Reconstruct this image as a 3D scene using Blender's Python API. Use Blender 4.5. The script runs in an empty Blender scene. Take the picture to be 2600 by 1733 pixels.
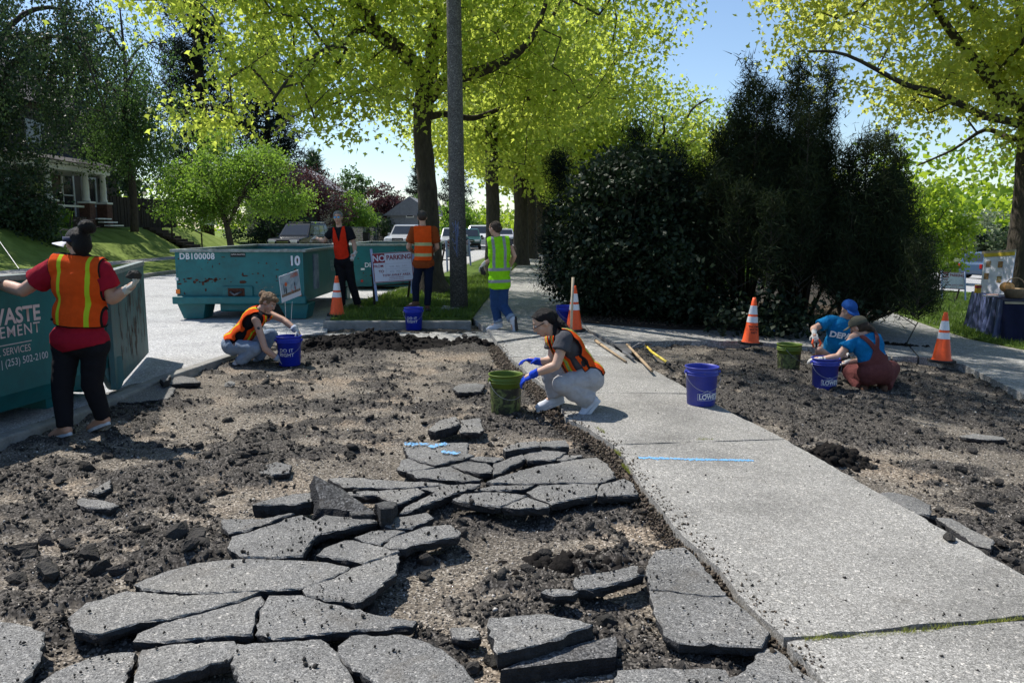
import bpy, bmesh, math, random
import numpy as np
from mathutils import Vector, Matrix

# ------------------------------------------------------------------ camera, world, sun
S = bpy.context.scene
COL = S.collection
F_PX = 2000.0                       # focal length in pixels of the 2600 px wide photograph
PITCH = math.radians(8.21)
CAM_H = 1.6
cam = bpy.data.cameras.new('camera')
cam.sensor_width = 36; cam.lens = 36 * F_PX / 2600; cam.clip_end = 2000; cam.clip_start = 0.05
camo = bpy.data.objects.new('camera', cam); COL.objects.link(camo)
camo.location = (0, 0, CAM_H); camo.rotation_euler = (math.radians(90) - PITCH, 0, 0)
S.camera = camo

SUN = Vector((-0.52, 0.40, 1.0)).normalized()       # towards the sun: ahead and to the left, high
W = bpy.data.worlds.new('World'); S.world = W; W.use_nodes = True
wn = W.node_tree.nodes; wl = W.node_tree.links
sky = wn.new('ShaderNodeTexSky'); sky.sky_type = 'NISHITA'; sky.sun_disc = False
sky.sun_elevation = math.asin(SUN.z); sky.sun_rotation = math.atan2(SUN.x, SUN.y)
sky.air_density = 1.0; sky.dust_density = 0.25; sky.ozone_density = 3.0
wn['Background'].inputs['Strength'].default_value = 0.115
wl.new(sky.outputs[0], wn['Background'].inputs['Color'])
sl = bpy.data.lights.new('sun', 'SUN'); sl.energy = 4.8; sl.angle = math.radians(0.55); sl.color = (1.0, 0.95, 0.87)
so = bpy.data.objects.new('sun', sl); COL.objects.link(so)
so.rotation_euler = SUN.to_track_quat('Z', 'Y').to_euler()
S.view_settings.view_transform = 'Standard'; S.view_settings.look = 'None'
S.view_settings.exposure = 0.48; S.view_settings.gamma = 1.0
S.render.engine = 'CYCLES'
S.cycles.use_denoising = True
S.cycles.max_bounces = 6; S.cycles.diffuse_bounces = 3; S.cycles.glossy_bounces = 2
S.cycles.transmission_bounces = 4; S.cycles.transparent_max_bounces = 8
S.cycles.caustics_reflective = False; S.cycles.caustics_refractive = False

# ------------------------------------------------------------------ surveying helpers
CP, SP = math.cos(PITCH), math.sin(PITCH)
SLOPE, X0 = 0.055, 0.8              # the site falls away to the right
def T(x):
    return -SLOPE * max(0.0, min(x, 60) - X0)
def TN(x):
    return -SLOPE * np.clip(np.minimum(x, 60) - X0, 0, None)
def ray(px, py):
    u = 866.5 - py
    return Vector(((px - 1300), F_PX * CP + u * SP, -F_PX * SP + u * CP))
def G(px, py, dz=0.0):
    """ground point (dz above the ground plane) surveyed from the photograph"""
    d = ray(px, py)
    t = (dz - CAM_H) / d.z
    if d.x * t > X0:
        t = (dz + SLOPE * X0 - CAM_H) / (d.z + SLOPE * d.x)
    return Vector((0, 0, CAM_H)) + d * t
def P(px, py, Y):
    d = ray(px, py)
    return Vector((0, 0, CAM_H)) + d * (Y / d.y)

# ------------------------------------------------------------------ noise (numpy)
_r = np.random.default_rng(5)
_tab = _r.random(65536)
def _h(ix, iy, iz):
    return _tab[((ix * 73856093) ^ (iy * 19349663) ^ (iz * 83492791)) & 65535]
def vnoise(p):
    p = np.asarray(p, float); i = np.floor(p).astype(np.int64); f = p - i; f = f * f * (3 - 2 * f)
    x, y, z = i[..., 0], i[..., 1], i[..., 2]; fx, fy, fz = f[..., 0], f[..., 1], f[..., 2]
    r = 0
    for a in (0, 1):
        for b in (0, 1):
            for c in (0, 1):
                r = r + _h(x + a, y + b, z + c) * (fx if a else 1 - fx) * (fy if b else 1 - fy) * (fz if c else 1 - fz)
    return r
def fbm(p, sc=1.0, o=4):
    p = np.asarray(p, float) * sc; r = 0; a = .5; s = 0
    for k in range(o):
        r = r + a * vnoise(p + 17.3 * k); s += a; a *= .5; p = p * 2.03
    return r / s
def xyz(x, y, z=0.0):
    x = np.asarray(x, float); return np.stack([x, np.asarray(y, float) + 0 * x, np.asarray(z, float) + 0 * x], -1)

# ------------------------------------------------------------------ objects
def origin(o):
    v = Vector((0, 0, 0))
    while o is not None:
        v += o.location; o = o.parent
    return v
def tag(o, label=None, cat=None, group=None, kind=None):
    if label: o['label'] = label
    if cat: o['category'] = cat
    if group: o['group'] = group
    if kind: o['kind'] = kind
    return o
def empty(name, loc, label=None, cat=None, group=None, kind=None):
    o = bpy.data.objects.new(name, None); COL.objects.link(o); o.location = loc
    o.empty_display_size = .1
    return tag(o, label, cat, group, kind)
def link(name, me, m=None, parent=None, world=True):
    o = bpy.data.objects.new(name, me); COL.objects.link(o)
    if m is not None:
        for k in (m if isinstance(m, (list, tuple)) else [m]): me.materials.append(k)
    if parent is not None:
        o.parent = parent
        if world:
            v = origin(parent)
            if v.length > 0: me.transform(Matrix.Translation(-v))
    return o
def nmesh(name, V, F, smooth=False, mi=None):
    """V (n,3); F (m,k) array of equal faces, or a list of faces"""
    me = bpy.data.meshes.new(name)
    if isinstance(F, np.ndarray):
        V = np.asarray(V, np.float32); k = F.shape[1]
        me.vertices.add(len(V)); me.vertices.foreach_set('co', V.ravel())
        me.loops.add(F.size); me.loops.foreach_set('vertex_index', F.astype(np.int32).ravel())
        me.polygons.add(len(F)); me.polygons.foreach_set('loop_start', np.arange(0, F.size, k, dtype=np.int32))
        if smooth: me.polygons.foreach_set('use_smooth', np.ones(len(F), bool))
        me.update(calc_edges=True)
    else:
        me.from_pydata([tuple(v) for v in V], [], [tuple(f) for f in F]); me.update()
        if smooth:
            for p in me.polygons: p.use_smooth = True
    if mi is not None:
        me.polygons.foreach_set('material_index', np.asarray(mi, np.int32))
    return me
class MB:
    """collects simple solids into one mesh"""
    def __init__(s): s.V = []; s.F = []; s.M = []; s.m = 0
    def add(s, V, F):
        b = len(s.V); s.V += [tuple(v) for v in V]
        for f in F: s.F.append(tuple(b + i for i in f)); s.M.append(s.m)
        return s
    def box(s, c, d, R=None):
        h = [x / 2 for x in d]
        V = [Vector((a * h[0], b * h[1], e * h[2])) for a in (-1, 1) for b in (-1, 1) for e in (-1, 1)]
        if R is not None: V = [R @ v for v in V]
        V = [v + Vector(c) for v in V]
        return s.add(V, [(0, 1, 3, 2), (4, 6, 7, 5), (0, 4, 5, 1), (2, 3, 7, 6), (0, 2, 6, 4), (1, 5, 7, 3)])
    def bar(s, a, b, w, t=None, up=(0, 0, 1)):
        a, b = Vector(a), Vector(b); d = (b - a); L = d.length; d.normalize()
        u = Vector(up)
        if abs(d.dot(u)) > .98: u = Vector((0, 1, 0))
        x = d.cross(u).normalized(); y = x.cross(d)
        R = Matrix((x, d, y)).transposed()
        return s.box((a + b) / 2, (w, L, t or w), R)
    def tube(s, pts, rs, n=8, cap=True):
        pts = [Vector(p) for p in pts]
        if not hasattr(rs, '__len__'): rs = [rs] * len(pts)
        base = len(s.V); ref = Vector((0.3, 0.2, 1)).normalized()
        for i, p in enumerate(pts):
            d = (pts[min(i + 1, len(pts) - 1)] - pts[max(i - 1, 0)]).normalized()
            if i == 0 and abs(d.dot(ref)) > .95: ref = Vector((1, 0.1, 0)).normalized()
            x = (ref - d * ref.dot(d)).normalized(); ref = x; y = d.cross(x)
            for k in range(n):
                a = 2 * math.pi * k / n
                s.V.append(tuple(p + (x * math.cos(a) + y * math.sin(a)) * rs[i]))
        for i in range(len(pts) - 1):
            for k in range(n):
                a = base + i * n + k; b = base + i * n + (k + 1) % n
                s.F.append((a, b, b + n, a + n)); s.M.append(s.m)
        if cap:
            s.F.append(tuple(base + k for k in range(n))[::-1]); s.M.append(s.m)
            e = base + (len(pts) - 1) * n
            s.F.append(tuple(e + k for k in range(n))); s.M.append(s.m)
        return s
    def lathe(s, c, prof, n=24, capb=True, capt=False):
        c = Vector(c); base = len(s.V)
        for r, z in prof:
            for k in range(n):
                a = 2 * math.pi * k / n; s.V.append((c.x + r * math.cos(a), c.y + r * math.sin(a), c.z + z))
        for i in range(len(prof) - 1):
            for k in range(n):
                a = base + i * n + k; b = base + i * n + (k + 1) % n
                s.F.append((a, b, b + n, a + n)); s.M.append(s.m)
        if capb: s.F.append(tuple(base + k for k in range(n))[::-1]); s.M.append(s.m)
        if capt:
            e = base + (len(prof) - 1) * n; s.F.append(tuple(e + k for k in range(n))); s.M.append(s.m)
        return s
    def prism(s, poly, z0, z1):
        """poly list of (x,y), extruded from z0 to z1"""
        n = len(poly)
        V = [(p[0], p[1], z0) for p in poly] + [(p[0], p[1], z1) for p in poly]
        F = [tuple(range(n))[::-1], tuple(range(n, 2 * n))] + [(i, (i + 1) % n, n + (i + 1) % n, n + i) for i in range(n)]
        return s.add(V, F)
    def mesh(s, name, smooth=False):
        me = nmesh(name, s.V, s.F)
        me.polygons.foreach_set('material_index', np.array(s.M, np.int32))
        if smooth:
            for p in me.polygons: p.use_smooth = len(p.vertices) <= 4
        return me
    def build(s, name, m, parent=None, smooth=False, bevel=0, world=True):
        o = link(name, s.mesh(name, smooth), m, parent, world)
        if bevel:
            b = o.modifiers.new('bevel', 'BEVEL'); b.width = bevel; b.segments = 2; b.limit_method = 'ANGLE'
        return o
def copy_tree(o, parent=None):
    c = o.copy(); COL.objects.link(c)
    if parent is not None: c.parent = parent
    for ch in list(o.children): copy_tree(ch, c)
    return c

# ------------------------------------------------------------------ materials
def rgb(r, g, b): return (r, g, b, 1)
def mat(name, col, rough=.8, var=.18, vs=6.0, bump=0.0, bs=60.0, spec=.3, metal=0.0, trans=0.0, col2=None, coat=0.0,
        stretch=None, dirt=0.0, dirtcol=(.06, .045, .03), island=0.0, transcol=None):
    m = bpy.data.materials.new(name); m.use_nodes = True
    N = m.node_tree.nodes; L = m.node_tree.links
    b = N['Principled BSDF']; out = N['Material Output']
    tc = N.new('ShaderNodeTexCoord'); mp = N.new('ShaderNodeMapping'); L.new(tc.outputs['Object'], mp.inputs[0])
    if stretch: mp.inputs['Scale'].default_value = stretch
    n1 = N.new('ShaderNodeTexNoise'); n1.inputs['Scale'].default_value = vs; n1.inputs['Detail'].default_value = 5
    n1.inputs['Roughness'].default_value = .65
    L.new(mp.outputs[0], n1.inputs['Vector'])
    r = N.new('ShaderNodeMapRange'); r.inputs[1].default_value = .3; r.inputs[2].default_value = .7
    L.new(n1.outputs[0], r.inputs[0])
    mx = N.new('ShaderNodeMix'); mx.data_type = 'RGBA'; L.new(r.outputs[0], mx.inputs[0])
    c1 = tuple(c * (1 - var) for c in col); c2 = tuple(min(1, c * (1 + var)) for c in col) if col2 is None else col2
    mx.inputs[6].default_value = rgb(*c1); mx.inputs[7].default_value = rgb(*c2)
    colout = mx.outputs[2]
    if island:
        g = N.new('ShaderNodeNewGeometry'); hs = N.new('ShaderNodeHueSaturation')
        r2 = N.new('ShaderNodeMapRange'); r2.inputs[3].default_value = 1 - island; r2.inputs[4].default_value = 1 + island
        L.new(g.outputs['Random Per Island'], r2.inputs[0]); L.new(r2.outputs[0], hs.inputs['Value'])
        r3 = N.new('ShaderNodeMapRange'); r3.inputs[3].default_value = .485; r3.inputs[4].default_value = .515
        w = N.new('ShaderNodeTexWhiteNoise'); w.noise_dimensions = '1D'; L.new(g.outputs['Random Per Island'], w.inputs['W'])
        L.new(w.outputs['Value'], r3.inputs[0]); L.new(r3.outputs[0], hs.inputs['Hue'])
        L.new(colout, hs.inputs['Color']); colout = hs.outputs[0]
    if dirt:
        n3 = N.new('ShaderNodeTexNoise'); n3.inputs['Scale'].default_value = vs * 1.7; n3.inputs['Detail'].default_value = 8
        n3.inputs['Roughness'].default_value = .75; L.new(mp.outputs[0], n3.inputs['Vector'])
        rr = N.new('ShaderNodeMapRange'); rr.inputs[1].default_value = .5; rr.inputs[2].default_value = .72; rr.inputs[4].default_value = dirt
        L.new(n3.outputs[0], rr.inputs[0])
        m2 = N.new('ShaderNodeMix'); m2.data_type = 'RGBA'; L.new(rr.outputs[0], m2.inputs[0]); L.new(colout, m2.inputs[6])
        m2.inputs[7].default_value = rgb(*dirtcol); colout = m2.outputs[2]
    L.new(colout, b.inputs['Base Color'])
    b.inputs['Roughness'].default_value = rough; b.inputs['Metallic'].default_value = metal
    b.inputs['Specular IOR Level'].default_value = spec; b.inputs['Coat Weight'].default_value = coat
    if bump:
        n2 = N.new('ShaderNodeTexNoise'); n2.inputs['Scale'].default_value = bs; n2.inputs['Detail'].default_value = 4
        L.new(mp.outputs[0], n2.inputs['Vector'])
        bp = N.new('ShaderNodeBump'); bp.inputs['Strength'].default_value = min(1, bump); bp.inputs['Distance'].default_value = .02
        L.new(n2.outputs[0], bp.inputs['Height']); L.new(bp.outputs[0], b.inputs['Normal'])
    if trans:
        t = N.new('ShaderNodeBsdfTranslucent'); ms = N.new('ShaderNodeMixShader'); ms.inputs[0].default_value = trans
        if transcol:
            mm = N.new('ShaderNodeMix'); mm.data_type = 'RGBA'; mm.inputs[0].default_value = .7
            L.new(colout, mm.inputs[6]); mm.inputs[7].default_value = rgb(*transcol); L.new(mm.outputs[2], t.inputs['Color'])
        else: L.new(colout, t.inputs['Color'])
        L.new(b.outputs[0], ms.inputs[1]); L.new(t.outputs[0], ms.inputs[2]); L.new(ms.outputs[0], out.inputs[0])
    return m
def ramp(N, stops):
    r = N.new('ShaderNodeValToRGB'); e = r.color_ramp.elements
    while len(e) < len(stops): e.new(.5)
    for i, (p, c) in enumerate(stops): e[i].position = p; e[i].color = rgb(*c)
    return r
def aggregate(name, base, light, dark, sc=130.0, bump=.5, big=.15, tint=None, soil=.45):
    """stone chips set in a matrix: asphalt and exposed-aggregate concrete"""
    m = bpy.data.materials.new(name); m.use_nodes = True
    N = m.node_tree.nodes; L = m.node_tree.links; b = N['Principled BSDF']
    g = N.new('ShaderNodeNewGeometry')
    v = N.new('ShaderNodeTexVoronoi'); v.inputs['Scale'].default_value = sc; L.new(g.outputs['Position'], v.inputs['Vector'])
    sep = N.new('ShaderNodeSeparateColor'); L.new(v.outputs['Color'], sep.inputs[0])
    mid = tuple((a + c) / 2 for a, c in zip(base, light))
    r = ramp(N, [(0.0, dark), (.3, base), (.62, mid), (.9, light), (1.0, tuple(min(1, c * 1.7) for c in light))])
    L.new(sep.outputs[0], r.inputs[0])
    v2 = N.new('ShaderNodeTexVoronoi'); v2.inputs['Scale'].default_value = sc * .38; L.new(g.outputs['Position'], v2.inputs['Vector'])
    s2 = N.new('ShaderNodeSeparateColor'); L.new(v2.outputs['Color'], s2.inputs[0])
    r2 = ramp(N, [(0.0, (.7, .7, .7)), (.75, (1, 1, 1)), (.95, (1.1, 1.1, 1.1)), (1.0, (1.7, 1.65, 1.6))]); L.new(s2.outputs[0], r2.inputs[0])
    mu = N.new('ShaderNodeMix'); mu.data_type = 'RGBA'; mu.blend_type = 'MULTIPLY'; mu.inputs[0].default_value = 1
    L.new(r.outputs[0], mu.inputs[6]); L.new(r2.outputs[0], mu.inputs[7])
    n = N.new('ShaderNodeTexNoise'); n.inputs['Scale'].default_value = 1.1; n.inputs['Detail'].default_value = 7; n.inputs['Roughness'].default_value = .6
    L.new(g.outputs['Position'], n.inputs['Vector'])
    r3 = ramp(N, [(.3, (1 - big * 1.6,) * 3), (.5, (1, 1, 1)), (.75, tint or (1 + big, 1 + big, 1 + big))]); L.new(n.outputs[0], r3.inputs[0])
    mu2 = N.new('ShaderNodeMix'); mu2.data_type = 'RGBA'; mu2.blend_type = 'MULTIPLY'; mu2.inputs[0].default_value = 1
    L.new(mu.outputs[2], mu2.inputs[6]); L.new(r3.outputs[0], mu2.inputs[7])
    nd = N.new('ShaderNodeTexNoise'); nd.inputs['Scale'].default_value = 3.7; nd.inputs['Detail'].default_value = 9; nd.inputs['Roughness'].default_value = .72; nd.inputs['Distortion'].default_value = .4
    L.new(g.outputs['Position'], nd.inputs['Vector']); rd = N.new('ShaderNodeMapRange'); rd.inputs[1].default_value = .54; rd.inputs[2].default_value = .72; rd.inputs[4].default_value = soil; L.new(nd.outputs[0], rd.inputs[0])
    md = N.new('ShaderNodeMix'); md.data_type = 'RGBA'; L.new(rd.outputs[0], md.inputs[0]); L.new(mu2.outputs[2], md.inputs[6]); md.inputs[7].default_value = rgb(.105, .09, .072)
    L.new(md.outputs[2], b.inputs['Base Color']); b.inputs['Roughness'].default_value = .85; b.inputs['Specular IOR Level'].default_value = .3
    bp = N.new('ShaderNodeBump'); bp.inputs['Strength'].default_value = bump; bp.inputs['Distance'].default_value = .012
    L.new(sep.outputs[1], bp.inputs['Height'])
    L.new(bp.outputs[0], b.inputs['Normal'])
    return m

M = {}
M['concrete'] = aggregate('exposed_aggregate_concrete', (.235, .228, .212), (.375, .362, .338), (.10, .097, .088), 230, .45, .20, None, .32)
M['asphalt_top'] = aggregate('old_asphalt', (.165, .163, .158), (.27, .265, .255), (.05, .05, .052), 240, .8, .24, (1.28, 1.24, 1.16), .55)
M['street'] = aggregate('street_asphalt', (.34, .34, .345), (.46, .46, .46), (.2, .2, .2), 130, .25, .13, None, .2)
M['asphalt_side'] = mat('broken_asphalt_edge', (.028, .028, .03), .9, .4, 30, 1.0, 90)
M['walk'] = aggregate('worn_pavement_concrete', (.25, .245, .235), (.34, .335, .32), (.13, .13, .12), 80, .25, .14)
M['kerb'] = mat('kerb_concrete', (.24, .235, .22), .9, .25, 5, .5, 50, dirt=.5, dirtcol=(.08, .075, .06))
M['orange'] = mat('orange_plastic', (.85, .10, .02), .5, .1, 20, dirt=.25, dirtcol=(.25, .06, .03))
M['band'] = mat('reflective_band', (.72, .72, .74), .4, .06, 20, dirt=.3, dirtcol=(.35, .34, .33))
M['rubber'] = mat('black_rubber', (.02, .02, .02), .75, .2, 20, .3)
M['black'] = mat('black_print', (.015, .015, .018), .7)
M['white'] = mat('white_paint', (.72, .73, .75), .6, .05)
M['pole'] = aggregate('pole_concrete', (.10, .095, .09), (.16, .155, .15), (.05, .05, .05), 90, .4, .15)
M['wood'] = mat('worn_wood', (.33, .24, .15), .8, .3, 10, .3, 60, stretch=(1, 1, .15))
M['palewood'] = mat('pale_wood', (.40, .33, .24), .8, .2, 10)
M['steel'] = mat('dull_steel', (.18, .18, .19), .45, .25, 12, metal=.7)
M['galv'] = mat('galvanised_wire', (.45, .46, .48), .5, .1, 12, metal=.5)
M['teal'] = mat('teal_steel', (.004, .125, .135), .45, .2, 2.2, .35, 3, spec=.45, dirt=.5, dirtcol=(.012, .05, .052))
M['tealdark'] = mat('grey_teal_panel', (.05, .125, .13), .6, .25, 3, .2, 5, dirt=.8, dirtcol=(.09, .05, .03), stretch=(1, 1, .3))  # greyer, rust-stained teal of the tailgate and hinge foot
M['rim'] = mat('worn_rim_steel', (.22, .25, .24), .5, .4, 14, .2, 40, dirt=.8, dirtcol=(.07, .12, .11))
M['rust'] = mat('rust', (.07, .028, .018), .95, .4, 30, .5)
M['inside'] = mat('rusty_inside', (.11, .085, .07), .9, .3, 6, .3)
M['lettering'] = mat('stencil_lettering', (.62, .64, .70), .7, .12, 30)
M['pinkletter'] = mat('faded_lettering', (.62, .55, .56), .7, .12, 30)
M['orangelight'] = mat('amber_reflector', (.85, .2, .03), .4)
M['bark'] = mat('maple_bark', (.055, .045, .036), .95, .4, 14, 1.0, 26, stretch=(1, 1, .3))
M['twig'] = mat('twig_bark', (.05, .042, .034), .95, .3, 10)
def leafmat(name, c, tc, trans=.5, isl=.3, rough=.5, spec=.35):
    return mat(name, c, rough, .25, .8, spec=spec, trans=trans, island=isl, transcol=tc)
M['maple'] = leafmat('maple_leaf', (.22, .30, .05), (.80, .90, .13), .62, .45)
M['maple2'] = leafmat('deeper_maple_leaf', (.15, .24, .03), (.50, .66, .04), .55, .35)
M['gold'] = leafmat('golden_maple_leaf', (.28, .33, .07), (.88, .92, .18), .62, .42, .4, .45)
M['cherry'] = leafmat('small_round_tree_leaf', (.10, .18, .03), (.34, .55, .06), .5, .4)
M['birch'] = leafmat('birch_leaf', (.05, .095, .03), (.14, .26, .05), .42, .35)
M['darkleaf'] = leafmat('dark_tree_leaf', (.028, .05, .022), (.07, .13, .04), .35, .35)
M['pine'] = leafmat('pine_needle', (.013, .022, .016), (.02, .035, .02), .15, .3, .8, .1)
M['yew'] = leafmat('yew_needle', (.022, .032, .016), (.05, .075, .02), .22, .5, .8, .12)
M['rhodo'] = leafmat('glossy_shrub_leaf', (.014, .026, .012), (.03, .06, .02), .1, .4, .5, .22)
M['maroon'] = leafmat('maroon_leaf', (.06, .025, .03), (.14, .05, .05), .3, .35)
M['bright'] = leafmat('bright_shrub_leaf', (.11, .21, .03), (.3, .5, .05), .45, .3)
M['pale'] = leafmat('pale_flowering_leaf', (.20, .26, .14), (.4, .45, .3), .35, .5, .5)
M['grass'] = leafmat('grass_blade', (.08, .135, .025), (.18, .28, .04), .4, .4)
M['turf'] = mat('turf', (.06, .11, .02), .95, .4, 5, .8, 30, col2=(.12, .18, .035), spec=.1, dirt=.4, dirtcol=(.10, .10, .035))
M['bankturf'] = mat('bank_turf', (.13, .20, .03), .95, .3, 1.2, .8, 8, col2=(.22, .28, .07), spec=.1, dirt=.5, dirtcol=(.05, .07, .02))
M['mulch'] = mat('bark_mulch', (.035, .027, .02), .95, .4, 25, 1.0, 40, dirt=.7, dirtcol=(.10, .08, .055))
M['clod'] = mat('asphalt_crumb', (.034, .031, .028), .9, .35, 25, .8, 70, island=.4)
M['soil'] = mat('dark_soil', (.012, .0105, .0095), .95, .35, 25, .6, 50, island=.3, spec=.12)

def pebble_mat():
    m = bpy.data.materials.new('gravel_stones'); m.use_nodes = True
    N = m.node_tree.nodes; L = m.node_tree.links; b = N['Principled BSDF']
    g = N.new('ShaderNodeNewGeometry')
    r = ramp(N, [(0, (.06, .055, .05)), (.35, (.13, .115, .095)), (.65, (.21, .18, .145)), (.88, (.32, .28, .24)), (1, (.55, .52, .47))])
    L.new(g.outputs['Random Per Island'], r.inputs[0]); L.new(r.outputs[0], b.inputs['Base Color']); b.inputs['Roughness'].default_value = .8
    return m
M['pebble'] = pebble_mat()
def dirt_mat():
    m = bpy.data.materials.new('excavated_gravel'); m.use_nodes = True
    N = m.node_tree.nodes; L = m.node_tree.links; b = N['Principled BSDF']
    g = N.new('ShaderNodeNewGeometry'); at = N.new('ShaderNodeAttribute'); at.attribute_name = 'crumb'
    v = N.new('ShaderNodeTexVoronoi'); v.inputs['Scale'].default_value = 105; L.new(g.outputs['Position'], v.inputs['Vector'])
    sc = N.new('ShaderNodeSeparateColor'); L.new(v.outputs['Color'], sc.inputs[0])
    r = ramp(N, [(0, (.05, .045, .04)), (.3, (.125, .11, .093)), (.6, (.20, .175, .145)), (.85, (.29, .26, .22)), (1, (.50, .47, .43))])
    L.new(sc.outputs[0], r.inputs[0])
    n = N.new('ShaderNodeTexNoise'); n.inputs['Scale'].default_value = 1.3; n.inputs['Detail'].default_value = 6; L.new(g.outputs['Position'], n.inputs['Vector'])
    rr = ramp(N, [(.33, (.55, .54, .53)), (.5, (.88, .86, .83)), (.72, (1.2, 1.06, .92))]); L.new(n.outputs[0], rr.inputs[0])
    mu = N.new('ShaderNodeMix'); mu.data_type = 'RGBA'; mu.blend_type = 'MULTIPLY'; mu.inputs[0].default_value = 1
    L.new(r.outputs[0], mu.inputs[6]); L.new(rr.outputs[0], mu.inputs[7])
    r2 = ramp(N, [(0, (.014, .013, .012)), (.6, (.055, .049, .043)), (1, (.16, .145, .13))]); L.new(sc.outputs[1], r2.inputs[0])
    n2 = N.new('ShaderNodeTexNoise'); n2.inputs['Scale'].default_value = 22; n2.inputs['Detail'].default_value = 6; L.new(g.outputs['Position'], n2.inputs['Vector'])
    ad = N.new('ShaderNodeMath'); ad.operation = 'MULTIPLY_ADD'; L.new(n2.outputs[0], ad.inputs[0]); ad.inputs[1].default_value = 1.1; L.new(at.outputs['Fac'], ad.inputs[2])
    mr = N.new('ShaderNodeMapRange'); mr.inputs[1].default_value = .90; mr.inputs[2].default_value = 1.22; L.new(ad.outputs[0], mr.inputs[0])
    mx = N.new('ShaderNodeMix'); mx.data_type = 'RGBA'; L.new(mr.outputs[0], mx.inputs[0]); L.new(mu.outputs[2], mx.inputs[6]); L.new(r2.outputs[0], mx.inputs[7])
    L.new(mx.outputs[2], b.inputs['Base Color']); b.inputs['Roughness'].default_value = .92; b.inputs['Specular IOR Level'].default_value = .2
    bp = N.new('ShaderNodeBump'); bp.inputs['Strength'].default_value = .9; bp.inputs['Distance'].default_value = .015
    L.new(sc.outputs[2], bp.inputs['Height']); L.new(bp.outputs[0], b.inputs['Normal'])
    return m
M['dirt'] = dirt_mat()

# ------------------------------------------------------------------ text
def text_mesh(s, size=.1, bold=0.0, align='CENTER', sx=1.0, space=1.0):
    c = bpy.data.curves.new('t', 'FONT'); c.body = s; c.size = size; c.align_x = align; c.align_y = 'CENTER'; c.offset = bold
    c.resolution_u = 3; c.space_character = space; c.fill_mode = 'FRONT'
    o = bpy.data.objects.new('t', c); COL.objects.link(o)
    dg = bpy.context.evaluated_depsgraph_get(); dg.update()
    me = bpy.data.meshes.new_from_object(o.evaluated_get(dg))
    bpy.data.objects.remove(o); bpy.data.curves.remove(c)
    if sx != 1: me.transform(Matrix.Diagonal((sx, 1, 1, 1)))
    return me
def text(name, s, size, loc, xdir, updir, m, parent=None, world=True, **k):
    me = text_mesh(s, size, **k)
    x = Vector(xdir).normalized(); z = x.cross(Vector(updir)).normalized(); y = z.cross(x)
    R = Matrix((x, y, z)).transposed().to_4x4(); me.transform(Matrix.Translation(Vector(loc)) @ R); me.materials.clear()
    return link(name, me, m, parent, world)
def bent_text(name, s, size, z, radius, ang, m, parent, **k):
    """lettering wrapped round a vertical cylinder at the parent's own origin"""
    me = text_mesh(s, size, **k); me.materials.clear()
    for v in me.vertices:
        r = radius(z + v.co.y) if callable(radius) else radius
        a = ang + v.co.x / r; v.co = Vector((r * math.cos(a), r * math.sin(a), z + v.co.y))
    return link(name, me, m, parent, False)

# ================================================================== THE GROUND
def sheet(name, pts, m, dz=0.0, thick=.12, parent=None, kind='structure', rough=0.0, world_pts=False, sidemat=None):
    """flat paving following the slope of the site, with real edges"""
    if not world_pts: pts = [G(p[0], p[1], dz) for p in pts]
    pts = [Vector((p[0], p[1], 0)) for p in pts]
    if rough:
        q = []
        for i, p in enumerate(pts):
            n = pts[(i + 1) % len(pts)]; L = (n - p).length; k = max(1, min(60, int(L / .05)))
            d = (n - p).normalized(); s = Vector((-d.y, d.x, 0))
            for j in range(k):
                a = p.lerp(n, j / k)
                q.append(a + s * (0 if j == 0 else (float(fbm([[a.x, a.y, 3.1]], 9)[0]) - .5) * rough * 2))
        pts = q
    bm = bmesh.new(); vs = [bm.verts.new(p) for p in pts]; f = bm.faces.new(vs); bm.normal_update()
    if f.normal.z < 0: bmesh.ops.reverse_faces(bm, faces=[f])
    for xc in (X0, 60):
        bmesh.ops.bisect_plane(bm, geom=bm.verts[:] + bm.edges[:] + bm.faces[:], plane_co=(xc, 0, 0), plane_no=(1, 0, 0))
    top = bm.faces[:]
    for v in bm.verts: v.co.z = dz + T(v.co.x)
    r = bmesh.ops.extrude_face_region(bm, geom=top, use_keep_orig=True)
    nf = [g for g in r['geom'] if isinstance(g, bmesh.types.BMFace)]; nv = [g for g in r['geom'] if isinstance(g, bmesh.types.BMVert)]
    # original faces become the bottom
    for f in top:
        for v in f.verts: v.co.z = dz + T(v.co.x) - thick
    bmesh.ops.reverse_faces(bm, faces=top)
    bmesh.ops.recalc_face_normals(bm, faces=bm.faces[:])
    bmesh.ops.triangulate(bm, faces=bm.faces[:])
    me = bpy.data.meshes.new(name); bm.to_mesh(me); bm.free()
    o = link(name, me, m, parent)
    if parent is None and kind: o['kind'] = kind
    if sidemat:
        me.materials.append(sidemat); nm = np.zeros(len(me.polygons) * 3, np.float32); me.polygons.foreach_get('normal', nm)
        me.polygons.foreach_set('material_index', (np.abs(nm.reshape(-1, 3)[:, 2]) < .5).astype(np.int32))
    return o

# base terrain out to the horizon
gx = np.array([-900, -300, -120, -60, -30, -13.2, -8, 0, X0, 8, 20, 40, 60, 120, 300, 900.]); gy = np.array([-60, -10, 0, 5, 10, 20, 40, 80, 160, 400, 1200.])
XX, YY = np.meshgrid(gx, gy); ZZ = TN(XX) - .32
V = np.stack([XX, YY, ZZ], -1).reshape(-1, 3); nx = len(gx)
F = np.array([(j * nx + i, j * nx + i + 1, (j + 1) * nx + i + 1, (j + 1) * nx + i) for j in range(len(gy) - 1) for i in range(nx - 1)])
tag(link('ground', nmesh('ground', V, F), mat('distant_ground', (.06, .09, .03), .95, .3, .2)), kind='structure')

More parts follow.
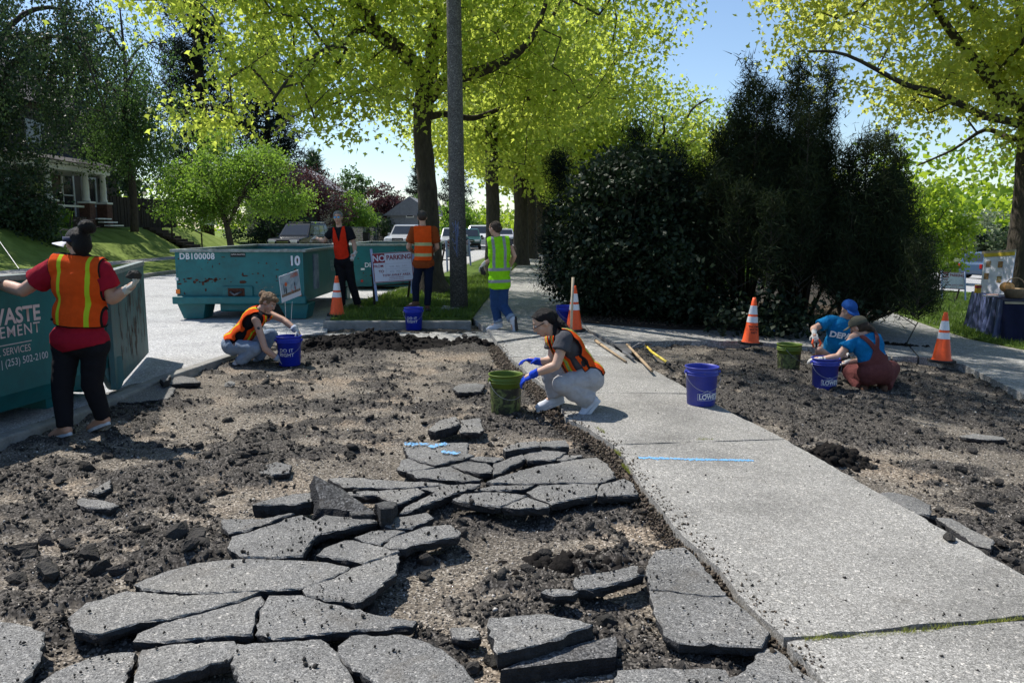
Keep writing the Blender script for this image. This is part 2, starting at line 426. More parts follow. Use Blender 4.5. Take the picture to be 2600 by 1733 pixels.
STREET = [(-1500, 1240), (-200, 1190), (0, 1105), (290, 1005), (410, 955), (585, 898), (700, 860), (830, 842), (836, 806), (870, 785), (920, 766), (968, 752),
          (1031, 731), (1131, 690), (1225, 655), (1300, 626), (1355, 602), (1352, 588), (1290, 590)]
sp = [G(p[0], p[1], -.06) for p in STREET] + [Vector((-12.4, 230, 0)), Vector((-12.4, 2, 0))]
sheet('street', sp, M['street'], -.06, .2, world_pts=True)
VERGE = [(838, 809), (1196, 808), (1225, 770), (1300, 683), (1347, 638), (1384, 607), (1376, 603), (1302, 628), (1225, 657), (1131, 692), (1031, 733), (968, 754), (920, 768), (870, 787)]
sheet('verge', VERGE, M['turf'], .035, .14)
PAVE_L = [(1198, 806), (1227, 769), (1302, 682), (1349, 637), (1386, 606), (1394, 606), (1420, 640), (1450, 720), (1470, 800), (1480, 818), (1492, 838), (1262, 866), (1240, 838)]
sheet('pavement', PAVE_L, M['walk'], .0, .12)
sheet('kerb_apron', [(822, 846), (1238, 841), (1260, 868), (1000, 864), (835, 856)], M['walk'], -.065, .1, rough=.02)
pavR = empty('pavement', G(2100, 860), kind='structure')
for a in ([(1482, 820), (1700, 836), (1900, 840), (1905, 866), (1720, 864), (1560, 868), (1496, 838)],
          [(1903, 840), (2085, 812), (2160, 845), (2262, 904), (2080, 882), (1908, 866)],
          [(2088, 811), (2225, 776), (2240, 784), (2330, 815), (2300, 870), (2330, 905), (2266, 904), (2163, 845)],
          [(2333, 816), (2389, 837), (2465, 860), (2600, 887), (2900, 945), (2900, 1120), (2600, 1000), (2446, 925), (2358, 908), (2334, 905), (2304, 870)]):
    sheet('concrete_panel', a, M['walk'], .0, .12, parent=pavR)
walk = empty('sidewalk', G(1800, 1250), kind='structure')
PANELS = [[(1999, 1629), (2765, 1557), (3300, 1800), (3300, 2300), (2500, 2100), (2130, 1770)],
          [(1990, 1616), (1897, 1533), (1827, 1440), (1724, 1346), (1636, 1238), (1575, 1150), (1560, 1130), (1994, 1115), (2600, 1460), (2758, 1549)],
          [(1557, 1128.5), (1500, 1090), (1437, 1061), (1412, 1001.5), (1769, 999.5), (1860, 1049), (1992, 1113.6)],
          [(1411, 1000.3), (1350, 955), (1294, 906.2), (1597, 905.2), (1733, 979), (1767, 998.4)],
          [(1294, 905), (1264, 871), (1493, 842), (1595, 905)]]
for k, a in enumerate(PANELS):
    sheet('concrete_panel', a, M['concrete'] if k < 4 else M['walk'], 0.0, .11, parent=walk, rough=.022)
tag(MB().bar((-3.15, 13.09, -.03), (-.68, 13.09, -.03), .17, .18).build('kerb', M['kerb'], bevel=.025), kind='structure')
kb = MB()
kl = [G(*p) for p in [(838, 809), (870, 787), (920, 768), (968, 754), (1031, 733), (1131, 692), (1225, 657), (1302, 628), (1376, 603)]]
for a, b in zip(kl, kl[1:]): kb.bar((a.x, a.y, -.045), (b.x, b.y, -.045), .15, .17)
tag(kb.build('kerb', M['kerb']), kind='structure')
kb = MB(); kl = [G(*p, -.02) for p in [(-200, 1196), (0, 1108), (150, 1062), (292, 1007), (412, 957), (500, 928), (590, 898)]]
for a, b in zip(kl, kl[1:]): kb.bar((a.x, a.y, -.085), (b.x + .001, b.y, -.085), .14, .15)
tag(kb.build('kerb', M['kerb'], bevel=.02), kind='structure')
kb = MB().bar((-12.42, 2, -.02), (-12.42, 220, -.02), .16, .16)
tag(kb.build('kerb', M['kerb']), kind='structure')

# blue survey paint on the paving
def stripe(pts, dz, w, name='blue_paint_line', label=None, seed=1):
    g = np.random.default_rng(seed); V = []; F = []
    for a, b in zip(pts, pts[1:]):
        A, B = G(*a, dz), G(*b, dz); n = int((B - A).length / .006); d = (B - A).normalized(); s = Vector((-d.y, d.x, 0))
        for k in range(n * 5):
            p = A.lerp(B, g.random()) + s * g.normal(0, w * .36); r = abs(g.normal(0, .0045)) + .003; q = len(V)
            V += [(p.x + r * math.cos(t), p.y + r * math.sin(t), T(p.x) + dz + .003 + k * 2e-6) for t in (0, 2.1, 4.2)]; F.append((q, q + 1, q + 2))
    o = link(name, nmesh(name, V, np.array(F)), M['bluepaint']); return o
M['bluepaint'] = mat('blue_spray_paint', (.16, .42, .75), .7, .15, 60)
tag(stripe([(1622, 1162), (1760, 1166), (1912, 1169)], 0.0, .030), 'straight pale blue spray paint line across the concrete walk', 'paint mark')

# ------------------------------------------------------------------ the excavated ground on both sides of the walk
def inside(px, py, poly):
    r = np.zeros(px.shape, bool); n = len(poly)
    for i in range(n):
        x0, y0 = poly[i][0], poly[i][1]; x1, y1 = poly[(i + 1) % n][0], poly[(i + 1) % n][1]
        if y0 == y1: continue
        c = ((y0 > py) != (y1 > py)) & (px < (x1 - x0) * (py - y0) / (y1 - y0) + x0); r ^= c
    return r
_cov = [[G(*p) for p in a] for a in PANELS + [PAVE_L, VERGE]] + [sp]
_cov.append([G(*p) for p in [(1482, 820), (1900, 838), (2085, 812), (2225, 776), (2240, 784), (2389, 837), (2600, 887), (2900, 945), (2900, 1120), (2600, 1000), (2446, 925), (2358, 908), (2266, 904), (2080, 882), (1900, 866), (1720, 864), (1560, 868), (1496, 838)]])
_cov.append([G(*p) for p in [(822, 846), (1238, 841), (1260, 868), (1000, 864), (835, 856)]])
MOUNDS = [(940, 862, .06, .75, .38), (860, 878, .04, .6, .35), (1060, 870, .06, .7, .3), (1180, 872, .06, .6, .3), (2118, 1125, .05, .22, .16), (2300, 960, .08, .7, .35), (1400, 1290, .0, .3, .2),
          (1480, 1400, .04, .35, .2), (2450, 1010, .06, .5, .3), (470, 1370, .05, .25, .2), (520, 1160, .05, .5, .25), (350, 1190, .06, .3, .2), (2400, 1160, .05, .4, .2), (2000, 940, .06, .9, .3)]
_mw = [(G(a, b), h, rx, ry) for a, b, h, rx, ry in MOUNDS]
def crumb(x, y):
    c = fbm(xyz(x, y, 2.0), 1.5, 4) * .55 + fbm(xyz(x * .8 + y * .35, y * 1.4, 7.0), 5.0, 4) * .5
    c = c + .05 * np.clip((y - 5.0) / 4, -1, 1)
    return c
def H(x, y, cov=True):
    x = np.asarray(x, float); y = np.asarray(y, float)
    c = crumb(x, y); k = np.clip((c - .505) / .12, 0, 1); k = k * k * (3 - 2 * k)
    z = TN(x) - .105 + .030 * (fbm(xyz(x, y), 2.3, 3) - .5)
    z = z + k * (.018 + .048 * np.abs(fbm(xyz(x, y, 1.0), 11, 3) - .5) * 2 + .022 * fbm(xyz(x, y, 4.0), 34, 2))
    z = z + .010 * (fbm(xyz(x, y, 8.0), 30, 3) - .5)
    for g, h, rx, ry in _mw:
        e = np.exp(-((x - g.x) / rx) ** 2 - ((y - g.y) / ry) ** 2); z = z + h * e * (.55 + .9 * fbm(xyz(x, y, 5.0), 9, 3))
    if cov:
        ins = np.zeros(x.shape, bool)
        for poly in _cov: ins |= inside(x, y, poly)
        z = np.where(ins, TN(x) - .22, z)
    return z
rows = [1.35]
while rows[-1] < 13.4: rows.append(rows[-1] * 1.0085)
gy = np.array(rows); gx = np.arange(-7.6, 11.0, .027)
XX, YY = np.meshgrid(gx, gy); ZZ = H(XX, YY)
V = np.stack([XX, YY, ZZ], -1).reshape(-1, 3); nx, ny = len(gx), len(gy)
I = (np.arange(ny - 1)[:, None] * nx + np.arange(nx - 1)[None]).ravel()
F = np.stack([I, I + 1, I + nx + 1, I + nx], -1)
# drop what lies hidden under street, walk and verge
low = (ZZ < TN(XX) - .215).ravel(); F = F[~(low[F].all(1))]
c = F[:, 0]; vis = np.abs(V[c, 0]) < V[c, 1] * .70 + 2.2; F = F[vis]
used = np.unique(F); rm = np.full(len(V), -1); rm[used] = np.arange(len(used)); Vd = V[used]; F = rm[F]
me = nmesh('excavated_ground', Vd, F)
at = me.attributes.new('crumb', 'FLOAT', 'POINT'); cr = crumb(Vd[:, 0], Vd[:, 1])
cv = np.clip((cr - .455) / .17, 0, 1)
for g, h, rx, ry in _mw:
    cv = np.maximum(cv, 1.1 * np.exp(-((Vd[:, 0] - g.x) / rx / 1.2) ** 2 - ((Vd[:, 1] - g.y) / ry / 1.2) ** 2))
at.data.foreach_set('value', cv.astype(np.float32))
tag(link('excavated_ground', me, M['dirt']), kind='structure')

# ------------------------------------------------------------------ scattered stones and crumbs
def rotmats(g, n, flat=None):
    a = g.random(n) * 2 * np.pi; q = g.normal(size=(n, 4)); q /= np.linalg.norm(q, axis=1)[:, None]
    w, x, y, z = q.T
    R = np.stack([1 - 2 * (y * y + z * z), 2 * (x * y - z * w), 2 * (x * z + y * w), 2 * (x * y + z * w), 1 - 2 * (x * x + z * z), 2 * (y * z - x * w),
                  2 * (x * z - y * w), 2 * (y * z + x * w), 1 - 2 * (x * x + y * y)], -1).reshape(n, 3, 3)
    return R
OCT = (np.array([(1, 0, 0), (-1, 0, 0), (0, 1, 0), (0, -1, 0), (0, 0, 1), (0, 0, -1)], float),
       np.array([(0, 2, 4), (2, 1, 4), (1, 3, 4), (3, 0, 4), (2, 0, 5), (1, 2, 5), (3, 1, 5), (0, 3, 5)]))
bmt = bmesh.new(); bmesh.ops.create_icosphere(bmt, subdivisions=1, radius=1.0)
ICO = (np.array([v.co[:] for v in bmt.verts]), np.array([[v.index for v in f.verts] for f in bmt.faces])); bmt.free()
def scatter(name, g, P3, size, tmpl, m, asp=.6, jit=.25, smooth=False, parent=None, kind='stuff'):
    V0, F0 = tmpl; n = len(P3)
    s = size[:, None] * (1 + g.normal(0, .22, (n, 3))) * np.array([1, .85, asp]); s = np.abs(s)
    V = V0[None] * (1 + g.normal(0, jit, (n, len(V0), 1))) ; V = V * s[:, None, :]
    R = rotmats(g, n); az = g.random(n) * 2 * np.pi
    V = np.einsum('nij,nvj->nvi', R, V) + P3[:, None, :]
    F = (F0[None] + (np.arange(n) * len(V0))[:, None, None]).reshape(-1, F0.shape[1])
    o = link(name, nmesh(name, V.reshape(-1, 3), F, smooth), m, parent)
    if kind and parent is None: o['kind'] = kind
    return o
def rnd_ground(g, n, y0=2.2, y1=12.5, pw=1.0):
    u = g.random(n * 3)
    y = y0 * (y1 / y0) ** u if pw == 1 else y0 + (y1 - y0) * u ** pw
    x = (g.random(n * 3) * 2 - 1) * (y * .68 + .2)
    ins = np.zeros(x.shape, bool)
    for poly in _cov: ins |= inside(x, y, poly)
    k = (~ins) & (x > -6.5) & (x < 9.3); x = x[k][:n]; y = y[k][:n]
    return x, y
g = np.random.default_rng(11)
x, y = rnd_ground(g, 42000); c = crumb(x, y); k = (c < .52) | (g.random(len(x)) < .3); x = x[k]; y = y[k]
sz = .0035 + np.abs(g.normal(0, .0035, len(x))) * (y / 4) ** .3; z = H(x, y, False)
scatter('gravel', g, np.stack([x, y, z + sz * .1], -1), sz, OCT, M['pebble'], .7, .18)
x, y = rnd_ground(g, 36000); c = crumb(x, y); k = (c > .515) | (g.random(len(x)) < .08); x = x[k]; y = y[k]
sz = .0035 + np.abs(g.normal(0, .0075, len(x))) * (y / 4) ** .4; z = H(x, y, False)
scatter('asphalt_crumbs', g, np.stack([x, y, z + sz * .1], -1), sz, OCT, M['clod'], .6, .3)
x, y = rnd_ground(g, 2900); c = crumb(x, y); k = (c > .525); x = x[k]; y = y[k]
sz = .008 + np.abs(g.normal(0, .012, len(x))) * (y / 4) ** .3; z = H(x, y, False)
scatter('asphalt_crumbs', g, np.stack([x, y, z + sz * .05], -1), sz * (1 + .9 * (g.random(len(sz)) > .93)), ICO, M['clod'], .42, .26)
# crumbled soil along the broken left edge of the walk, loose bits on the concrete
EDGE = [G(*p) for p in [(2060, 1690), (1990, 1622), (1897, 1533), (1827, 1440), (1724, 1346), (1636, 1238), (1575, 1150), (1500, 1092), (1437, 1061), (1400, 1010), (1340, 955), (1285, 915), (1262, 870)]]
ex = []; ey = []
for a, b in zip(EDGE, EDGE[1:]):
    n = int((b - a).length * 1500); t = g.random(n); ex.append(a.x + (b.x - a.x) * t + g.normal(-.012, .055, n)); ey.append(a.y + (b.y - a.y) * t + g.normal(0, .05, n))
ex = np.concatenate(ex); ey = np.concatenate(ey)
sz = .003 + np.abs(g.normal(0, .007, len(ex)))
ins = np.zeros(ex.shape, bool)
for poly in _cov: ins |= inside(ex, ey, poly)
z = np.where(ins, TN(ex), TN(ex) - .035 * (.5 + g.random(len(ex))) - .02)
keep = (~ins) | (sz < .010) & (g.random(len(ex)) < .28)
scatter('crumbled_edge_soil', g, np.stack([ex, ey, z + sz * .3], -1)[keep], sz[keep], OCT, mat('brown_edge_soil', (.085, .068, .052), .95, .4, 20, island=.45), .7, .3)
n = 420; px = g.uniform(1400, 2600, n); py = 860 + 873 * g.random(n) ** 1.0; pts = [G(a, b) for a, b in zip(px, py)]
bx = np.array([p.x for p in pts]); by = np.array([p.y for p in pts]); ins = np.zeros(n, bool)
for a in PANELS: ins |= inside(bx, by, [G(*p) for p in a])
bx, by = bx[ins], by[ins]; sz = .002 + np.abs(g.normal(0, .0035, len(bx)))
scatter('loose_bits', g, np.stack([bx, by, TN(bx) + sz * .4], -1), sz, OCT, M['clod'], .6, .3)

def pile(px, py, rx, ry, h, label, n, seed):
    c = G(px, py); g = np.random.default_rng(seed); k = 44; V = []; F = []
    u = np.linspace(-1, 1, k); X, Y = np.meshgrid(u * rx * 1.5 + c.x, u * ry * 1.5 + c.y); e = np.exp(-(((X - c.x) / rx) ** 2 + ((Y - c.y) / ry) ** 2) * 1.1)
    Z = H(X.ravel(), Y.ravel(), False).reshape(X.shape) - .03 + h * e * (.45 + 1.1 * fbm(xyz(X, Y, seed), 5, 3)) + .05 * e * np.abs(fbm(xyz(X, Y, 3.0), 22, 2) - .5)
    V = np.stack([X, Y, Z], -1).reshape(-1, 3); I = (np.arange(k - 1)[:, None] * k + np.arange(k - 1)[None]).ravel()
    r = empty('soil_pile', (c.x, c.y, T(c.x) - .1), label, 'soil pile'); link('heap', nmesh('heap', V, np.stack([I, I + 1, I + k + 1, I + k], -1)), M['soil'], r)
    x = c.x + g.normal(0, rx * .62, n); y = c.y + g.normal(0, ry * .62, n); ee = np.exp(-(((x - c.x) / rx) ** 2 + ((y - c.y) / ry) ** 2) * 1.1); z = H(x, y, False) + h * ee * (.45 + 1.1 * fbm(xyz(x, y, seed), 5, 3)) - .03
    sz = .012 + np.abs(g.normal(0, .018, n)); scatter('crumbs', g, np.stack([x, y, z], -1), sz, ICO, M['soil'], .7, .2, parent=r)['kind'] = 'stuff'
pile(925, 868, 1.05, .36, .15, 'long pile of black soil in front of the far kerb', 900, 1)
pile(1190, 864, .50, .22, .07, 'low spill of black soil beside the far end of the pavement', 300, 2)
pile(2118, 1140, .24, .16, .13, 'small heap of crumbled asphalt on the stripped ground right of the walk', 260, 3)
pile(2300, 876, .55, .25, .10, 'dark soil spilled on the right hand pavement', 240, 4)
pile(1460, 1395, .30, .16, .03, 'patch of brown earth beside the hollow, at the walk edge', 160, 5)

# ================================================================== BROKEN ASPHALT SLABS
def zc(tag_, p):
    X, Y = p
    if tag_ == 'A': return (X * .4037, 1100 + Y * .4037)
    if tag_ == 'B': return (800 + X * .4356, 1050 + Y * .4356)
    if tag_ == 'C': return (1500 + X * .4675, 1000 + Y * .4675)
    if tag_ == 'D': return (300 + X * .2551, 860 + Y * .2551)
    return p
_sl = [0]
def slab(tg, pts, label=None, z=0.0, th=.075, tilt=(0, 0), group=None, name='asphalt_slab', cat='asphalt slab', shrink=.0005, top=None):
    _sl[0] += 1; seed = _sl[0] * 3.7
    W_ = [G(*zc(tg, p), z) for p in pts]
    cx = sum(p.x for p in W_) / len(W_); cy = sum(p.y for p in W_) / len(W_)
    area = sum(W_[i].x * W_[(i + 1) % len(W_)].y - W_[(i + 1) % len(W_)].x * W_[i].y for i in range(len(W_)))
    if area < 0: W_ = W_[::-1]
    out = []
    for i, p in enumerate(W_):
        q = W_[(i + 1) % len(W_)]; L = (q - p).length; k = max(1, min(46, int(L / .028))); d = (q - p) / max(L, 1e-6); s = Vector((-d.y, d.x, 0))
        for j in range(k):
            a = p.lerp(q, j / k); e = (float(fbm([[a.x, a.y, seed]], 26, 3)[0]) - .5) * .034 + (float(fbm([[a.x, a.y, seed + 2]], 75, 2)[0]) - .5) * .020 + (random.random() - .5) * .007
            out.append(Vector((a.x, a.y, 0)) + s * (shrink + e * (0.2 if j == 0 else 1) * min(1, L * 4)))
    n = len(out); zt = z + T(cx); tx, ty = math.tan(math.radians(tilt[0])), math.tan(math.radians(tilt[1]))
    def zz(p): return (p.x - cx) * tx + (p.y - cy) * ty + (T(p.x) - T(cx))
    V = []
    for ring, (ins, dz) in enumerate([(.004, 0), (-.002, -.006), (-.004, -th * .4), (.002, -th * .75), (.012, -th)]):
        for i, p in enumerate(out):
            d = out[(i + 1) % n] - out[i - 1]; s = Vector((-d.y, d.x, 0)).normalized()
            j = 0 if ring == 0 else (random.random() - .5) * .011
            q = p + s * (ins + j)
            V.append((q.x - cx, q.y - cy, zt + dz + zz(p) + (random.random() - .5) * (.003 if ring == 0 else .008) - T(cx)))
    bm = bmesh.new(); bv = [bm.verts.new(v) for v in V]
    try: ft = bm.faces.new(bv[:n])
    except Exception: ft = None
    for r_ in range(4):
        for i in range(n):
            f = bm.faces.new((bv[r_ * n + i], bv[(r_ + 1) * n + i], bv[(r_ + 1) * n + (i + 1) % n], bv[r_ * n + (i + 1) % n])); f.material_index = 1 if r_ else 0
    fb = bm.faces.new(bv[4 * n:][::-1]); fb.material_index = 1
    bmesh.ops.recalc_face_normals(bm, faces=bm.faces[:])
    bmesh.ops.triangulate(bm, faces=[f for f in (ft, fb) if f])
    me = bpy.data.meshes.new(name); bm.to_mesh(me); bm.free()
    o = link(name, me, [top or M['asphalt_top'], M['asphalt_side']]); o.location = (cx, cy, T(cx))
    return tag(o, label, cat, group)
GS = 'broken asphalt slabs lying in the foreground'
SL = [
 ('A', [(-500, 1130), (60, 1185), (285, 1245), (262, 1370), (150, 1568), (100, 1700), (-500, 1700)], 'pale slab at the bottom left corner of the photo, cut by the frame', .01, (0, 0)),
 ('A', [(345, 1490), (560, 1400), (700, 1370), (855, 1370), (838, 1440), (785, 1568), (760, 1690), (120, 1690), (240, 1568)], 'slab at the bottom edge, second from the left corner', -.02, (1, -1)),
 ('A', [(888, 1358), (1100, 1322), (1480, 1307), (1496, 1360), (1440, 1430), (1150, 1500), (915, 1568), (820, 1620), (870, 1450)], 'wedge slab at the bottom with a black hollow below it', -.005, (0, 1)),
 ('A', [(1490, 1310), (1700, 1302), (2010, 1288), (2060, 1310), (2120, 1370), (2160, 1450), (2229, 1568), (2250, 1700), (1560, 1700), (1530, 1568), (1450, 1440)], 'wide slab at the bottom edge, left of the slab with the short slit', .01, (0, -.6)),
 ('B', [(140, 1345), (210, 1290), (500, 1285), (640, 1325), (740, 1370), (830, 1440), (900, 1520), (1010, 1690), (420, 1690), (340, 1560), (200, 1465), (130, 1400)], 'rounded slab at the bottom centre with a short black slit in it', .01, (1, 0)),
 ('A', [(430, 1150), (540, 1060), (800, 990), (900, 995), (1130, 1018), (1400, 1007), (1635, 995), (1540, 1037), (1300, 1105), (1060, 1163), (880, 1180), (760, 1215), (640, 1255), (480, 1230)], 'long pointed slab with a deep black gap under its left end', .01, (-.5, 0)),
 ('A', [(1065, 1172), (1310, 1112), (1550, 1042), (1640, 1018), (1660, 1050), (1615, 1120), (1600, 1220), (1585, 1262), (1350, 1275), (1050, 1305), (840, 1300), (860, 1255), (1000, 1195)], 'slab between the long pointed slab and the crooked vertical crack', .0, (.6, 0)),
 ('A', [(1690, 1022), (1900, 1018), (2080, 1070), (2400, 1138), (2618, 1168), (2590, 1200), (2240, 1228), (1900, 1268), (1720, 1288), (1612, 1255), (1622, 1200), (1638, 1110), (1668, 1055)], 'long slab right of the crooked vertical crack, its tip pointing right', .005, (0, .4)),
 ('A', [(1530, 783), (1700, 787), (1900, 792), (2050, 802), (2200, 832), (2170, 860), (2100, 890), (1980, 940), (1880, 970), (1700, 983), (1400, 998), (1150, 1002), (900, 980), (850, 955), (900, 925), (1050, 868), (1250, 812), (1450, 790)], 'broad oval slab in the left foreground, widest of the upper left group', .015, (0, 0)),
 ('A', [(1395, 535), (1620, 540), (1850, 502), (1700, 558), (1540, 606), (1440, 622), (1400, 580)], 'thin pointed slab at the upper left corner of the broken field', .0, (0, 1)),
 ('A', [(1460, 640), (1560, 617), (1850, 522), (1900, 510), (2000, 560), (2000, 620), (1950, 690), (1905, 768), (1700, 775), (1530, 772), (1440, 720)], 'slab with crumbs at its top, left of the curved black gap', .02, (.5, 0)),
 ('A', [(1590, 445), (1660, 420), (1840, 378), (1960, 370), (1990, 415), (1880, 440), (1720, 447)], 'small thick slab lying against the upright dark slab', .03, (0, 0)),
 ('B', [(5, 620), (60, 587), (220, 602), (345, 612), (360, 625), (250, 650), (130, 675), (30, 700), (-5, 718)], 'slab just in front of the upright dark slab, above the curved black gap', .025, (0, 0)),
 ('B', [(390, 620), (540, 595), (650, 575), (690, 600), (640, 630), (560, 660), (480, 668), (400, 645)], 'little slab carrying a small black stone', .02, (0, 1)),
 ('B', [(230, 720), (330, 682), (470, 672), (525, 682), (440, 720), (382, 758), (300, 745)], 'diamond shaped slab between four others', .02, (0, 0)),
 ('B', [(398, 765), (465, 712), (550, 687), (640, 657), (790, 645), (845, 680), (840, 710), (700, 735), (560, 765), (530, 785), (440, 780)], 'slab with a thick dark edge jutting over the gravel hollow, left side', .02, (0, 0)),
 ('B', [(10, 815), (60, 775), (170, 737), (225, 737), (380, 772), (480, 787), (495, 800), (400, 830), (290, 865), (150, 840)], 'slab below the diamond shaped one', .01, (0, .5)),
 ('B', [(-70, 1012), (0, 992), (110, 957), (215, 897), (350, 852), (480, 812), (490, 840), (470, 930), (350, 1035), (240, 1106), (100, 1083), (-50, 1058), (-60, 1040)], 'slab whose ragged right side borders the gravel hollow', .01, (.8, 0)),
 ('B', [(515, 188), (640, 168), (770, 172), (890, 172), (885, 230), (930, 242), (880, 257), (700, 292), (620, 272), (545, 243)], 'slab with blue spray paint marks on it', .02, (0, .5)),
 ('B', [(480, 322), (500, 268), (545, 258), (620, 278), (740, 299), (640, 321), (520, 332)], 'small slab left of the one with blue paint, at the ragged edge', .0, (0, 0)),
 ('B', [(530, 335), (650, 324), (790, 308), (860, 342), (965, 377), (960, 387), (860, 387), (780, 380), (720, 377), (600, 367)], 'slab with a black crumb on top, above the row of thin plates', .01, (0, .8)),
 ('B', [(790, 297), (880, 273), (1000, 287), (1035, 312), (1030, 340), (960, 345), (880, 330)], 'sunken slab beside the star shaped junction of cracks', .0, (0, 0)),
 ('B', [(885, 258), (960, 247), (1100, 255), (1050, 280), (960, 272)], 'sliver of asphalt right of the blue paint', .01, (0, 0)),
 ('B', [(1095, 197), (1180, 167), (1288, 157), (1312, 188), (1210, 200), (1110, 215)], 'raised block at the far end of the field, left one of a touching pair', .045, (0, 0)),
 ('B', [(1297, 160), (1462, 152), (1478, 188), (1400, 193), (1318, 188)], 'raised block at the far end of the field, right one of a touching pair', .04, (0, 0)),
 ('B', [(1045, 292), (1150, 252), (1208, 237), (1228, 263), (1150, 298), (1080, 338), (1040, 352), (1040, 320)], 'slab tipping into the gap above the large triangular slab', .01, (0, 1)),
 ('B', [(1217, 237), (1310, 198), (1467, 227), (1388, 268), (1240, 270)], 'slab in front of the pair of raised blocks', .01, (0, .5)),
 ('B', [(1402, 240), (1560, 240), (1520, 258), (1412, 270)], 'small shard tucked between slab and crumbled walk edge', .0, (0, 0)),
 ('B', [(1000, 393), (1060, 370), (1250, 315), (1500, 270), (1640, 257), (1700, 290), (1755, 362), (1670, 398), (1400, 400), (1180, 402), (1040, 402)], 'large triangular slab in the middle of the broken field', .01, (0, .4)),
 ('B', [(1235, 455), (1300, 415), (1652, 407), (1636, 473), (1530, 488), (1380, 520), (1272, 483)], 'slab directly below the large triangular one, with a thick front edge', .02, (0, 0)),
 ('B', [(930, 443), (1030, 414), (1280, 415), (1225, 438), (1100, 443)], 'narrow shard between two slabs below the triangular one', .01, (0, 0)),
 ('B', [(800, 500), (870, 465), (1000, 452), (1120, 457), (1232, 470), (1170, 500), (1080, 538), (960, 528), (860, 515)], 'oval slab overhanging the gravel hollow at its top', .02, (0, 0)),
 ('B', [(1093, 543), (1180, 507), (1240, 484), (1367, 528), (1362, 540), (1200, 553)], 'triangular shard at the top edge of the gravel hollow', .02, (0, 0)),
 ('B', [(1668, 410), (1740, 395), (1800, 377), (1850, 400), (1880, 468), (1760, 473), (1648, 476), (1652, 440)], 'slab wedged against the crumbled edge of the walk, thick dark front', .02, (0, 0)),
 ('B', [(80, 377), (230, 372), (440, 387), (720, 397), (770, 407), (600, 423), (440, 433), (170, 428)], 'long thin plate behind the upright dark slab', .0, (0, 0)),
 ('B', [(190, 450), (440, 442), (600, 432), (640, 457), (500, 523), (470, 528), (380, 480), (360, 472), (200, 470)], 'plate to the right of the upright dark slab', .01, (0, 0)),
 ('B', [(490, 583), (520, 542), (640, 484), (700, 452), (615, 432), (780, 410), (962, 407), (955, 420), (800, 468), (690, 508), (560, 563)], 'curved plate with a dark front edge, left of the oval slab', .015, (0, 0)),
 ('B', [(1510, 950), (1700, 917), (1880, 882), (1918, 930), (1780, 975), (1620, 1020), (1530, 1020), (1500, 980)], 'slab bridging the gravel hollow to the tall right hand slab', .02, (0, 0)),
 ('B', [(1316, 1035), (1345, 1015), (1440, 1012), (1530, 1030), (1500, 1050), (1400, 1055)], 'thick block lying in the gravel hollow', .02, (0, -4)),
 ('B', [(1010, 1187), (1200, 1172), (1330, 1162), (1620, 1227), (1400, 1310), (1230, 1360), (1062, 1388), (1042, 1300), (1005, 1230)], 'big lone slab at the bottom of the gravel hollow', .03, (0, 0)),
 ('B', [(790, 1245), (900, 1240), (955, 1260), (960, 1300), (880, 1310), (800, 1300)], 'dark block in the hollow left of the big lone slab', -.03, (0, 0)),
 ('C', [(350, 845), (510, 827), (560, 870), (620, 950), (700, 1040), (735, 1095), (640, 1100), (520, 1083), (420, 1066), (322, 1058), (300, 960), (320, 900)], 'upper half of the tall slab beside the walk, above a hairline crack', .01, (0, 0)),
 ('C', [(322, 1062), (420, 1070), (520, 1087), (640, 1104), (738, 1099), (800, 1140), (900, 1230), (970, 1290), (950, 1340), (930, 1370), (700, 1352), (480, 1345), (400, 1300), (350, 1180)], 'lower half of the tall slab beside the walk, a black hole below it', .01, (0, 0)),
 ('C', [(930, 1375), (1000, 1378), (1060, 1420), (1150, 1510), (1290, 1600), (1330, 1720), (700, 1720), (760, 1535), (840, 1490)], 'slab at the bottom edge right beside the concrete walk', -.01, (0, 0)),
 ('C', [(150, 1500), (420, 1482), (735, 1492), (755, 1530), (690, 1720), (130, 1720)], 'slab at the bottom edge in front of the black hole', -.02, (0, 0)),
 ('C', [(1560, 540), (1640, 532), (1760, 560), (1850, 600), (1838, 655), (1760, 640), (1690, 605)], 'jagged remnant on the right side of the walk, upper one', -.01, (0, 0)),
 ('C', [(1880, 668), (1960, 670), (2080, 740), (2190, 790), (2172, 838), (2090, 820), (1985, 745)], 'jagged remnant on the right side of the walk, lower one', -.01, (0, 0)),
 ('C', [(2005, 222), (2090, 208), (2240, 230), (2260, 250), (2140, 250), (2040, 238)], 'flat dark plate lying far right in the gravel', -.05, (0, -3)),
 ('B', [(662, 85), (720, 42), (820, 24), (842, 50), (835, 62), (700, 92)], 'loose block left one of two behind the blue painted slab', .03, (0, 3)),
 ('B', [(848, 98), (845, 48), (958, 36), (978, 88), (960, 98)], 'loose block right one of two behind the blue painted slab', .0, (0, 5)),
 ('X', [(1150, 985), (1163, 975), (1210, 972), (1232, 976), (1222, 992), (1165, 995)], 'small slab behind the olive bucket, to its left', -.04, (0, 0)),
 ('D', [(400, 455), (470, 395), (620, 368), (760, 385), (820, 430), (600, 440)], 'flat slab with a dark front lying beside the left kerb', -.03, (0, 0)),
 ('D', [(415, 395), (445, 372), (520, 358), (500, 405), (450, 420)], 'little pointed lump standing on the kerb', .04, (0, 0)),
 ('X', [(255, 1002), (330, 975), (400, 968), (445, 985), (430, 1010), (330, 1020), (270, 1018)], 'flat slab in the shade of the near dumpster', -.04, (0, 0)),
 ('X', [(195, 1273), (205, 1262), (262, 1268), (300, 1282), (280, 1290), (215, 1286)], 'narrow slab in the gravel below the standing woman', -.04, (0, 0)),
 ('X', [(222, 1245), (280, 1215), (282, 1240), (250, 1252)], 'pale tilted flake in the gravel below the standing woman', -.03, (5, 0)),
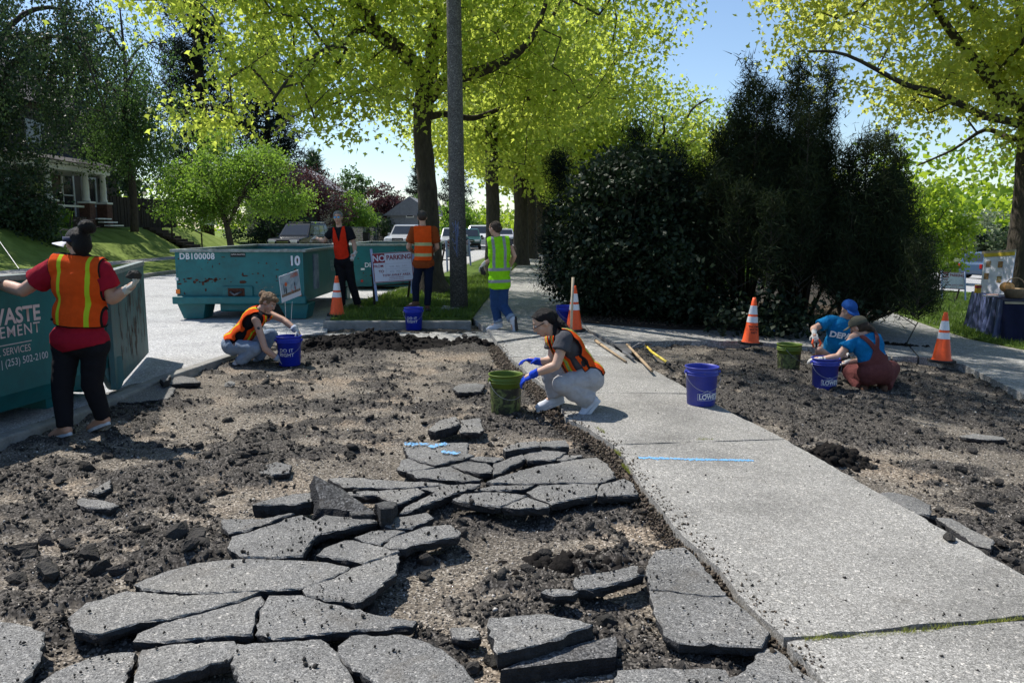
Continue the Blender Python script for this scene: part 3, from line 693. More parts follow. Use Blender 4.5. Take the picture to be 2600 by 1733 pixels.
 ('X', [(660, 1185), (700, 1172), (740, 1180), (735, 1198), (690, 1204), (655, 1196)], 'fan of cracked asphalt lying left of the upright slab', -.045, (0, 0)),
]
_tops = []
for tg, pts, lab, z, tl in SL:
    slab(tg, pts, lab, z - .006, .052 if z < .03 else .085, (tl[0] + random.uniform(-.9, .9), tl[1] + random.uniform(-.7, .7)), GS); _tops.append(([G(*zc(tg, p), z) for p in pts], z))
g = np.random.default_rng(99); bx = g.uniform(-3.2, 2.2, 26000); by = g.uniform(2.2, 6.6, 26000); bz = np.full(26000, -9.)
for poly, z in _tops: bz[inside(bx, by, poly)] = z
k = (bz > -5) & ((fbm(xyz(bx, by), 2.5, 3) > .52) | (g.random(26000) < .22)); bx, by, bz = bx[k][:1500], by[k][:1500], bz[k][:1500]; sz = .0016 + np.abs(g.normal(0, .003, len(bx))) * (g.random(len(bx)) ** 1.5) * 2
scatter('crumbs_on_slabs', g, np.stack([bx, by, TN(bx) + bz + .001 + sz * .1], -1), sz, ICO, M['clod'], .9, .1)
# tilted slabs
def tilted(px_quad, Ys, th, label, m0, cat='asphalt slab'):
    """a slab standing at an angle: four corners surveyed at their own distances"""
    Q = [P(a, b, y) for (a, b), y in zip(px_quad, Ys)]; c = sum(Q, Vector()) / 4
    n = (Q[1] - Q[0]).cross(Q[2] - Q[0]).normalized()
    if n.dot(Vector((0, 0, CAM_H)) - c) < 0: n = -n
    ring = []
    for i in range(4):
        a, b = Q[i], Q[(i + 1) % 4]; k = max(3, int((b - a).length / .03))
        for j in range(k):
            p = a.lerp(b, j / k); ring.append(p + (c - p).normalized() * (float(fbm([p * 13], 1)[0]) - .4) * .045)
    bm = bmesh.new(); A = [bm.verts.new(p - c) for p in ring]
    B = [bm.verts.new(p - c - n * th + Vector([(random.random() - .5) * .015] * 3)) for p in ring]; k = len(ring)
    cc = bm.verts.new(n * .004)
    for i in range(k): f = bm.faces.new((A[i], A[(i + 1) % k], cc))
    fb = bm.faces.new(B[::-1]); fb.material_index = 1
    for i in range(k): f = bm.faces.new((A[i], B[i], B[(i + 1) % k], A[(i + 1) % k])); f.material_index = 1
    bmesh.ops.recalc_face_normals(bm, faces=bm.faces[:]); bmesh.ops.triangulate(bm, faces=[fb])
    me = bpy.data.meshes.new('asphalt_slab'); bm.to_mesh(me); bm.free()
    o = link('asphalt_slab', me, [m0, M['asphalt_side']]); o.location = c
    return tag(o, label, cat, GS)
M['under'] = aggregate('underside_of_asphalt', (.035, .035, .037), (.12, .12, .12), (.012, .012, .012), 110, 1.0, .15)
d0 = G(860, 1312).y
tilted([(797, 1204), (882, 1248), (953, 1300), (806, 1290)], [d0 + .30, d0 + .24, d0 + .02, d0 + .10], .07, 'dark asphalt slab tipped upright, showing its underside', M['under'])
slab('B', [(205, 560), (230, 545), (340, 548), (352, 590), (330, 602), (215, 598)], 'small black block at the foot of the upright slab', .03, .08, (0, -12), GS, top=M['under'])
slab('B', [(362, 500), (400, 465), (470, 470), (478, 540), (440, 600), (385, 600)], 'black lump standing beside the upright slab', .06, .13, (0, -14), GS, top=M['under'])
d1 = G(1420, 1700).y
tilted([(1270, 1700), (1400, 1645), (1568, 1612), (1566, 1665)], [d1 + .05, d1 + .20, d1 + .30, d1 + .16], .12, 'long dark bar of asphalt leaning in front of the big lone slab', aggregate('weathered_bar', (.07, .07, .072), (.17, .165, .16), (.02, .02, .02), 150, 1.0, .2))
# medium lumps: one by one
def lump(px, py, r, m='clod', asp=.6, seed=0, dz=0.0):
    p = G(px, py); g = np.random.default_rng(seed); z = float(H(np.array([p.x]), np.array([p.y]))[0])
    if z < T(p.x) - .2: z = T(p.x)
    bm = bmesh.new(); rot = Matrix.Rotation(g.random() * 6.28, 3, 'Z') @ Matrix.Rotation(g.normal(0, .35), 3, 'X')
    q = g.normal(size=(26, 3)); q /= np.linalg.norm(q, axis=1)[:, None]; q = q * (.75 + .35 * g.random((26, 1))); q = np.round(q * 2.4) / 2.4 * .6 + q * .45
    for v in q: bm.verts.new(rot @ (Vector((v[0] * (1 + .4 * g.random()), v[1] * .85, v[2] * asp)) * r))
    h_ = bmesh.ops.convex_hull(bm, input=bm.verts[:]); bmesh.ops.delete(bm, geom=list({x for x in h_['geom_interior'] + h_['geom_unused'] if isinstance(x, bmesh.types.BMVert)}), context='VERTS')
    bmesh.ops.subdivide_edges(bm, edges=bm.edges[:], cuts=1, use_grid_fill=True)
    for v in bm.verts: v.co += Vector(g.normal(0, .045 * r, 3))
    me = bpy.data.meshes.new('asphalt_lump'); bm.to_mesh(me); bm.free()
    o = link('asphalt_lump', me, M[m]); o.location = (p.x, p.y, z + r * asp * .45 + dz); return o
GL = 'loose dark asphalt lumps scattered over the gravel'
g = np.random.default_rng(77)
LP = [(505, 1106, .05), (575, 1040, .06), (600, 1085, .045), (640, 1140, .05), (620, 1150, .06), (588, 1165, .045), (690, 1075, .04), (560, 1218, .05), (890, 1123, .06), (405, 1100, .045),
      (325, 1228, .04), (55, 1360, .08), (72, 1375, .06), (120, 1420, .09), (220, 1370, .09), (250, 1400, .07), (300, 1405, .06), (165, 1340, .07), (110, 1330, .06), (40, 1420, .07), (330, 1420, .05),
      (450, 1345, .09), (500, 1350, .08), (540, 1400, .05), (600, 1425, .06), (480, 1385, .06), (990, 1400, .05), (1080, 1415, .05), (1340, 1405, .05), (1380, 1370, .05), (1475, 1390, .05), (1500, 1350, .04),
      (1090, 1620, .05), (960, 1545, .06), (1015, 1555, .05), (1250, 1620, .05), (1200, 1640, .05), (940, 1500, .05), (1540, 1540, .05), (1480, 1560, .05), (1560, 1590, .05), (1170, 1300, .04),
      (1060, 1310, .025), (875, 1590, .035), (1130, 1200, .025), (270, 1130, .05), (150, 1190, .06), (430, 1235, .04), (800, 1060, .05), (855, 1020, .05), (735, 1060, .05), (480, 1000, .05), (380, 1015, .04),
      (1330, 1010, .05), (1300, 1040, .045), (1245, 1100, .04), (1050, 1095, .05), (1070, 1080, .045), (1255, 1085, .04), (2090, 1110, .07), (2120, 1130, .08), (2150, 1145, .06), (2180, 1150, .04), (2220, 1155, .04), (2140, 1115, .05),
      (2340, 1270, .05), (2370, 1290, .06), (2440, 1180, .05), (2500, 1260, .06), (2540, 1200, .05), (2470, 1120, .05), (2330, 1080, .05), (2280, 1060, .045), (2050, 1010, .05), (2400, 1030, .05), (2520, 1060, .05),
      (2490, 1390, .07), (2540, 1360, .06), (2580, 1400, .06), (2590, 1300, .06), (1990, 1090, .03), (1880, 960, .05), (2160, 985, .05), (2220, 1240, .04), (2410, 1370, .05),
      (880, 870, .07), (920, 850, .08), (960, 855, .08), (1000, 862, .06), (840, 865, .06), (1180, 855, .06), (1210, 858, .06), (1240, 868, .05), (1130, 862, .05), (770, 872, .04), (1050, 880, .05), (900, 885, .05)]
for k, (a, b, r) in enumerate(LP):
    zone = ('on the black soil pile by the far kerb' if b < 900 and a < 1260 else
            'in the little heap right of the walk' if 2080 < a < 2230 and 1100 < b < 1160 else
            'on the stripped ground right of the walk' if a > 1800 else
            'in the crumb patches at the left edge' if a < 350 else
            'among the slabs round the gravel hollow' if b > 1290 and a > 850 else
            'just left of the broad oval slab' if b > 1290 else
            'on the tan gravel beyond the broken slabs' if a < 900 else 'near the olive bucket and the blue painted slab')
    tag(lump(a, b, r * .8, asp=.5 + .3 * g.random(), seed=k), 'small dark asphalt lump ' + zone, 'asphalt lump', 'asphalt lumps ' + zone)
tag(lump(583, 962, .06, 'pebble_rock' if 'pebble_rock' in M else 'kerb', .6, 301), 'rounded pale stone in the gravel below the crouching blond woman', 'stone')
tag(lump(737, 1240, .05, 'kerb', .7, 305), 'small pale block of stone left of the upright slab', 'stone')
# blue paint marks on the slab
for k, (a, b) in enumerate([((1027, 1127), (1087, 1127)), ((1090, 1135), (1135, 1125)), ((1122, 1146), (1165, 1151))]):
    o = stripe([a, b], .026, .05, seed=k + 5); tag(o, ['blue paint dash at the left of the painted slab', 'blue paint smear in the middle of the painted slab', 'blue paint dots at the right of the painted slab'][k], 'paint mark')

# ================================================================== BANK, FAR GROUND, LAWNS
def bank():
    ys = np.concatenate([np.arange(4, 60, .5), np.arange(60, 230, 5.0)]); ds = np.array([0, .1, .6, 1.5, 2.2, 2.25, 3.45, 3.5, 3.8, 4.4, 5.0, 5.6, 6.2, 6.7, 7.2, 8, 10, 14, 20, 40, 90])
    YY, DD = np.meshgrid(ys, ds, indexing='ij')
    f = 1 - .78 * np.clip((YY - 47) / 8, 0, 1)
    prof = np.interp(ds, [0, .1, 2.2, 3.5, 3.8, 4.4, 5.0, 5.6, 6.2, 6.7, 7.2, 90], [0, .06, .22, .25, .28, .45, .80, 1.15, 1.45, 1.57, 1.6, 1.66])
    ZZ = .02 + np.where(DD <= 3.5, prof[None] + 0 * YY, .25 + (prof[None] - .25) * f)
    ZZ = ZZ + np.where(DD > 3.6, .10 * (fbm(xyz(DD, YY), .8, 3) - .5), 0)
    XX = -12.5 - DD + np.where(DD > 4, .5 * (fbm(xyz(DD * .1, YY), .35, 2) - .5), 0)
    V = np.stack([XX, YY, ZZ], -1).reshape(-1, 3); n = len(ds); k = len(ys)
    I = (np.arange(k - 1)[:, None] * n + np.arange(n - 1)[None]).ravel(); F = np.stack([I, I + n, I + n + 1, I + 1], -1)
    mi = np.tile((np.arange(n - 1) == 5).astype(int), k - 1)
    o = link('grass_bank', nmesh('grass_bank', V, F[:, ::-1].copy(), True, mi), [M['bankturf'], M['walk']]); o['kind'] = 'structure'
bank()
# planting bed under the evergreens and the lawns on the right
sheet('planting_bed', [(1482, 816), (1700, 832), (1900, 836), (2085, 808), (2225, 772), (2330, 735), (2300, 690), (2000, 660), (1700, 655), (1450, 660), (1412, 700), (1440, 760)], M['mulch'], .02, .3)
sheet('lawn', [(2228, 772), (2243, 782), (2389, 834), (2465, 857), (2600, 884), (2900, 940), (3300, 900), (2800, 770), (2560, 748), (2420, 738), (2330, 732)], M['turf'], .03, .3)
sheet('street', [(2250, 716), (2330, 733), (2420, 739), (2560, 749), (2850, 775), (3000, 740), (2700, 690), (2450, 676), (2330, 672), (2180, 668)], M['street'], -.05, .2)
sheet('lawn', [(2180, 665), (2330, 671), (2450, 675), (2700, 688), (2700, 668), (2450, 660), (2330, 656), (2200, 655)], M['turf'], .0, .3)

g = np.random.default_rng(21)
def blades(name, poly, n, h, m, dz=.03):
    P_ = [G(*p, dz) for p in poly]; xs = [p.x for p in P_]; ys = [p.y for p in P_]
    x = g.uniform(min(xs), max(xs), n * 4); y = g.uniform(min(ys), max(ys), n * 4); k = inside(x, y, P_); x = x[k][:n]; y = y[k][:n]; n = len(x)
    dens = fbm(xyz(x, y), 1.5, 3); k = dens > .36; x, y, dens = x[k], y[k], dens[k]; n = len(x)
    hh = h * (.5 + g.random(n)) * (.6 + dens); a = g.random(n) * 6.28; w = .004 + .003 * g.random(n) + .0004 * y; le = hh * g.normal(0, .45, n); le2 = hh * g.normal(0, .45, n)
    z = TN(x) + dz
    A = np.stack([x - w * np.cos(a), y - w * np.sin(a), z], -1); B = np.stack([x + w * np.cos(a), y + w * np.sin(a), z], -1)
    Cc = np.stack([x + le, y + le2, z + hh], -1); V = np.stack([A, B, Cc], 1).reshape(-1, 3)
    o = link(name, nmesh(name, V, np.arange(3 * n).reshape(-1, 3)), m); o['kind'] = 'stuff'
blades('grass', VERGE[:2] + VERGE[2:5] + [(1225, 700)] + VERGE[10:], 42000, .075, M['grass'], .035)
blades('grass', [(2228, 772), (2243, 782), (2389, 834), (2465, 857), (2600, 884), (2700, 860), (2620, 760), (2420, 742), (2330, 736)], 30000, .07, M['grass'])
# weeds in the joints of the walk
gw = []
for (a, b, n) in (((2040, 1624), (2330, 1602), 90), ((2330, 1602), (2600, 1566), 60), ((1770, 1116), (1810, 1115), 12), ((1580, 1180), (1600, 1200), 25), ((1560, 1140), (1575, 1155), 15), ((1515, 1085), (1535, 1100), 15)):
    A, B = G(*a), G(*b)
    for k in range(n * 5):
        p = A.lerp(B, g.random()); hh = .008 + .022 * g.random() * (float(fbm([[p.x, p.y, 9]], 9)[0]) > .48); an = g.random() * 6.28; w = .0022
        gw += [(p.x - w * math.cos(an), p.y - w * math.sin(an), T(p.x) - .01), (p.x + w * math.cos(an), p.y + w * math.sin(an), T(p.x) - .01), (p.x + g.normal(0, .012), p.y + g.normal(0, .012), T(p.x) + hh)]
M['weed'] = leafmat('yellowing_weed', (.24, .26, .05), (.4, .42, .08), .3, .4)
tag(link('weeds', nmesh('weeds', gw, np.arange(len(gw)).reshape(-1, 3)), M['weed']), kind='stuff')
# bark and dry needles over the planting bed
poly = [G(*p) for p in [(1482, 816), (1700, 832), (1900, 836), (2085, 808), (2225, 772), (2300, 740), (2300, 720), (1700, 720), (1430, 740)]]
x = g.uniform(1, 9, 60000); y = g.uniform(12, 20, 60000); k = inside(x, y, poly); x, y = x[k][:14000], y[k][:14000]; sz = .012 + .02 * g.random(len(x))
scatter('bark_chips', g, np.stack([x, y, TN(x) + .025 + .01 * g.random(len(x))], -1), sz, OCT, mat('bark_chip', (.06, .042, .03), .9, .4, 20, island=.6, col2=(.13, .10, .07)), .3, .3)

# ================================================================== TREES
LEAF = {  # template: points (x across, y along), faces
 'maple': (np.array([(0, 0, 0), (-.52, .28, .05), (-.17, .52, .0), (0, 1, -.08), (.17, .52, 0), (.52, .28, .05)]), np.array([(0, 4, 5), (0, 2, 4), (0, 1, 2), (2, 3, 4)])),
 'oval': (np.array([(0, 0, 0), (-.3, .5, .06), (0, 1, 0), (.3, .5, .06)]), np.array([(0, 3, 1), (1, 3, 2)])),
 'needle': (np.array([(-.05, 0, 0), (.05, 0, 0), (.0, 1, 0)]), np.array([(0, 1, 2)])),
}
def leaves(name, g, C, per, spread, size, kind, m, parent, droop=.6, vs=(1, 1, .8), up=0.0, strand=0.0):
    n = len(C) * per; V0, F0 = LEAF[kind]
    P3 = np.repeat(C, per, 0) + g.normal(0, 1, (n, 3)) * spread * np.array(vs)
    if strand: P3[:, 2] -= strand * g.random(n) ** 1.0
    s = size * (.55 + .75 * g.random(n))
    d = g.normal(0, 1, (n, 3)); d[:, 2] += up * 2 - droop * 2; d /= np.linalg.norm(d, axis=1)[:, None]
    r = g.normal(0, 1, (n, 3)); x = np.cross(d, r); x /= np.linalg.norm(x, axis=1)[:, None]; z = np.cross(x, d)
    V = (V0[None, :, 0, None] * x[:, None] + V0[None, :, 1, None] * d[:, None] + V0[None, :, 2, None] * z[:, None]) * s[:, None, None] + P3[:, None]
    F = (F0[None] + (np.arange(n) * len(V0))[:, None, None]).reshape(-1, 3)
    return link(name, nmesh(name, V.reshape(-1, 3), F), m, parent)
def frusta(E, sides=5):
    """E rows: p0(3) p1(3) r0 r1 -> mesh arrays"""
    E = np.asarray(E); n = len(E); p0, p1, r0, r1 = E[:, :3], E[:, 3:6], E[:, 6], E[:, 7]
    d = p1 - p0; d /= np.linalg.norm(d, axis=1)[:, None] + 1e-9; ref = np.where(np.abs(d[:, 2:3]) > .9, np.array([[1., 0, 0]]), np.array([[0, 0, 1.]]))
    x = np.cross(d, ref); x /= np.linalg.norm(x, axis=1)[:, None]; y = np.cross(d, x); V = []
    for p, r in ((p0, r0), (p1, r1)):
        for k in range(sides):
            a = 6.2832 * k / sides; V.append(p + (x * math.cos(a) + y * math.sin(a)) * r[:, None])
    V = np.stack(V, 1).reshape(-1, 3); F = []
    for k in range(sides):
        F.append(np.stack([np.full(n, k), np.full(n, (k + 1) % sides), np.full(n, sides + (k + 1) % sides), np.full(n, sides + k)], -1))
    F = np.stack(F, 1).reshape(n, sides, 4) + (np.arange(n) * 2 * sides)[:, None, None]
    return V, F.reshape(-1, 4)
def cloud(g, envs, n, thr=.42, sc=.55, shell=2.0, seed=0):
    out = []
    tot = sum(abs(e[1][0] * e[1][1] * e[1][2]) ** .75 for e in envs)
    for c, r in envs:
        k = int(n * (abs(r[0] * r[1] * r[2]) ** .75) / tot); got = 0; tries = 0
        while got < k and tries < 40:
            d = g.normal(size=(k, 3)); d /= np.linalg.norm(d, axis=1)[:, None]; p = np.array(c) + d * np.array(r) * (g.random((k, 1)) ** (1 / shell))
            q = p[fbm(p + seed, sc, 2) > thr][:k - got]; out.append(q); got += len(q); tries += 1
    return np.concatenate(out)
def smoothline(pts, n=4):
    pts = [Vector(p) for p in pts]; out = []
    for i in range(len(pts) - 1):
        p0 = pts[max(i - 1, 0)]; p1 = pts[i]; p2 = pts[i + 1]; p3 = pts[min(i + 2, len(pts) - 1)]
        for k in range(n):
            t = k / n; out.append(.5 * ((2 * p1) + (p2 - p0) * t + (2 * p0 - 5 * p1 + 4 * p2 - p3) * t * t + (3 * p1 - p0 - 3 * p2 + p3) * t ** 3))
    return out + [pts[-1]]
def tree(name, label, cat, base, limbs, C, g, leafargs, group=None, bark='bark', step=.6, tipr=.006, flare=1.0, knobby=.08):
    """limbs: list of (points, radii); branches grow from them towards every leaf cluster in C"""
    root = empty(name, base, label, cat, group)
    mb = MB(); nodes = []; par = []
    for li, (pts, rs) in enumerate(limbs):
        sm = smoothline(pts, 4); rr = np.interp(np.linspace(0, 1, len(sm)), np.linspace(0, 1, len(rs)), rs)
        if knobby: rr = [r * (1 + knobby * (random.random() - .5)) for r in rr]
        b0 = len(mb.V); mb.tube(sm, rr, 12 if li == 0 else 8)
        for i, p in enumerate(sm):
            if li or i > len(sm) * .35: nodes.append(p)
    mb.build('trunk', M[bark], root, smooth=True)
    N = np.array([n[:] for n in nodes]); cnt0 = len(N)
    d0 = np.min(np.linalg.norm(C[:, None] - N[None], axis=2), axis=1); order = np.argsort(d0)
    parent = [-1] * cnt0; NL = [p for p in N]; buf = np.zeros((cnt0 + len(C) * 14, 3)); buf[:cnt0] = N; nn = cnt0
    for ci in order:
        c = C[ci]; dd = np.linalg.norm(buf[:nn] - c, axis=1) + .25 * np.clip(buf[:nn, 2] - c[2], 0, None); j = int(np.argmin(dd)); p = buf[j]; L = np.linalg.norm(c - p)
        k = max(1, min(10, int(L / step))); prev = j
        for s in range(1, k + 1):
            t = s / k; q = p + (c - p) * t + (g.normal(0, .09, 3) * L * .35 if s < k else 0); q[2] += .10 * L * math.sin(t * math.pi)
            buf[nn] = q; parent.append(prev); prev = nn; nn += 1
    w = np.ones(nn)
    for i in range(nn - 1, cnt0 - 1, -1): w[parent[i]] += w[i]
    E = []
    for i in range(cnt0, nn):
        r1 = tipr * w[i] ** .42; pi_ = parent[i]; r0 = min(tipr * w[pi_] ** .42, r1 * 1.6) if pi_ >= cnt0 else r1 * 1.2
        E.append([*buf[pi_], *buf[i], r0, r1])
    V, F = frusta(E, 5); link('branches', nmesh('branches', V, F, True), M['twig'], root)['kind'] = 'stuff'
    for la in leafargs: leaves('crown', g, C, parent=root, g_=None, **la) if False else leaves(la.get('name', 'crown'), g, C if la.get('frac') is None else C[g.random(len(C)) < la['frac']], la['per'], la['spread'], la['size'], la['kind'], la['m'], root, la.get('droop', .6), la.get('vs', (1, 1, .8)), la.get('up', 0), la.get('strand', 0))
    return root

g = np.random.default_rng(4)
# --- the big street maple beside the pole
Y0 = 19.4; b = G(1090, 742, .035); tb = Vector((b.x, Y0, .0))
def PP(l, Y=Y0, dys=None): return [P(a, c, Y + (0 if dys is None else dys[i])) for i, (a, c) in enumerate(l)]
limbs = [
 ([Vector((tb.x + .1, Y0, -.1)), P(1095, 725, Y0), P(1093, 690, Y0), P(1090, 600, Y0), P(1086, 500, Y0), P(1080, 420, Y0), P(1072, 340, Y0), P(1076, 270, Y0), P(1082, 225, Y0)], [.56, .42, .33, .27, .245, .235, .22, .24, .26]),
 (PP([(1082, 235), (1060, 175), (1020, 130), (965, 88), (935, 45), (890, -10), (850, -120)], dys=[0, -.2, -.5, -.9, -1.3, -1.8, -2.4]), [.22, .19, .17, .15, .12, .09, .05]),
 (PP([(1082, 235), (1095, 170), (1100, 100), (1104, 20), (1110, -120), (1120, -300)], dys=[0, .1, .2, .3, .4, .5]), [.21, .17, .15, .13, .10, .06]),
 (PP([(1085, 250), (1120, 215), (1170, 195), (1230, 178), (1290, 150), (1330, 120), (1365, 70), (1400, -40)], dys=[0, -.2, -.6, -1, -1.3, -1.6, -2, -2.4]), [.19, .16, .14, .12, .10, .08, .06, .04]),
 ([P(1104, 20, 19.8), Vector((-.8, 18.5, 10.6)), Vector((.4, 16, 10.6)), Vector((2.4, 14, 10.2)), Vector((5, 13.3, 9.8)), Vector((8, 13, 9.4))], [.15, .13, .11, .09, .07, .04]),
 (PP([(968, 90), (952, 60), (945, 20), (960, -100)], dys=[-.9, -.8, -.6, -.2]), [.10, .08, .07, .04]),
 (PP([(960, 85), (915, 75), (870, 110), (820, 130), (750, 180), (690, 260)], dys=[-.9, -1.3, -1.9, -2.5, -3.2, -4]), [.08, .07, .06, .05, .035, .02]),
 (PP([(1075, 300), (1030, 250), (980, 240), (900, 230), (800, 260), (700, 330)], dys=[0, .4, .8, 1.2, 1.4, 1.5]), [.06, .05, .045, .04, .03, .015]),
 (PP([(1080, 300), (1130, 290), (1200, 300), (1260, 280), (1330, 255), (1420, 225), (1500, 190)], dys=[0, .5, 1, 1.4, 1.7, 2, 2]), [.09, .08, .07, .06, .05, .04, .02]),
]
envs = [((-2.1, 19.0, 9.2), (5.6, 4.6, 5.0)), ((-5.2, 17.6, 7.2), (3.6, 3.0, 2.8)), ((-3.3, 17.3, 5.4), (3.2, 2.6, 1.9)), ((1.5, 18.8, 7.0), (3.3, 3.4, 2.8)), ((-6.3, 16.4, 5.4), (1.7, 1.6, 1.2)), ((-.6, 21, 6.0), (4.0, 2.4, 2.4)), ((-5.7, 16.6, 4.5), (1.7, 1.5, 1.1)), ((-4.4, 17.2, 4.4), (1.6, 1.6, .9))]
C = cloud(g, envs, 960, .475, .6, 2.2)
C = np.concatenate([C, cloud(g, [((2.0, 13.2, 9.3), (5.0, 2.7, 2.0)), ((7.0, 13.0, 9.0), (3.5, 2.7, 2.0))], 340, .42, .5, 2.0)])
C = C[~((C[:, 2] < 3.5))]
tree('maple_tree', 'big street maple right behind the utility pole, bright yellow green crown over the street', 'tree', tb, limbs, C, g,
     [dict(per=62, spread=.29, size=.122, kind='maple', m=M['maple'], droop=.45)])
# --- the row of maples further along the verge
def row_tree(x, y, r, h, label, seed, n=420, per=40, sz=.18, low=3.6, rx=4.6, m='maple', trunk_lean=0):
    g = np.random.default_rng(seed); b = Vector((x, y, T(x) - .1)); top = b + Vector((trunk_lean, 0, low + 1.6))
    limbs = [([b, b + Vector((.02, 0, .25)), b + Vector((.03, 0, .8)), b + Vector((.04 + trunk_lean * .3, .05, 2.4)), b + Vector((trunk_lean * .7, 0, low)), top], [r * 1.7, r * 1.25, r * 1.02, r * .92, r * .85, r * .8])]
    for k in range(6):
        a = k * 1.05 + g.random(); q = top.copy(); pts = [q.copy() - Vector((0, 0, .3))]
        for s in range(5): q += Vector((math.cos(a) * rx * .16, math.sin(a) * rx * .16, (h - low) * .085 * (1 + .3 * (k % 2)))) + Vector(g.normal(0, .12, 3)); pts.append(q.copy())
        limbs.append((pts, [r * .55, r * .45, r * .36, r * .26, r * .15]))
    envs = [((x, y, low + (h - low) * .55), (rx, rx, (h - low) * .52)), ((x + 1, y - 1.5, low + 1.6), (rx * .75, rx * .7, 1.9)), ((x - 1.5, y, low + 2), (rx * .7, rx * .7, 1.6))]
    C = cloud(g, envs, n, .40, .45, 2.4, seed)
    return tree('maple_tree', label, 'tree', b, limbs, C, g, [dict(per=per, spread=.42, size=sz, kind='maple', m=M[m], droop=.4)], 'maples lining the pavement')
row_tree(-.72, 28.5, .27, 11.5, 'second maple in the row, its trunk behind the person in the yellow vest', 31, 420, 50, .145, rx=4.0)
row_tree(.35, 34.5, .33, 12.5, 'third maple in the row, with the broad dark trunk beside the pavement', 32, 420, 40, .21)
row_tree(.95, 42, .33, 12.5, 'fourth maple in the row along the pavement', 33, 360, 36, .24)
row_tree(1.8, 51, .34, 13, 'fifth maple in the row, thin in the distance', 34, 320, 34, .28)
row_tree(2.75, 62, .36, 13, 'farthest maple in the row, next to the small white pole', 35, 300, 34, .34)
row_tree(5.6, 33, .2, 7.4, 'lower maple rising behind the round dark shrub', 36, 300, 44, .15, 2.4, 3.2, 'maple')
row_tree(8.6, 38, .2, 7.6, 'loose pale green maple standing behind the tall dark pines', 37, 190, 34, .16, 2.4, 3.2, 'maple2')
# --- the golden maple at the right edge
Yr = 18.0; tb = Vector((P(2605, 800, Yr).x, Yr, T(11.5) - .1))
def Q(l, dys): return [P(a, c, Yr + d) for (a, c), d in zip(l, dys)]
limbs = [([tb, P(2600, 760, Yr), P(2595, 690, Yr), P(2600, 600, Yr), P(2612, 500, Yr), P(2618, 400, Yr), P(2622, 320, Yr)], [.5, .37, .33, .31, .30, .29, .28]),
 (Q([(2620, 330), (2595, 262), (2545, 250), (2520, 205), (2470, 150), (2400, 60), (2340, -40)], [0, -.3, -.8, -1.2, -1.6, -2, -2.4]), [.20, .17, .15, .13, .10, .07, .04]),
 (Q([(2622, 340), (2600, 320), (2550, 305), (2490, 290), (2380, 235), (2300, 215), (2150, 140), (2050, 130)], [0, -.4, -1, -1.5, -2.2, -2.8, -3.2, -3.6]), [.13, .11, .09, .08, .06, .05, .03, .015]),
 (Q([(2625, 300), (2640, 180), (2600, 60), (2560, -60)], [0, .2, .3, .4]), [.2, .16, .12, .06]),
 (Q([(2540, 245), (2530, 280), (2500, 300), (2440, 270), (2330, 240)], [-.8, -1, -1.2, -1.8, -2.5]), [.07, .06, .05, .03, .015]),
 (Q([(2612, 360), (2560, 350), (2500, 330), (2420, 380), (2330, 420)], [0, .5, 1, 1.6, 2]), [.08, .07, .05, .03, .02]),
 (Q([(2500, 40), (2460, 10), (2380, -60)], [-.5, -.8, -1]), [.1, .08, .04])]
envs = [((10.2, 17.5, 8.2), (5.2, 4.6, 4.2)), ((7.8, 17.0, 6.6), (3.0, 3.0, 3.0)), ((10.8, 17.6, 5.0), (4.0, 3.4, 1.9)), ((12, 17, 4.5), (4.0, 3, 1.4)), ((6.6, 16.4, 6.9), (1.7, 1.6, 1.3))]
g = np.random.default_rng(41); C = cloud(g, envs, 860, .485, .7, 2.0, 3.0); C = C[C[:, 2] > 3.0]
tree('maple_tree', 'golden green maple with its thick trunk at the right edge of the photo', 'tree', tb, limbs, C, g,
     [dict(per=60, spread=.29, size=.120, kind='maple', m=M['gold'], droop=.3)])
# --- dark evergreens in the planting bed
def evergreen(name, label, leaders, n_per, seed, m, needle, per, base, spread=.11, group=None, lift=.33, kind='needle'):
    """leaders: (x, y, top z, base radius) - several pointed stems sharing one root"""
    g = np.random.default_rng(seed); root = empty(name, base, label, 'shrub', group); Cs = []; E = []
    sub = []
    for (x, y, zt, r) in leaders:
        sub.append((x, y, zt, r, 1.0))
        for k in range(3): sub.append((x + g.normal(0, r * .55), y + g.normal(0, r * .5), zt - (.35 + 1.1 * g.random()) * (zt - T(x)) * .35, r * .8, .6))
    for (x, y, zt, r, wt) in sub:
        z0 = T(x) - .05; hgt = zt - z0; nb = int(n_per * wt / 5)
        for k in range(nb):
            z = z0 + hgt * (lift + (.99 - lift) * g.random() ** .9); f = (zt - z) / hgt; a = g.random() * 6.283; L = r * .80 * (f ** .75) * (.5 + .65 * g.random()) + .06
            o = np.array([x, y, z - .25 * L]); tip = np.array([x + math.cos(a) * L, y + math.sin(a) * L, z + L * (.30 + .5 * g.random())]); E.append([*o, *tip, .009, .003])
            for t in (.35, .55, .72, .86, 1.0): q = o + (tip - o) * t; q[2] += .05 * math.sin(t * 3); Cs.append(q[None])
        bx, by = base.x + (x - base.x) * .35, base.y + (y - base.y) * .35
        st = [np.array([bx, by, z0 - .05]), np.array([bx + (x - bx) * .6, by + (y - by) * .6, z0 + hgt * .35]), np.array([x, y, z0 + hgt * .7]), np.array([x, y, zt])]; rr_ = [.05, .03, .016, .004]
        for i in range(3): E.append([*st[i], *st[i + 1], rr_[i], rr_[i + 1]])
        zz = np.linspace(z0 + hgt * .5, zt, 9); Cs.append(np.stack([np.full(9, x), np.full(9, y), zz], -1))
    V, F = frusta(E, 5); link('stems', nmesh('stems', V, F, True), M['twig'], root)['kind'] = 'stuff'
    C = np.concatenate(Cs)
    leaves('foliage', g, C, per, spread, needle, kind, m, root, -.25, (1, 1, 1), .0)
    return root
g = np.random.default_rng(8)
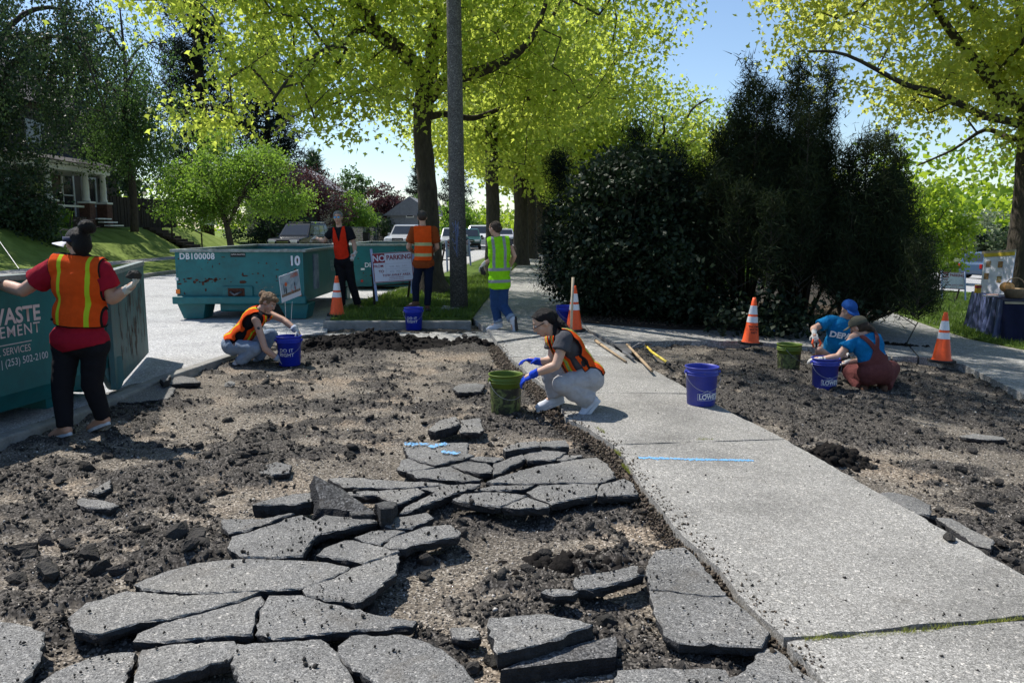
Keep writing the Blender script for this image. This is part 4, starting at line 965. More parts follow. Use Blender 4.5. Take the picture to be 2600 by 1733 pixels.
# pines: leader tops from the photograph (px, py of tips)
def tops(l, Y): return [(P(a, b, Y + dy).x, Y + dy, P(a, b, Y + dy).z, r) for a, b, r, dy in l]
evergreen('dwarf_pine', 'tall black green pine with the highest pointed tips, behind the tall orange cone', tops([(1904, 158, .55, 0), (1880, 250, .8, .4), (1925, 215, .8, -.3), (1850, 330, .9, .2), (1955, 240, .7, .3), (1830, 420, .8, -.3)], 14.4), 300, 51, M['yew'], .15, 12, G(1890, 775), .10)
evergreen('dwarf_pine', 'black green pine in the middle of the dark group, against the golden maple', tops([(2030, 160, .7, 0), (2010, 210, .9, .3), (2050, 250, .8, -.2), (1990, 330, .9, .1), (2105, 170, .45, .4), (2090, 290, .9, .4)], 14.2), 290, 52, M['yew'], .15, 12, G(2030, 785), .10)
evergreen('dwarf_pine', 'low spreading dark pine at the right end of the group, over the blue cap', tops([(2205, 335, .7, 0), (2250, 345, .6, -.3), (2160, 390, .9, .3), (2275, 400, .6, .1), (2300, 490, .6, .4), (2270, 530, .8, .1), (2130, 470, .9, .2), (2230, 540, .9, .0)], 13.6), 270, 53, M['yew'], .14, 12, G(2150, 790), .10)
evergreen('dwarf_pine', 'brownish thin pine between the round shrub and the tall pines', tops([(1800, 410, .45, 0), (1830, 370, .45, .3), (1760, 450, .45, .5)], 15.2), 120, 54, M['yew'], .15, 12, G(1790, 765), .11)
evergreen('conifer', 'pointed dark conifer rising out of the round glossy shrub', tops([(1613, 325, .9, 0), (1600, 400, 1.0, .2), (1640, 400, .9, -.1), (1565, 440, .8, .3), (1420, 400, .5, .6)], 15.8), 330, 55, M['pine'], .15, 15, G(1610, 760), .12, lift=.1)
def bush(name, label, base, envs, n, per, sz, m, seed, kind='oval', spread=.14, thr=.38, cat='shrub', group=None, shell=3.2, droop=0):
    g = np.random.default_rng(seed); C = cloud(g, envs, n, thr, 1.1, shell, seed); C = C[C[:, 2] > T(base.x) + .05]
    root = empty(name, base, label, cat, group); E = []
    for p in C[::4]:
        E.append([base.x + (p[0] - base.x) * .15, base.y + (p[1] - base.y) * .15, T(base.x) - .05, *(np.array(base[:]) * .45 + p * .55), .022, .014]); E.append([*E[-1][3:6], *p, .014, .005])
    V, F = frusta(E, 4); link('stems', nmesh('stems', V, F), M['twig'], root)['kind'] = 'stuff'
    leaves('foliage', g, C, per, spread, sz, kind, m, root, droop)
    return root
bb = G(1590, 800)
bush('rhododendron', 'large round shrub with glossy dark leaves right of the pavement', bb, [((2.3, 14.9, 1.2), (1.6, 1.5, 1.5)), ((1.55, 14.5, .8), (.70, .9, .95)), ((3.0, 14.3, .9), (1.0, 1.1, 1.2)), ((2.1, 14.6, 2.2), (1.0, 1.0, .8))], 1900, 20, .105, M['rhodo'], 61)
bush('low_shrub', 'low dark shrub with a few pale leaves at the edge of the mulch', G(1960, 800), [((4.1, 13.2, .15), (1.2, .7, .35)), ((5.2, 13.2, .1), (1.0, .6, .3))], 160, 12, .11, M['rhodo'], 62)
# --- left side: weeping birch, dark tree, pine, small round tree
def weeping(x, y, h, label, seed, n, per, m, rx=2.8, hi=False, low=2.0, tr=.16, base_z=1.6, sz=.10, strand=1.9, branchy=7, lean=0.0, name='birch_tree', group=None):
    g = np.random.default_rng(seed); b = Vector((x, y, base_z - .2)); top = b + Vector((lean, 0, h))
    limbs = [([b, b + Vector((.05, 0, h * .2)), b + Vector((-.1 + lean * .3, 0, h * .42)), b + Vector((.08 + lean * .6, 0, h * .7)), top], [tr * 1.2, tr, tr * .8, tr * .5, tr * .12])]
    for k in range(branchy):
        f = .3 + .55 * k / branchy; a = g.random() * 6.28; p = b + Vector((lean * f, 0, h * f)); L = rx * (1.15 - f * .6)
        limbs.append(([p, p + Vector((math.cos(a) * L * .4, math.sin(a) * L * .4, L * .55)), p + Vector((math.cos(a) * L * .8, math.sin(a) * L * .8, L * .6)), p + Vector((math.cos(a) * L, math.sin(a) * L, -.1))], [tr * .4, tr * .3, tr * .15, .01]))
    envs = [((x + lean * .5, y, base_z + h * .60), (rx, rx, h * .38)), ((x, y, base_z + h * .36), (rx * 1.05, rx, h * .2))]
    if hi: envs = envs[:1]
    C = cloud(g, envs, n, .47, .7, 2.2, seed)
    if hi: C = C[C[:, 2] > base_z + hi]
    return tree(name, label, 'tree', b, limbs, C, g, [dict(per=per, spread=.16, size=sz, kind='oval', m=M[m], droop=.9, strand=strand, vs=(1, 1, .7))], group, step=1.2)
weeping(-17.8, 37.5, 10.6, 'weeping birch with a slim trunk on the bank beside the porch', 71, 420, 66, 'birch', 2.7, hi=4.3, strand=2.3, sz=.12)
weeping(-14.6 - 6, 31.5, 11.5, 'big dark weeping tree hanging over the porch at the left edge', 72, 700, 70, 'darkleaf', 5.2, hi=3.0, tr=.34, sz=.14, strand=1.3, name='dark_tree')
weeping(-24, 44, 12.5, 'dark broad tree behind the house at the upper left', 73, 420, 50, 'darkleaf', 4.6, tr=.3, sz=.2, strand=1.6, name='dark_tree')
def conifer_tree(x, y, h, r, label, seed, n, m='pine', low=.12, base_z=1.0, tufts=9, nl=.5, group=None):
    g = np.random.default_rng(seed); b = Vector((x, y, base_z - .3)); root = empty('pine_tree', b, label, 'tree', group)
    mb = MB(); mb.tube([b, b + Vector((0, 0, h * .5)), b + Vector((.1, 0, h * .97))], [h * .022, h * .015, h * .003], 10); mb.build('trunk', M['bark'], root, smooth=True)
    Cs = []; E = []
    for k in range(n):
        f = low + (1 - low) * (k + g.random()) / n; a = g.random() * 6.283; L = r * ((1 - f) ** .7 + .06) * (.55 + .6 * g.random()) * (1.0 if f > .25 else .8)
        z = base_z + h * f; m_ = max(3, int(L / .45)); tip = np.array([x + math.cos(a) * L, y + math.sin(a) * L, z + L * (.12 + .2 * g.random())])
        E.append([x, y, z, *tip, .03 + L * .012, .012])
        for s in range(m_):
            t = (s + 1) / m_
            if t > .3: Cs.append(np.array([x, y, z]) * (1 - t) + tip * t + g.normal(0, .16 * L * .35, 3) * np.array([1, 1, .35]))
    V, F = frusta(E, 5); link('branches', nmesh('branches', V, F), M['twig'], root)['kind'] = 'stuff'
    leaves('crown', g, np.array(Cs), tufts, .24, nl, 'needle', M[m], root, -.2)
    return root
conifer_tree(-22.2, 58, 23, 4.2, 'tall dark pine standing against the sky left of the big maple', 81, 230, nl=.75, tufts=22)
conifer_tree(-19.0, 63, 15.5, 3.6, 'lower dark pine beside the tall one', 82, 170, nl=.75, tufts=22)
for k, (x, y, h, r, lab) in enumerate([(-10.6, 148, 14, 4, 'small far conifer in the gap left of the big maple trunk'), (-17, 150, 13, 4.2, 'far conifer left of the far grey roof'), (-26, 105, 10, 3.4, 'light far conifer behind the maroon shrubs')]):
    conifer_tree(x, y, h, r, lab, 85 + k, 90, 'pine' if k < 2 else 'darkleaf', nl=1.2, tufts=12, group='conifers far down the street')
def round_tree(x, y, base_z, tr, h, envs, label, seed, n, per, sz, m, name='small_tree', kind='oval', group=None, lean=0.0, thr=.38, spread=.24, droop=.2, cat='tree'):
    g = np.random.default_rng(seed); b = Vector((x, y, base_z - .1)); fork = b + Vector((lean, 0, h))
    limbs = [([b, b + Vector((lean * .3, 0, h * .4)), b + Vector((lean * .8, .05, h * .8)), fork], [tr * 1.25, tr, tr * .9, tr * .85])]
    for k in range(5):
        a = k * 1.3 + g.random(); e = Vector(envs[0][0]) + Vector((math.cos(a) * envs[0][1][0] * .6, math.sin(a) * envs[0][1][1] * .6, envs[0][1][2] * .4))
        limbs.append(([fork - Vector((0, 0, .1)), fork.lerp(e, .4) + Vector((0, 0, .2)), fork.lerp(e, .75) + Vector((0, 0, .15)), e], [tr * .5, tr * .4, tr * .25, tr * .1]))
    C = cloud(g, envs, n, thr, .9, 2.6, seed)
    return tree(name, label, cat, b, limbs, C, g, [dict(per=per, spread=spread, size=sz, kind=kind, m=M[m], droop=droop, vs=(1, 1, .6))], group, step=.8)
Yc = 31.0; xc = P(590, 600, Yc).x
round_tree(xc, Yc, .2, .13, 1.6, [((xc + .1, Yc, 3.5), (2.3, 2.2, 1.4)), ((xc - 1.5, Yc, 3.3), (1.3, 1.4, .9)), ((xc - 1.2, Yc - .4, 2.2), (1.5, 1.3, .7)), ((xc + 1.7, Yc, 2.7), (1.5, 1.5, .8)), ((xc - .3, Yc, 4.6), (1.0, 1.1, .7)), ((xc + 1.2, Yc, 4.1), (1.1, 1.1, .6)), ((xc + .2, Yc, 2.4), (1.6, 1.5, .6))], 'small round bright green tree behind the middle dumpster', 91, 760, 40, .105, 'cherry', lean=-.2, thr=.46)
# shrubs and small trees behind the parked vehicles
def pshrub(name, label, px, py, Y, rx, rz, m, seed, n=170, per=34, sz=.16, **k):
    c = P(px, py, Y); b = Vector((c.x, Y, k.pop('bz', .3)))
    return round_tree(c.x, Y, b.z, .09, max(.4, (c.z - b.z) * .5), [((c.x, Y, c.z), (rx, rx * .8, rz)), ((c.x + rx * .3, Y, c.z - rz * .5), (rx * .9, rx * .7, rz * .8)), ((c.x - rx * .5, Y, b.z + .6), (rx * .8, rx * .6, .9))], label, seed, n, per, sz, m, name, **k)
pshrub('plum_tree', 'maroon leaved small tree behind the dark parked car', 775, 490, 57, 3.0, 2.0, 'maroon', 101, 420, 36, .15)
pshrub('plum_tree', 'maroon shrub left of the silver car, against the sky', 965, 522, 88, 3.6, 2.4, 'maroon', 102, 420, 36, .25)
pshrub('shrub', 'bright green shrub between the two maroon ones', 893, 540, 74, 2.0, 1.9, 'bright', 103, 260, 36, .2)
pshrub('fir_sapling', 'open pale green young tree top against the sky', 892, 462, 80, 2.0, 1.5, 'birch', 104, 60, 30, .3)
pshrub('shrub', 'dark shrub behind the dark parked car', 690, 560, 52, 2.4, 1.1, 'darkleaf', 105, 300, 34, .14)
pshrub('hedge', 'dark hedge along the wire fence', 930, 572, 82, 4.2, 1.1, 'darkleaf', 115, 300, 34, .22)
pshrub('shrub', 'mid green shrub closing the gap under the maple, left of the big trunk', 1020, 535, 110, 4.0, 3.0, 'birch', 116, 240, 34, .3)
pshrub('shrub', 'green shrub left of the utility pole far down the street', 1160, 560, 72, 2.0, 1.8, 'bright', 106, 110, 30, .3)
pshrub('shrub', 'dark shrub at the foot of the porch', 25, 500, 30.5, 1.8, 1.9, 'darkleaf', 107, 260, 34, .16, bz=1.4)
pshrub('flowering_shrub', 'white flowering shrub behind the pale fence on the right', 2495, 600, 62, 3.6, 1.8, 'pale', 108, 260, 34, .3, bz=-1.6)
pshrub('shrub', 'dark green shrub right of the white flowering one', 2600, 610, 60, 3.2, 1.7, 'darkleaf', 109, 180, 34, .3, bz=-1.6)
pshrub('shrub', 'yellow green shrub seen between the dark pines and the golden maple', 2340, 560, 42, 2.6, 2.2, 'maple2', 110, 200, 40, .24, bz=-1.2)
pshrub('shrub', 'pale bright shrub seen through the gap below the pines', 1830, 660, 24, .9, .7, 'bright', 111, 80, 30, .14, bz=-.4)
# iris clump by the porch, leaf by leaf
ir = empty('iris_clump', P(158, 572, 33.0), 'bright green clump of blade leaves in front of the porch', 'plant'); mb = MB(); o0 = origin(ir); g = np.random.default_rng(3)
for k in range(46):
    a = g.random() * 6.28; r = .25 + .3 * g.random(); p = o0 + Vector((g.normal(0, .12), g.normal(0, .1), -.1)); q = p + Vector((math.cos(a) * r * .35, math.sin(a) * r * .35, .55 + .25 * g.random())); t = q + Vector((math.cos(a) * r * .45, 0, -.05))
    s = Vector((.03, 0, 0)); mb.add([p - s, p + s, q + s, q - s, t], [(0, 1, 2, 3), (3, 2, 4)])
mb.build('leaves', M['bright'], ir)
# far woods closing the view
def wood(name, pts, m, seed, n, per, sz):
    g = np.random.default_rng(seed); C = np.concatenate([cloud(g, [((x, y, z), r)], n, .38, .12, 3, seed) for x, y, z, r in pts])
    o = leaves(name, g, C, per, sz * 1.2, sz, 'oval', m, None, .1); o['kind'] = 'stuff'
wood('far_woods', [(-70, 150, 3, (26, 10, 8)), (-38, 170, 1, (20, 8, 6)), (12, 130, 4, (14, 8, 9)), (30, 110, 4, (16, 8, 9)), (60, 110, 4, (20, 10, 11)), (85, 100, 3, (16, 10, 10)), (-8, 210, 1, (14, 8, 6)), (40, 75, -1, (10, 5, 6)), (62, 84, 0, (12, 5, 8)), (20, 62, 0, (8, 4, 4.5))], M['maple2'], 121, 170, 24, 1.0)
wood('far_woods', [(-45, 75, 4, (10, 6, 6)), (-33, 50, 3.5, (5, 5, 4.5)), (-60, 60, 6, (14, 8, 9))], M['darkleaf'], 122, 240, 26, .7)

# ================================================================== UTILITY POLE
pb = G(1166, 785, .035); Yp = pb.y
mb = MB(); mb.tube([Vector((pb.x, Yp, -.1)), P(1158, 400, Yp), P(1152, 0, Yp), P(1146, -500, Yp)], [.175, .150, .135, .12], 20)
pole = empty('utility_pole', (pb.x, Yp, 0), 'tall weathered round pole with blue scrawl, left of the pavement', 'pole')
mb.build('shaft', M['pole'], pole, smooth=True)
MB().box((pb.x - .16, Yp - .05, .055), (.34, .5, .07)).build('footing', M['kerb'], pole, bevel=.01)
M['scrawl'] = mat('blue_scrawl', (.16, .22, .42), .7, .1)
mb = MB(); g = np.random.default_rng(9)
def on_pole(u, v):
    p = P(1160, v, Yp); r = .162; a = -math.pi / 2 + u; return Vector((p.x + r * math.cos(a), Yp + r * math.sin(a), p.z))
for k, st in enumerate([[(-.5, 565), (-.1, 585), (.3, 563)], [(-.4, 590), (.3, 575), (.2, 600)], [(-.5, 605), (-.2, 618), (.35, 596), (.4, 622)], [(-.3, 625), (.0, 640), (.4, 628)], [(.2, 566), (.1, 600), (.25, 650)], [(-.1, 560), (.0, 610), (.1, 652)]]):
    mb.tube([on_pole(*q) for q in st], .006, 4)
mb.build('scrawl', M['scrawl'], pole)
tag(MB().tube([P(1401, 612, 60), P(1399, 500, 60), P(1398, 470, 60)], .06, 8).build('thin_pole', M['white']), 'thin pale pole far away where the pavement ends', 'pole')

# ================================================================== DUMPSTERS
def steel_box(root, x0, x1, y0, y1, zb, zt, wall=.03, open_end=False):
    """container: each wall, the floor and the rim rails are parts; axis along y"""
    def wl_(name, c, d, m): return MB().box(c, d).build(name, m, root)
    zc_ = (zb + zt) / 2; h = zt - zb; L = y1 - y0; Wd = x1 - x0
    wl_('side_wall', (x0 + wall / 2, (y0 + y1) / 2, zc_), (wall, L, h), M['teal']); wl_('side_wall', (x1 - wall / 2, (y0 + y1) / 2, zc_), (wall, L, h), M['teal'])
    wl_('front_wall', ((x0 + x1) / 2, y0 + wall / 2 + .001, zc_), (Wd - 2 * wall - .004, wall, h), M['teal'])
    if not open_end: wl_('rear_wall', ((x0 + x1) / 2, y1 - wall / 2 - .001, zc_), (Wd - 2 * wall - .004, wall, h), M['teal'])
    wl_('floor', ((x0 + x1) / 2, (y0 + y1) / 2, zb + .025), (Wd - 2 * wall - .01, L - 2 * wall - .01, .04), M['inside'])
    wl_('load', ((x0 + x1) / 2, (y0 + y1) / 2, zb + .18), (Wd - 2 * wall - .02, L - 2 * wall - .02, .25), M['asphalt_side'])
    t = .05
    for c, d in (((x0 - .01, (y0 + y1) / 2, zt + t / 2), (.11, L + .12, t)), ((x1 + .01, (y0 + y1) / 2, zt + t / 2), (.11, L + .12, t)), (((x0 + x1) / 2, y0 - .01, zt + t / 2 + .002), (Wd - .09, .11, t)), (((x0 + x1) / 2, y1 + .01, zt + t / 2 + .002), (Wd - .09, .11, t))):
        if open_end and abs(c[1] - y1 - .01) < 1e-6: continue
        MB().box(c, d).build('rim', M['rim'], root, bevel=.008)
def marks(root, plane_y, x0, x1, z0, z1, n, seed, m='rust', axis='y', xp=None):
    """chipped paint: thin irregular flakes of rust"""
    g = np.random.default_rng(seed); V = []; F = []
    for k in range(n):
        a = g.uniform(x0, x1); z = g.uniform(z0, z1); rx = .008 + abs(g.normal(0, .018)); rz = .006 + abs(g.normal(0, .012)); q = len(V); c = 7
        for i in range(c):
            t = 6.283 * i / c; r = .6 + .8 * g.random(); u = a + rx * r * math.cos(t); w = z + rz * r * math.sin(t)
            V.append((u, plane_y, w) if axis == 'y' else (plane_y, u, w))
        F.append(tuple(range(q, q + c)))
    o = link('chipped_paint', nmesh('chipped_paint', V, F), M[m], root); o['kind'] = 'stuff'
# middle dumpster: front wall faces the camera
D2 = empty('dumpster', (-4.95, 16.6, -.06), 'teal dumpster lettered DB100008 and 10 in the middle of the street', 'dumpster')
yf = 14.35; xl, xr = P(447, 700, yf).x, P(771, 700, yf).x; zb2 = P(600, 765, yf).z; zt2 = P(600, 640, yf).z
steel_box(D2, xl, xr, yf, yf + 4.6, zb2, zt2)
mb = MB()
MB().box(((xl + xr) / 2, yf - .05, zb2 + .03), (xr - xl + .10, .14, .14)).build('bumper_rail', M['teal'], D2, bevel=.02)
for s, px in ((-1, 487), (1, 748)):
    c = P(px, 800, yf).x; mb = MB(); w = .27
    mb.add([(c - w - .02 * s, yf - .02, zb2 - .04), (c + w, yf - .02, zb2 - .04), (c + w * .78, yf + .0, -.05), (c - w * .55, yf + .0, -.05), (c - w - .02 * s, yf + .5, zb2 - .04), (c + w, yf + .5, zb2 - .04), (c + w * .78, yf + .46, -.05), (c - w * .55, yf + .46, -.05)],
           [(0, 3, 2, 1), (4, 5, 6, 7), (0, 1, 5, 4), (3, 7, 6, 2), (0, 4, 7, 3), (1, 2, 6, 5)])
    mb.build('leg', M['teal'], D2, bevel=.01)
    MB().box((c, yf + 4.1, (zb2 - .05) / 2 - .02), (.3, .4, zb2 + .02)).build('leg', M['teal'], D2)
cx = P(602, 740, yf).x
MB().box((cx + .02, yf - .012, P(600, 750, yf).z), (.55, .05, .34)).build('hook_plate', M['teal'], D2, bevel=.01)
MB().box((cx, yf - .041, P(600, 745, yf).z), (.30, .012, .20)).build('hook_recess', M['rust'], D2)
MB().tube([(cx - .1, yf - .06, zb2 + .18), (cx, yf - .15, zb2 + .13), (cx + .1, yf - .06, zb2 + .18)], .02, 8).build('hook', M['steel'], D2, smooth=True)
MB().box((cx - .02, yf + .3, zb2 - .11), (.66, .5, .16)).build('skid', M['teal'], D2, bevel=.03)
text('lettering', 'DB100008', .155, P(500, 651, yf - .004), (1, 0, 0), (0, 0, 1), M['lettering'], D2, bold=.004, sx=.90, space=1.08)
text('lettering', '10', .235, P(748, 663, yf - .004), (1, 0, 0), (0, 0, 1), M['lettering'], D2, bold=.009, sx=.85)
MB().box(P(604, 647, yf - .002), (.27, .008, .075)).build('maker_plate', M['black'], D2)
text('lettering', 'CAPITAL INDUSTRIES', .036, P(604, 646, yf - .010), (1, 0, 0), (0, 0, 1), M['white'], D2, sx=.75)
for px, py in ((452, 740), (760, 749)): MB().box(P(px, py, yf - .008), (.075, .02, .08)).build('reflector', M['orangelight'], D2, bevel=.004)
MB().box(P(449, 708, yf - .006), (.05, .012, .05)).build('reflector', M['white'], D2)
marks(D2, yf - .003, xl + .05, xr - .05, zb2 + .05, zt2 - .05, 55, 5); marks(D2, yf - .0035, xl + .1, xl + .9, zb2 + .34, zb2 + .42, 26, 6)
text('lettering', 'SOLID WASTE', .17, (xr + .004, 17.0, P(820, 672, 16).z), (0, 1, 0), (0, 0, 1), M['tealletter'] if 'tealletter' in M else mat('teal_grey_lettering', (.30, .36, .36), .7), D2, bold=.004, align='CENTER')  # side wall lettering in a duller teal grey than the front
M['tealletter'] = bpy.data.materials['teal_grey_lettering']
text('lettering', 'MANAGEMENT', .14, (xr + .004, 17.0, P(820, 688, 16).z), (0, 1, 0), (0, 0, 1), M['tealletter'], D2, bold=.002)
M['logoblue'] = mat('blue_panel', (.06, .12, .25), .6, .5, 3, col2=(.30, .34, .40)); MB().box((xr + .004, 15.25, zb2 + .5), (.008, .42, .66)).build('logo_panel', M['logoblue'], D2)
# third dumpster, farther right
D3 = empty('dumpster', (-3.4, 23, -.06), 'teal dumpster with a letter D, behind the NO PARKING sign', 'dumpster')
yf3 = 21.4; xl3, xr3 = P(868, 680, yf3).x, P(1086, 680, yf3).x; zb3 = P(950, 727, yf3).z; zt3 = P(950, 624, yf3).z
steel_box(D3, xl3, xr3, yf3, yf3 + 4.4, zb3, zt3)
for x in (xl3 + .3, xr3 - .3): MB().box((x, yf3 + 3.6, (zb3 - .06) / 2), (.25, .4, max(.05, zb3 + .05))).build('leg', M['teal'], D3)
text('lettering', 'DB', .17, P(936, 673, yf3 - .004), (1, 0, 0), (0, 0, 1), M['lettering'], D3, bold=.004)
MB().box(P(921, 683, yf3 - .006), (.1, .012, .05)).build('reflector', M['white'], D3); MB().tube([P(919, 713, yf3 - .006), P(919, 713, yf3 - .02)], .035, 12).build('reflector', mat('red_reflector', (.4, .02, .02), .4), D3)
marks(D3, yf3 - .003, xl3, xr3, zb3, zt3, 30, 7)
# near dumpster on the left, its long side receding
D1 = empty('dumpster', (-4.9, 5.6, -.06), 'near teal dumpster at the left edge with large waste lettering', 'dumpster')
A1 = Vector((-4.02, 7.75, 0)); dv = Vector((-.15, -1, 0)).normalized(); nv = Vector((-dv.y, dv.x, 0)); nv = nv if nv.x > 0 else -nv     # dv runs toward the camera, nv out of the side
L1 = 4.4; z0, z1 = .10, 1.16
def d1(s, o, z): return A1 + dv * s + nv * o + Vector((0, 0, z))
def wallq(name, s0, s1, o0, o1, za, zb_, m, bev=0):
    V = [d1(s, o, z) for s in (s0, s1) for o in (o0, o1) for z in (za, zb_)]
    mb = MB(); mb.add(V, [(0, 1, 3, 2), (4, 6, 7, 5), (0, 4, 5, 1), (2, 3, 7, 6), (0, 2, 6, 4), (1, 5, 7, 3)]); o = mb.build(name, m, D1, bevel=bev)
    bm = bmesh.new(); bm.from_mesh(o.data); bmesh.ops.recalc_face_normals(bm, faces=bm.faces[:]); bm.to_mesh(o.data); bm.free(); return o
wallq('side_wall', 0, L1, -.03, 0, z0 + .12, z1, M['teal'])
mb = MB(); mb.add([d1(s, o, z) for s in (0, L1) for o, z in ((0, z0 + .12), (-.03, z0 + .12), (-.10, z0 - .04), (-.16, z0 - .04))], [(0, 1, 3, 2), (4, 6, 7, 5), (0, 2, 6, 4), (2, 3, 7, 6), (3, 1, 5, 7)])
mb.build('lower_side', M['teal'], D1)
wallq('side_wall', 0, L1, -2.2, -2.17, z0, z1, M['teal']); wallq('floor', .02, L1, -2.16, -.17, z0 - .02, z0 + .02, M['inside']); wallq('front_wall', L1, L1 + .03, -2.2, 0, z0, z1, M['teal'])
wallq('load', .6, L1 - .04, -2.15, -.12, z0 + .03, .75, M['asphalt_side'])
wallq('rim', -.02, L1, -.05, .035, z1, z1 + .05, M['rim'], .008); wallq('rim', -.02, L1, -2.22, -2.13, z1, z1 + .05, M['rim'], .008)
# the open tailgate, swung back from the corner
A2 = Vector((-3.98, 7.80, 0)); dd = (Vector((P(365, 700, 10.1).x, 10.1, 0)) - A2); Ld = dd.length; dd.normalize(); nn_ = Vector((dd.y, -dd.x, 0))
def dq(s, o, z): return A2 + dd * s + nn_ * o + Vector((0, 0, z))
zd0 = -.02; zd1 = 1.13
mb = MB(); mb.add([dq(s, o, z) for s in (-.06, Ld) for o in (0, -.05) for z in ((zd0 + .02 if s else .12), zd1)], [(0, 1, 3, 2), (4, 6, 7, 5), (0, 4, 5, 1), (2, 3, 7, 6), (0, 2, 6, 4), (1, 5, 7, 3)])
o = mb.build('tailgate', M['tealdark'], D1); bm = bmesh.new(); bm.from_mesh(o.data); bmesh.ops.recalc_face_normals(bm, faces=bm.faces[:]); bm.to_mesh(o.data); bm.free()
mb = MB(); mb.bar(dq(0, -.025, zd1 + .02), dq(Ld, -.025, zd1 + .02), .08, .05); mb.build('tailgate_rim', M['rim'], D1)
g = np.random.default_rng(15); V = []; F = []
for k in range(70):
    s = Ld * (.15 + .75 * g.random()); z = .15 + .7 * g.random(); w = .006 + .01 * g.random(); h = .03 + .12 * g.random() ** 2; q = len(V)
    V += [dq(s - w, .004, z - h), dq(s + w, .004, z - h * .8), dq(s + w * .7, .004, z + h), dq(s - w * .8, .004, z + h * .9)]; F.append((q, q + 1, q + 2, q + 3))
link('rust_streaks', nmesh('rust_streaks', V, F), M['rust'], D1)['kind'] = 'stuff'
# hinge foot with rounded end
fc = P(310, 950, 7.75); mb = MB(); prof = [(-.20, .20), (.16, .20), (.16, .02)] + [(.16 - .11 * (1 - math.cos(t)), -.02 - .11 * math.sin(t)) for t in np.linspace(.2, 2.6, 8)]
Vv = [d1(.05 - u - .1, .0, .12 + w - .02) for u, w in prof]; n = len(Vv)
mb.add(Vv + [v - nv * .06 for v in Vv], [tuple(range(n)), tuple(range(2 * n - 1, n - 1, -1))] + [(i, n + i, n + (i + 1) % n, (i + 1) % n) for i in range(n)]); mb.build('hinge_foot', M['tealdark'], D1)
for s in (.35, 3.6): wallq('leg', s, s + .3, -.6, -.2, -.06, z0, M['teal'])
wallq('axle_beam', -.02, .1, -2.1, -.25, z0 - .12, z0 + .02, M['teal'])
def side_text(s, size, px, zc_, m=None, **k):
    # right end of the line sits where the photograph shows it
    best = min((abs(P_px(d1(t, 0, zc_)) - px), t) for t in np.linspace(0, 3, 400))[1]
    text('lettering', s, size, d1(best, .004, zc_), -dv, (0, 0, 1), m or M['pinkletter'], D1, align='RIGHT', **k)
def P_px(v):
    d = v - Vector((0, 0, CAM_H)); dep = d.y * CP - d.z * SP; return 1300 + F_PX * d.x / dep
side_text('SOLID WASTE', .185, 101, .862, bold=.005, sx=.98); side_text('MANAGEMENT', .135, 101, .735, bold=.0005, space=1.12)
wallq('rule_line', 1.0, 3.0, 0, .004, .630, .637, M['pinkletter']); side_text('ENVIRONMENTAL SERVICES', .085, 78, .575, sx=.9); side_text('| (253) 502-2100', .088, 122, .480, M['lettering'], sx=.9)
MB().tube([P(-10, 600, 9.6), P(48, 682, 8.6)], .004, 5).build('cable', M['steel'], D1)
marks(D1, 0, 0, 0, 0, 0, 0, 1) if False else None

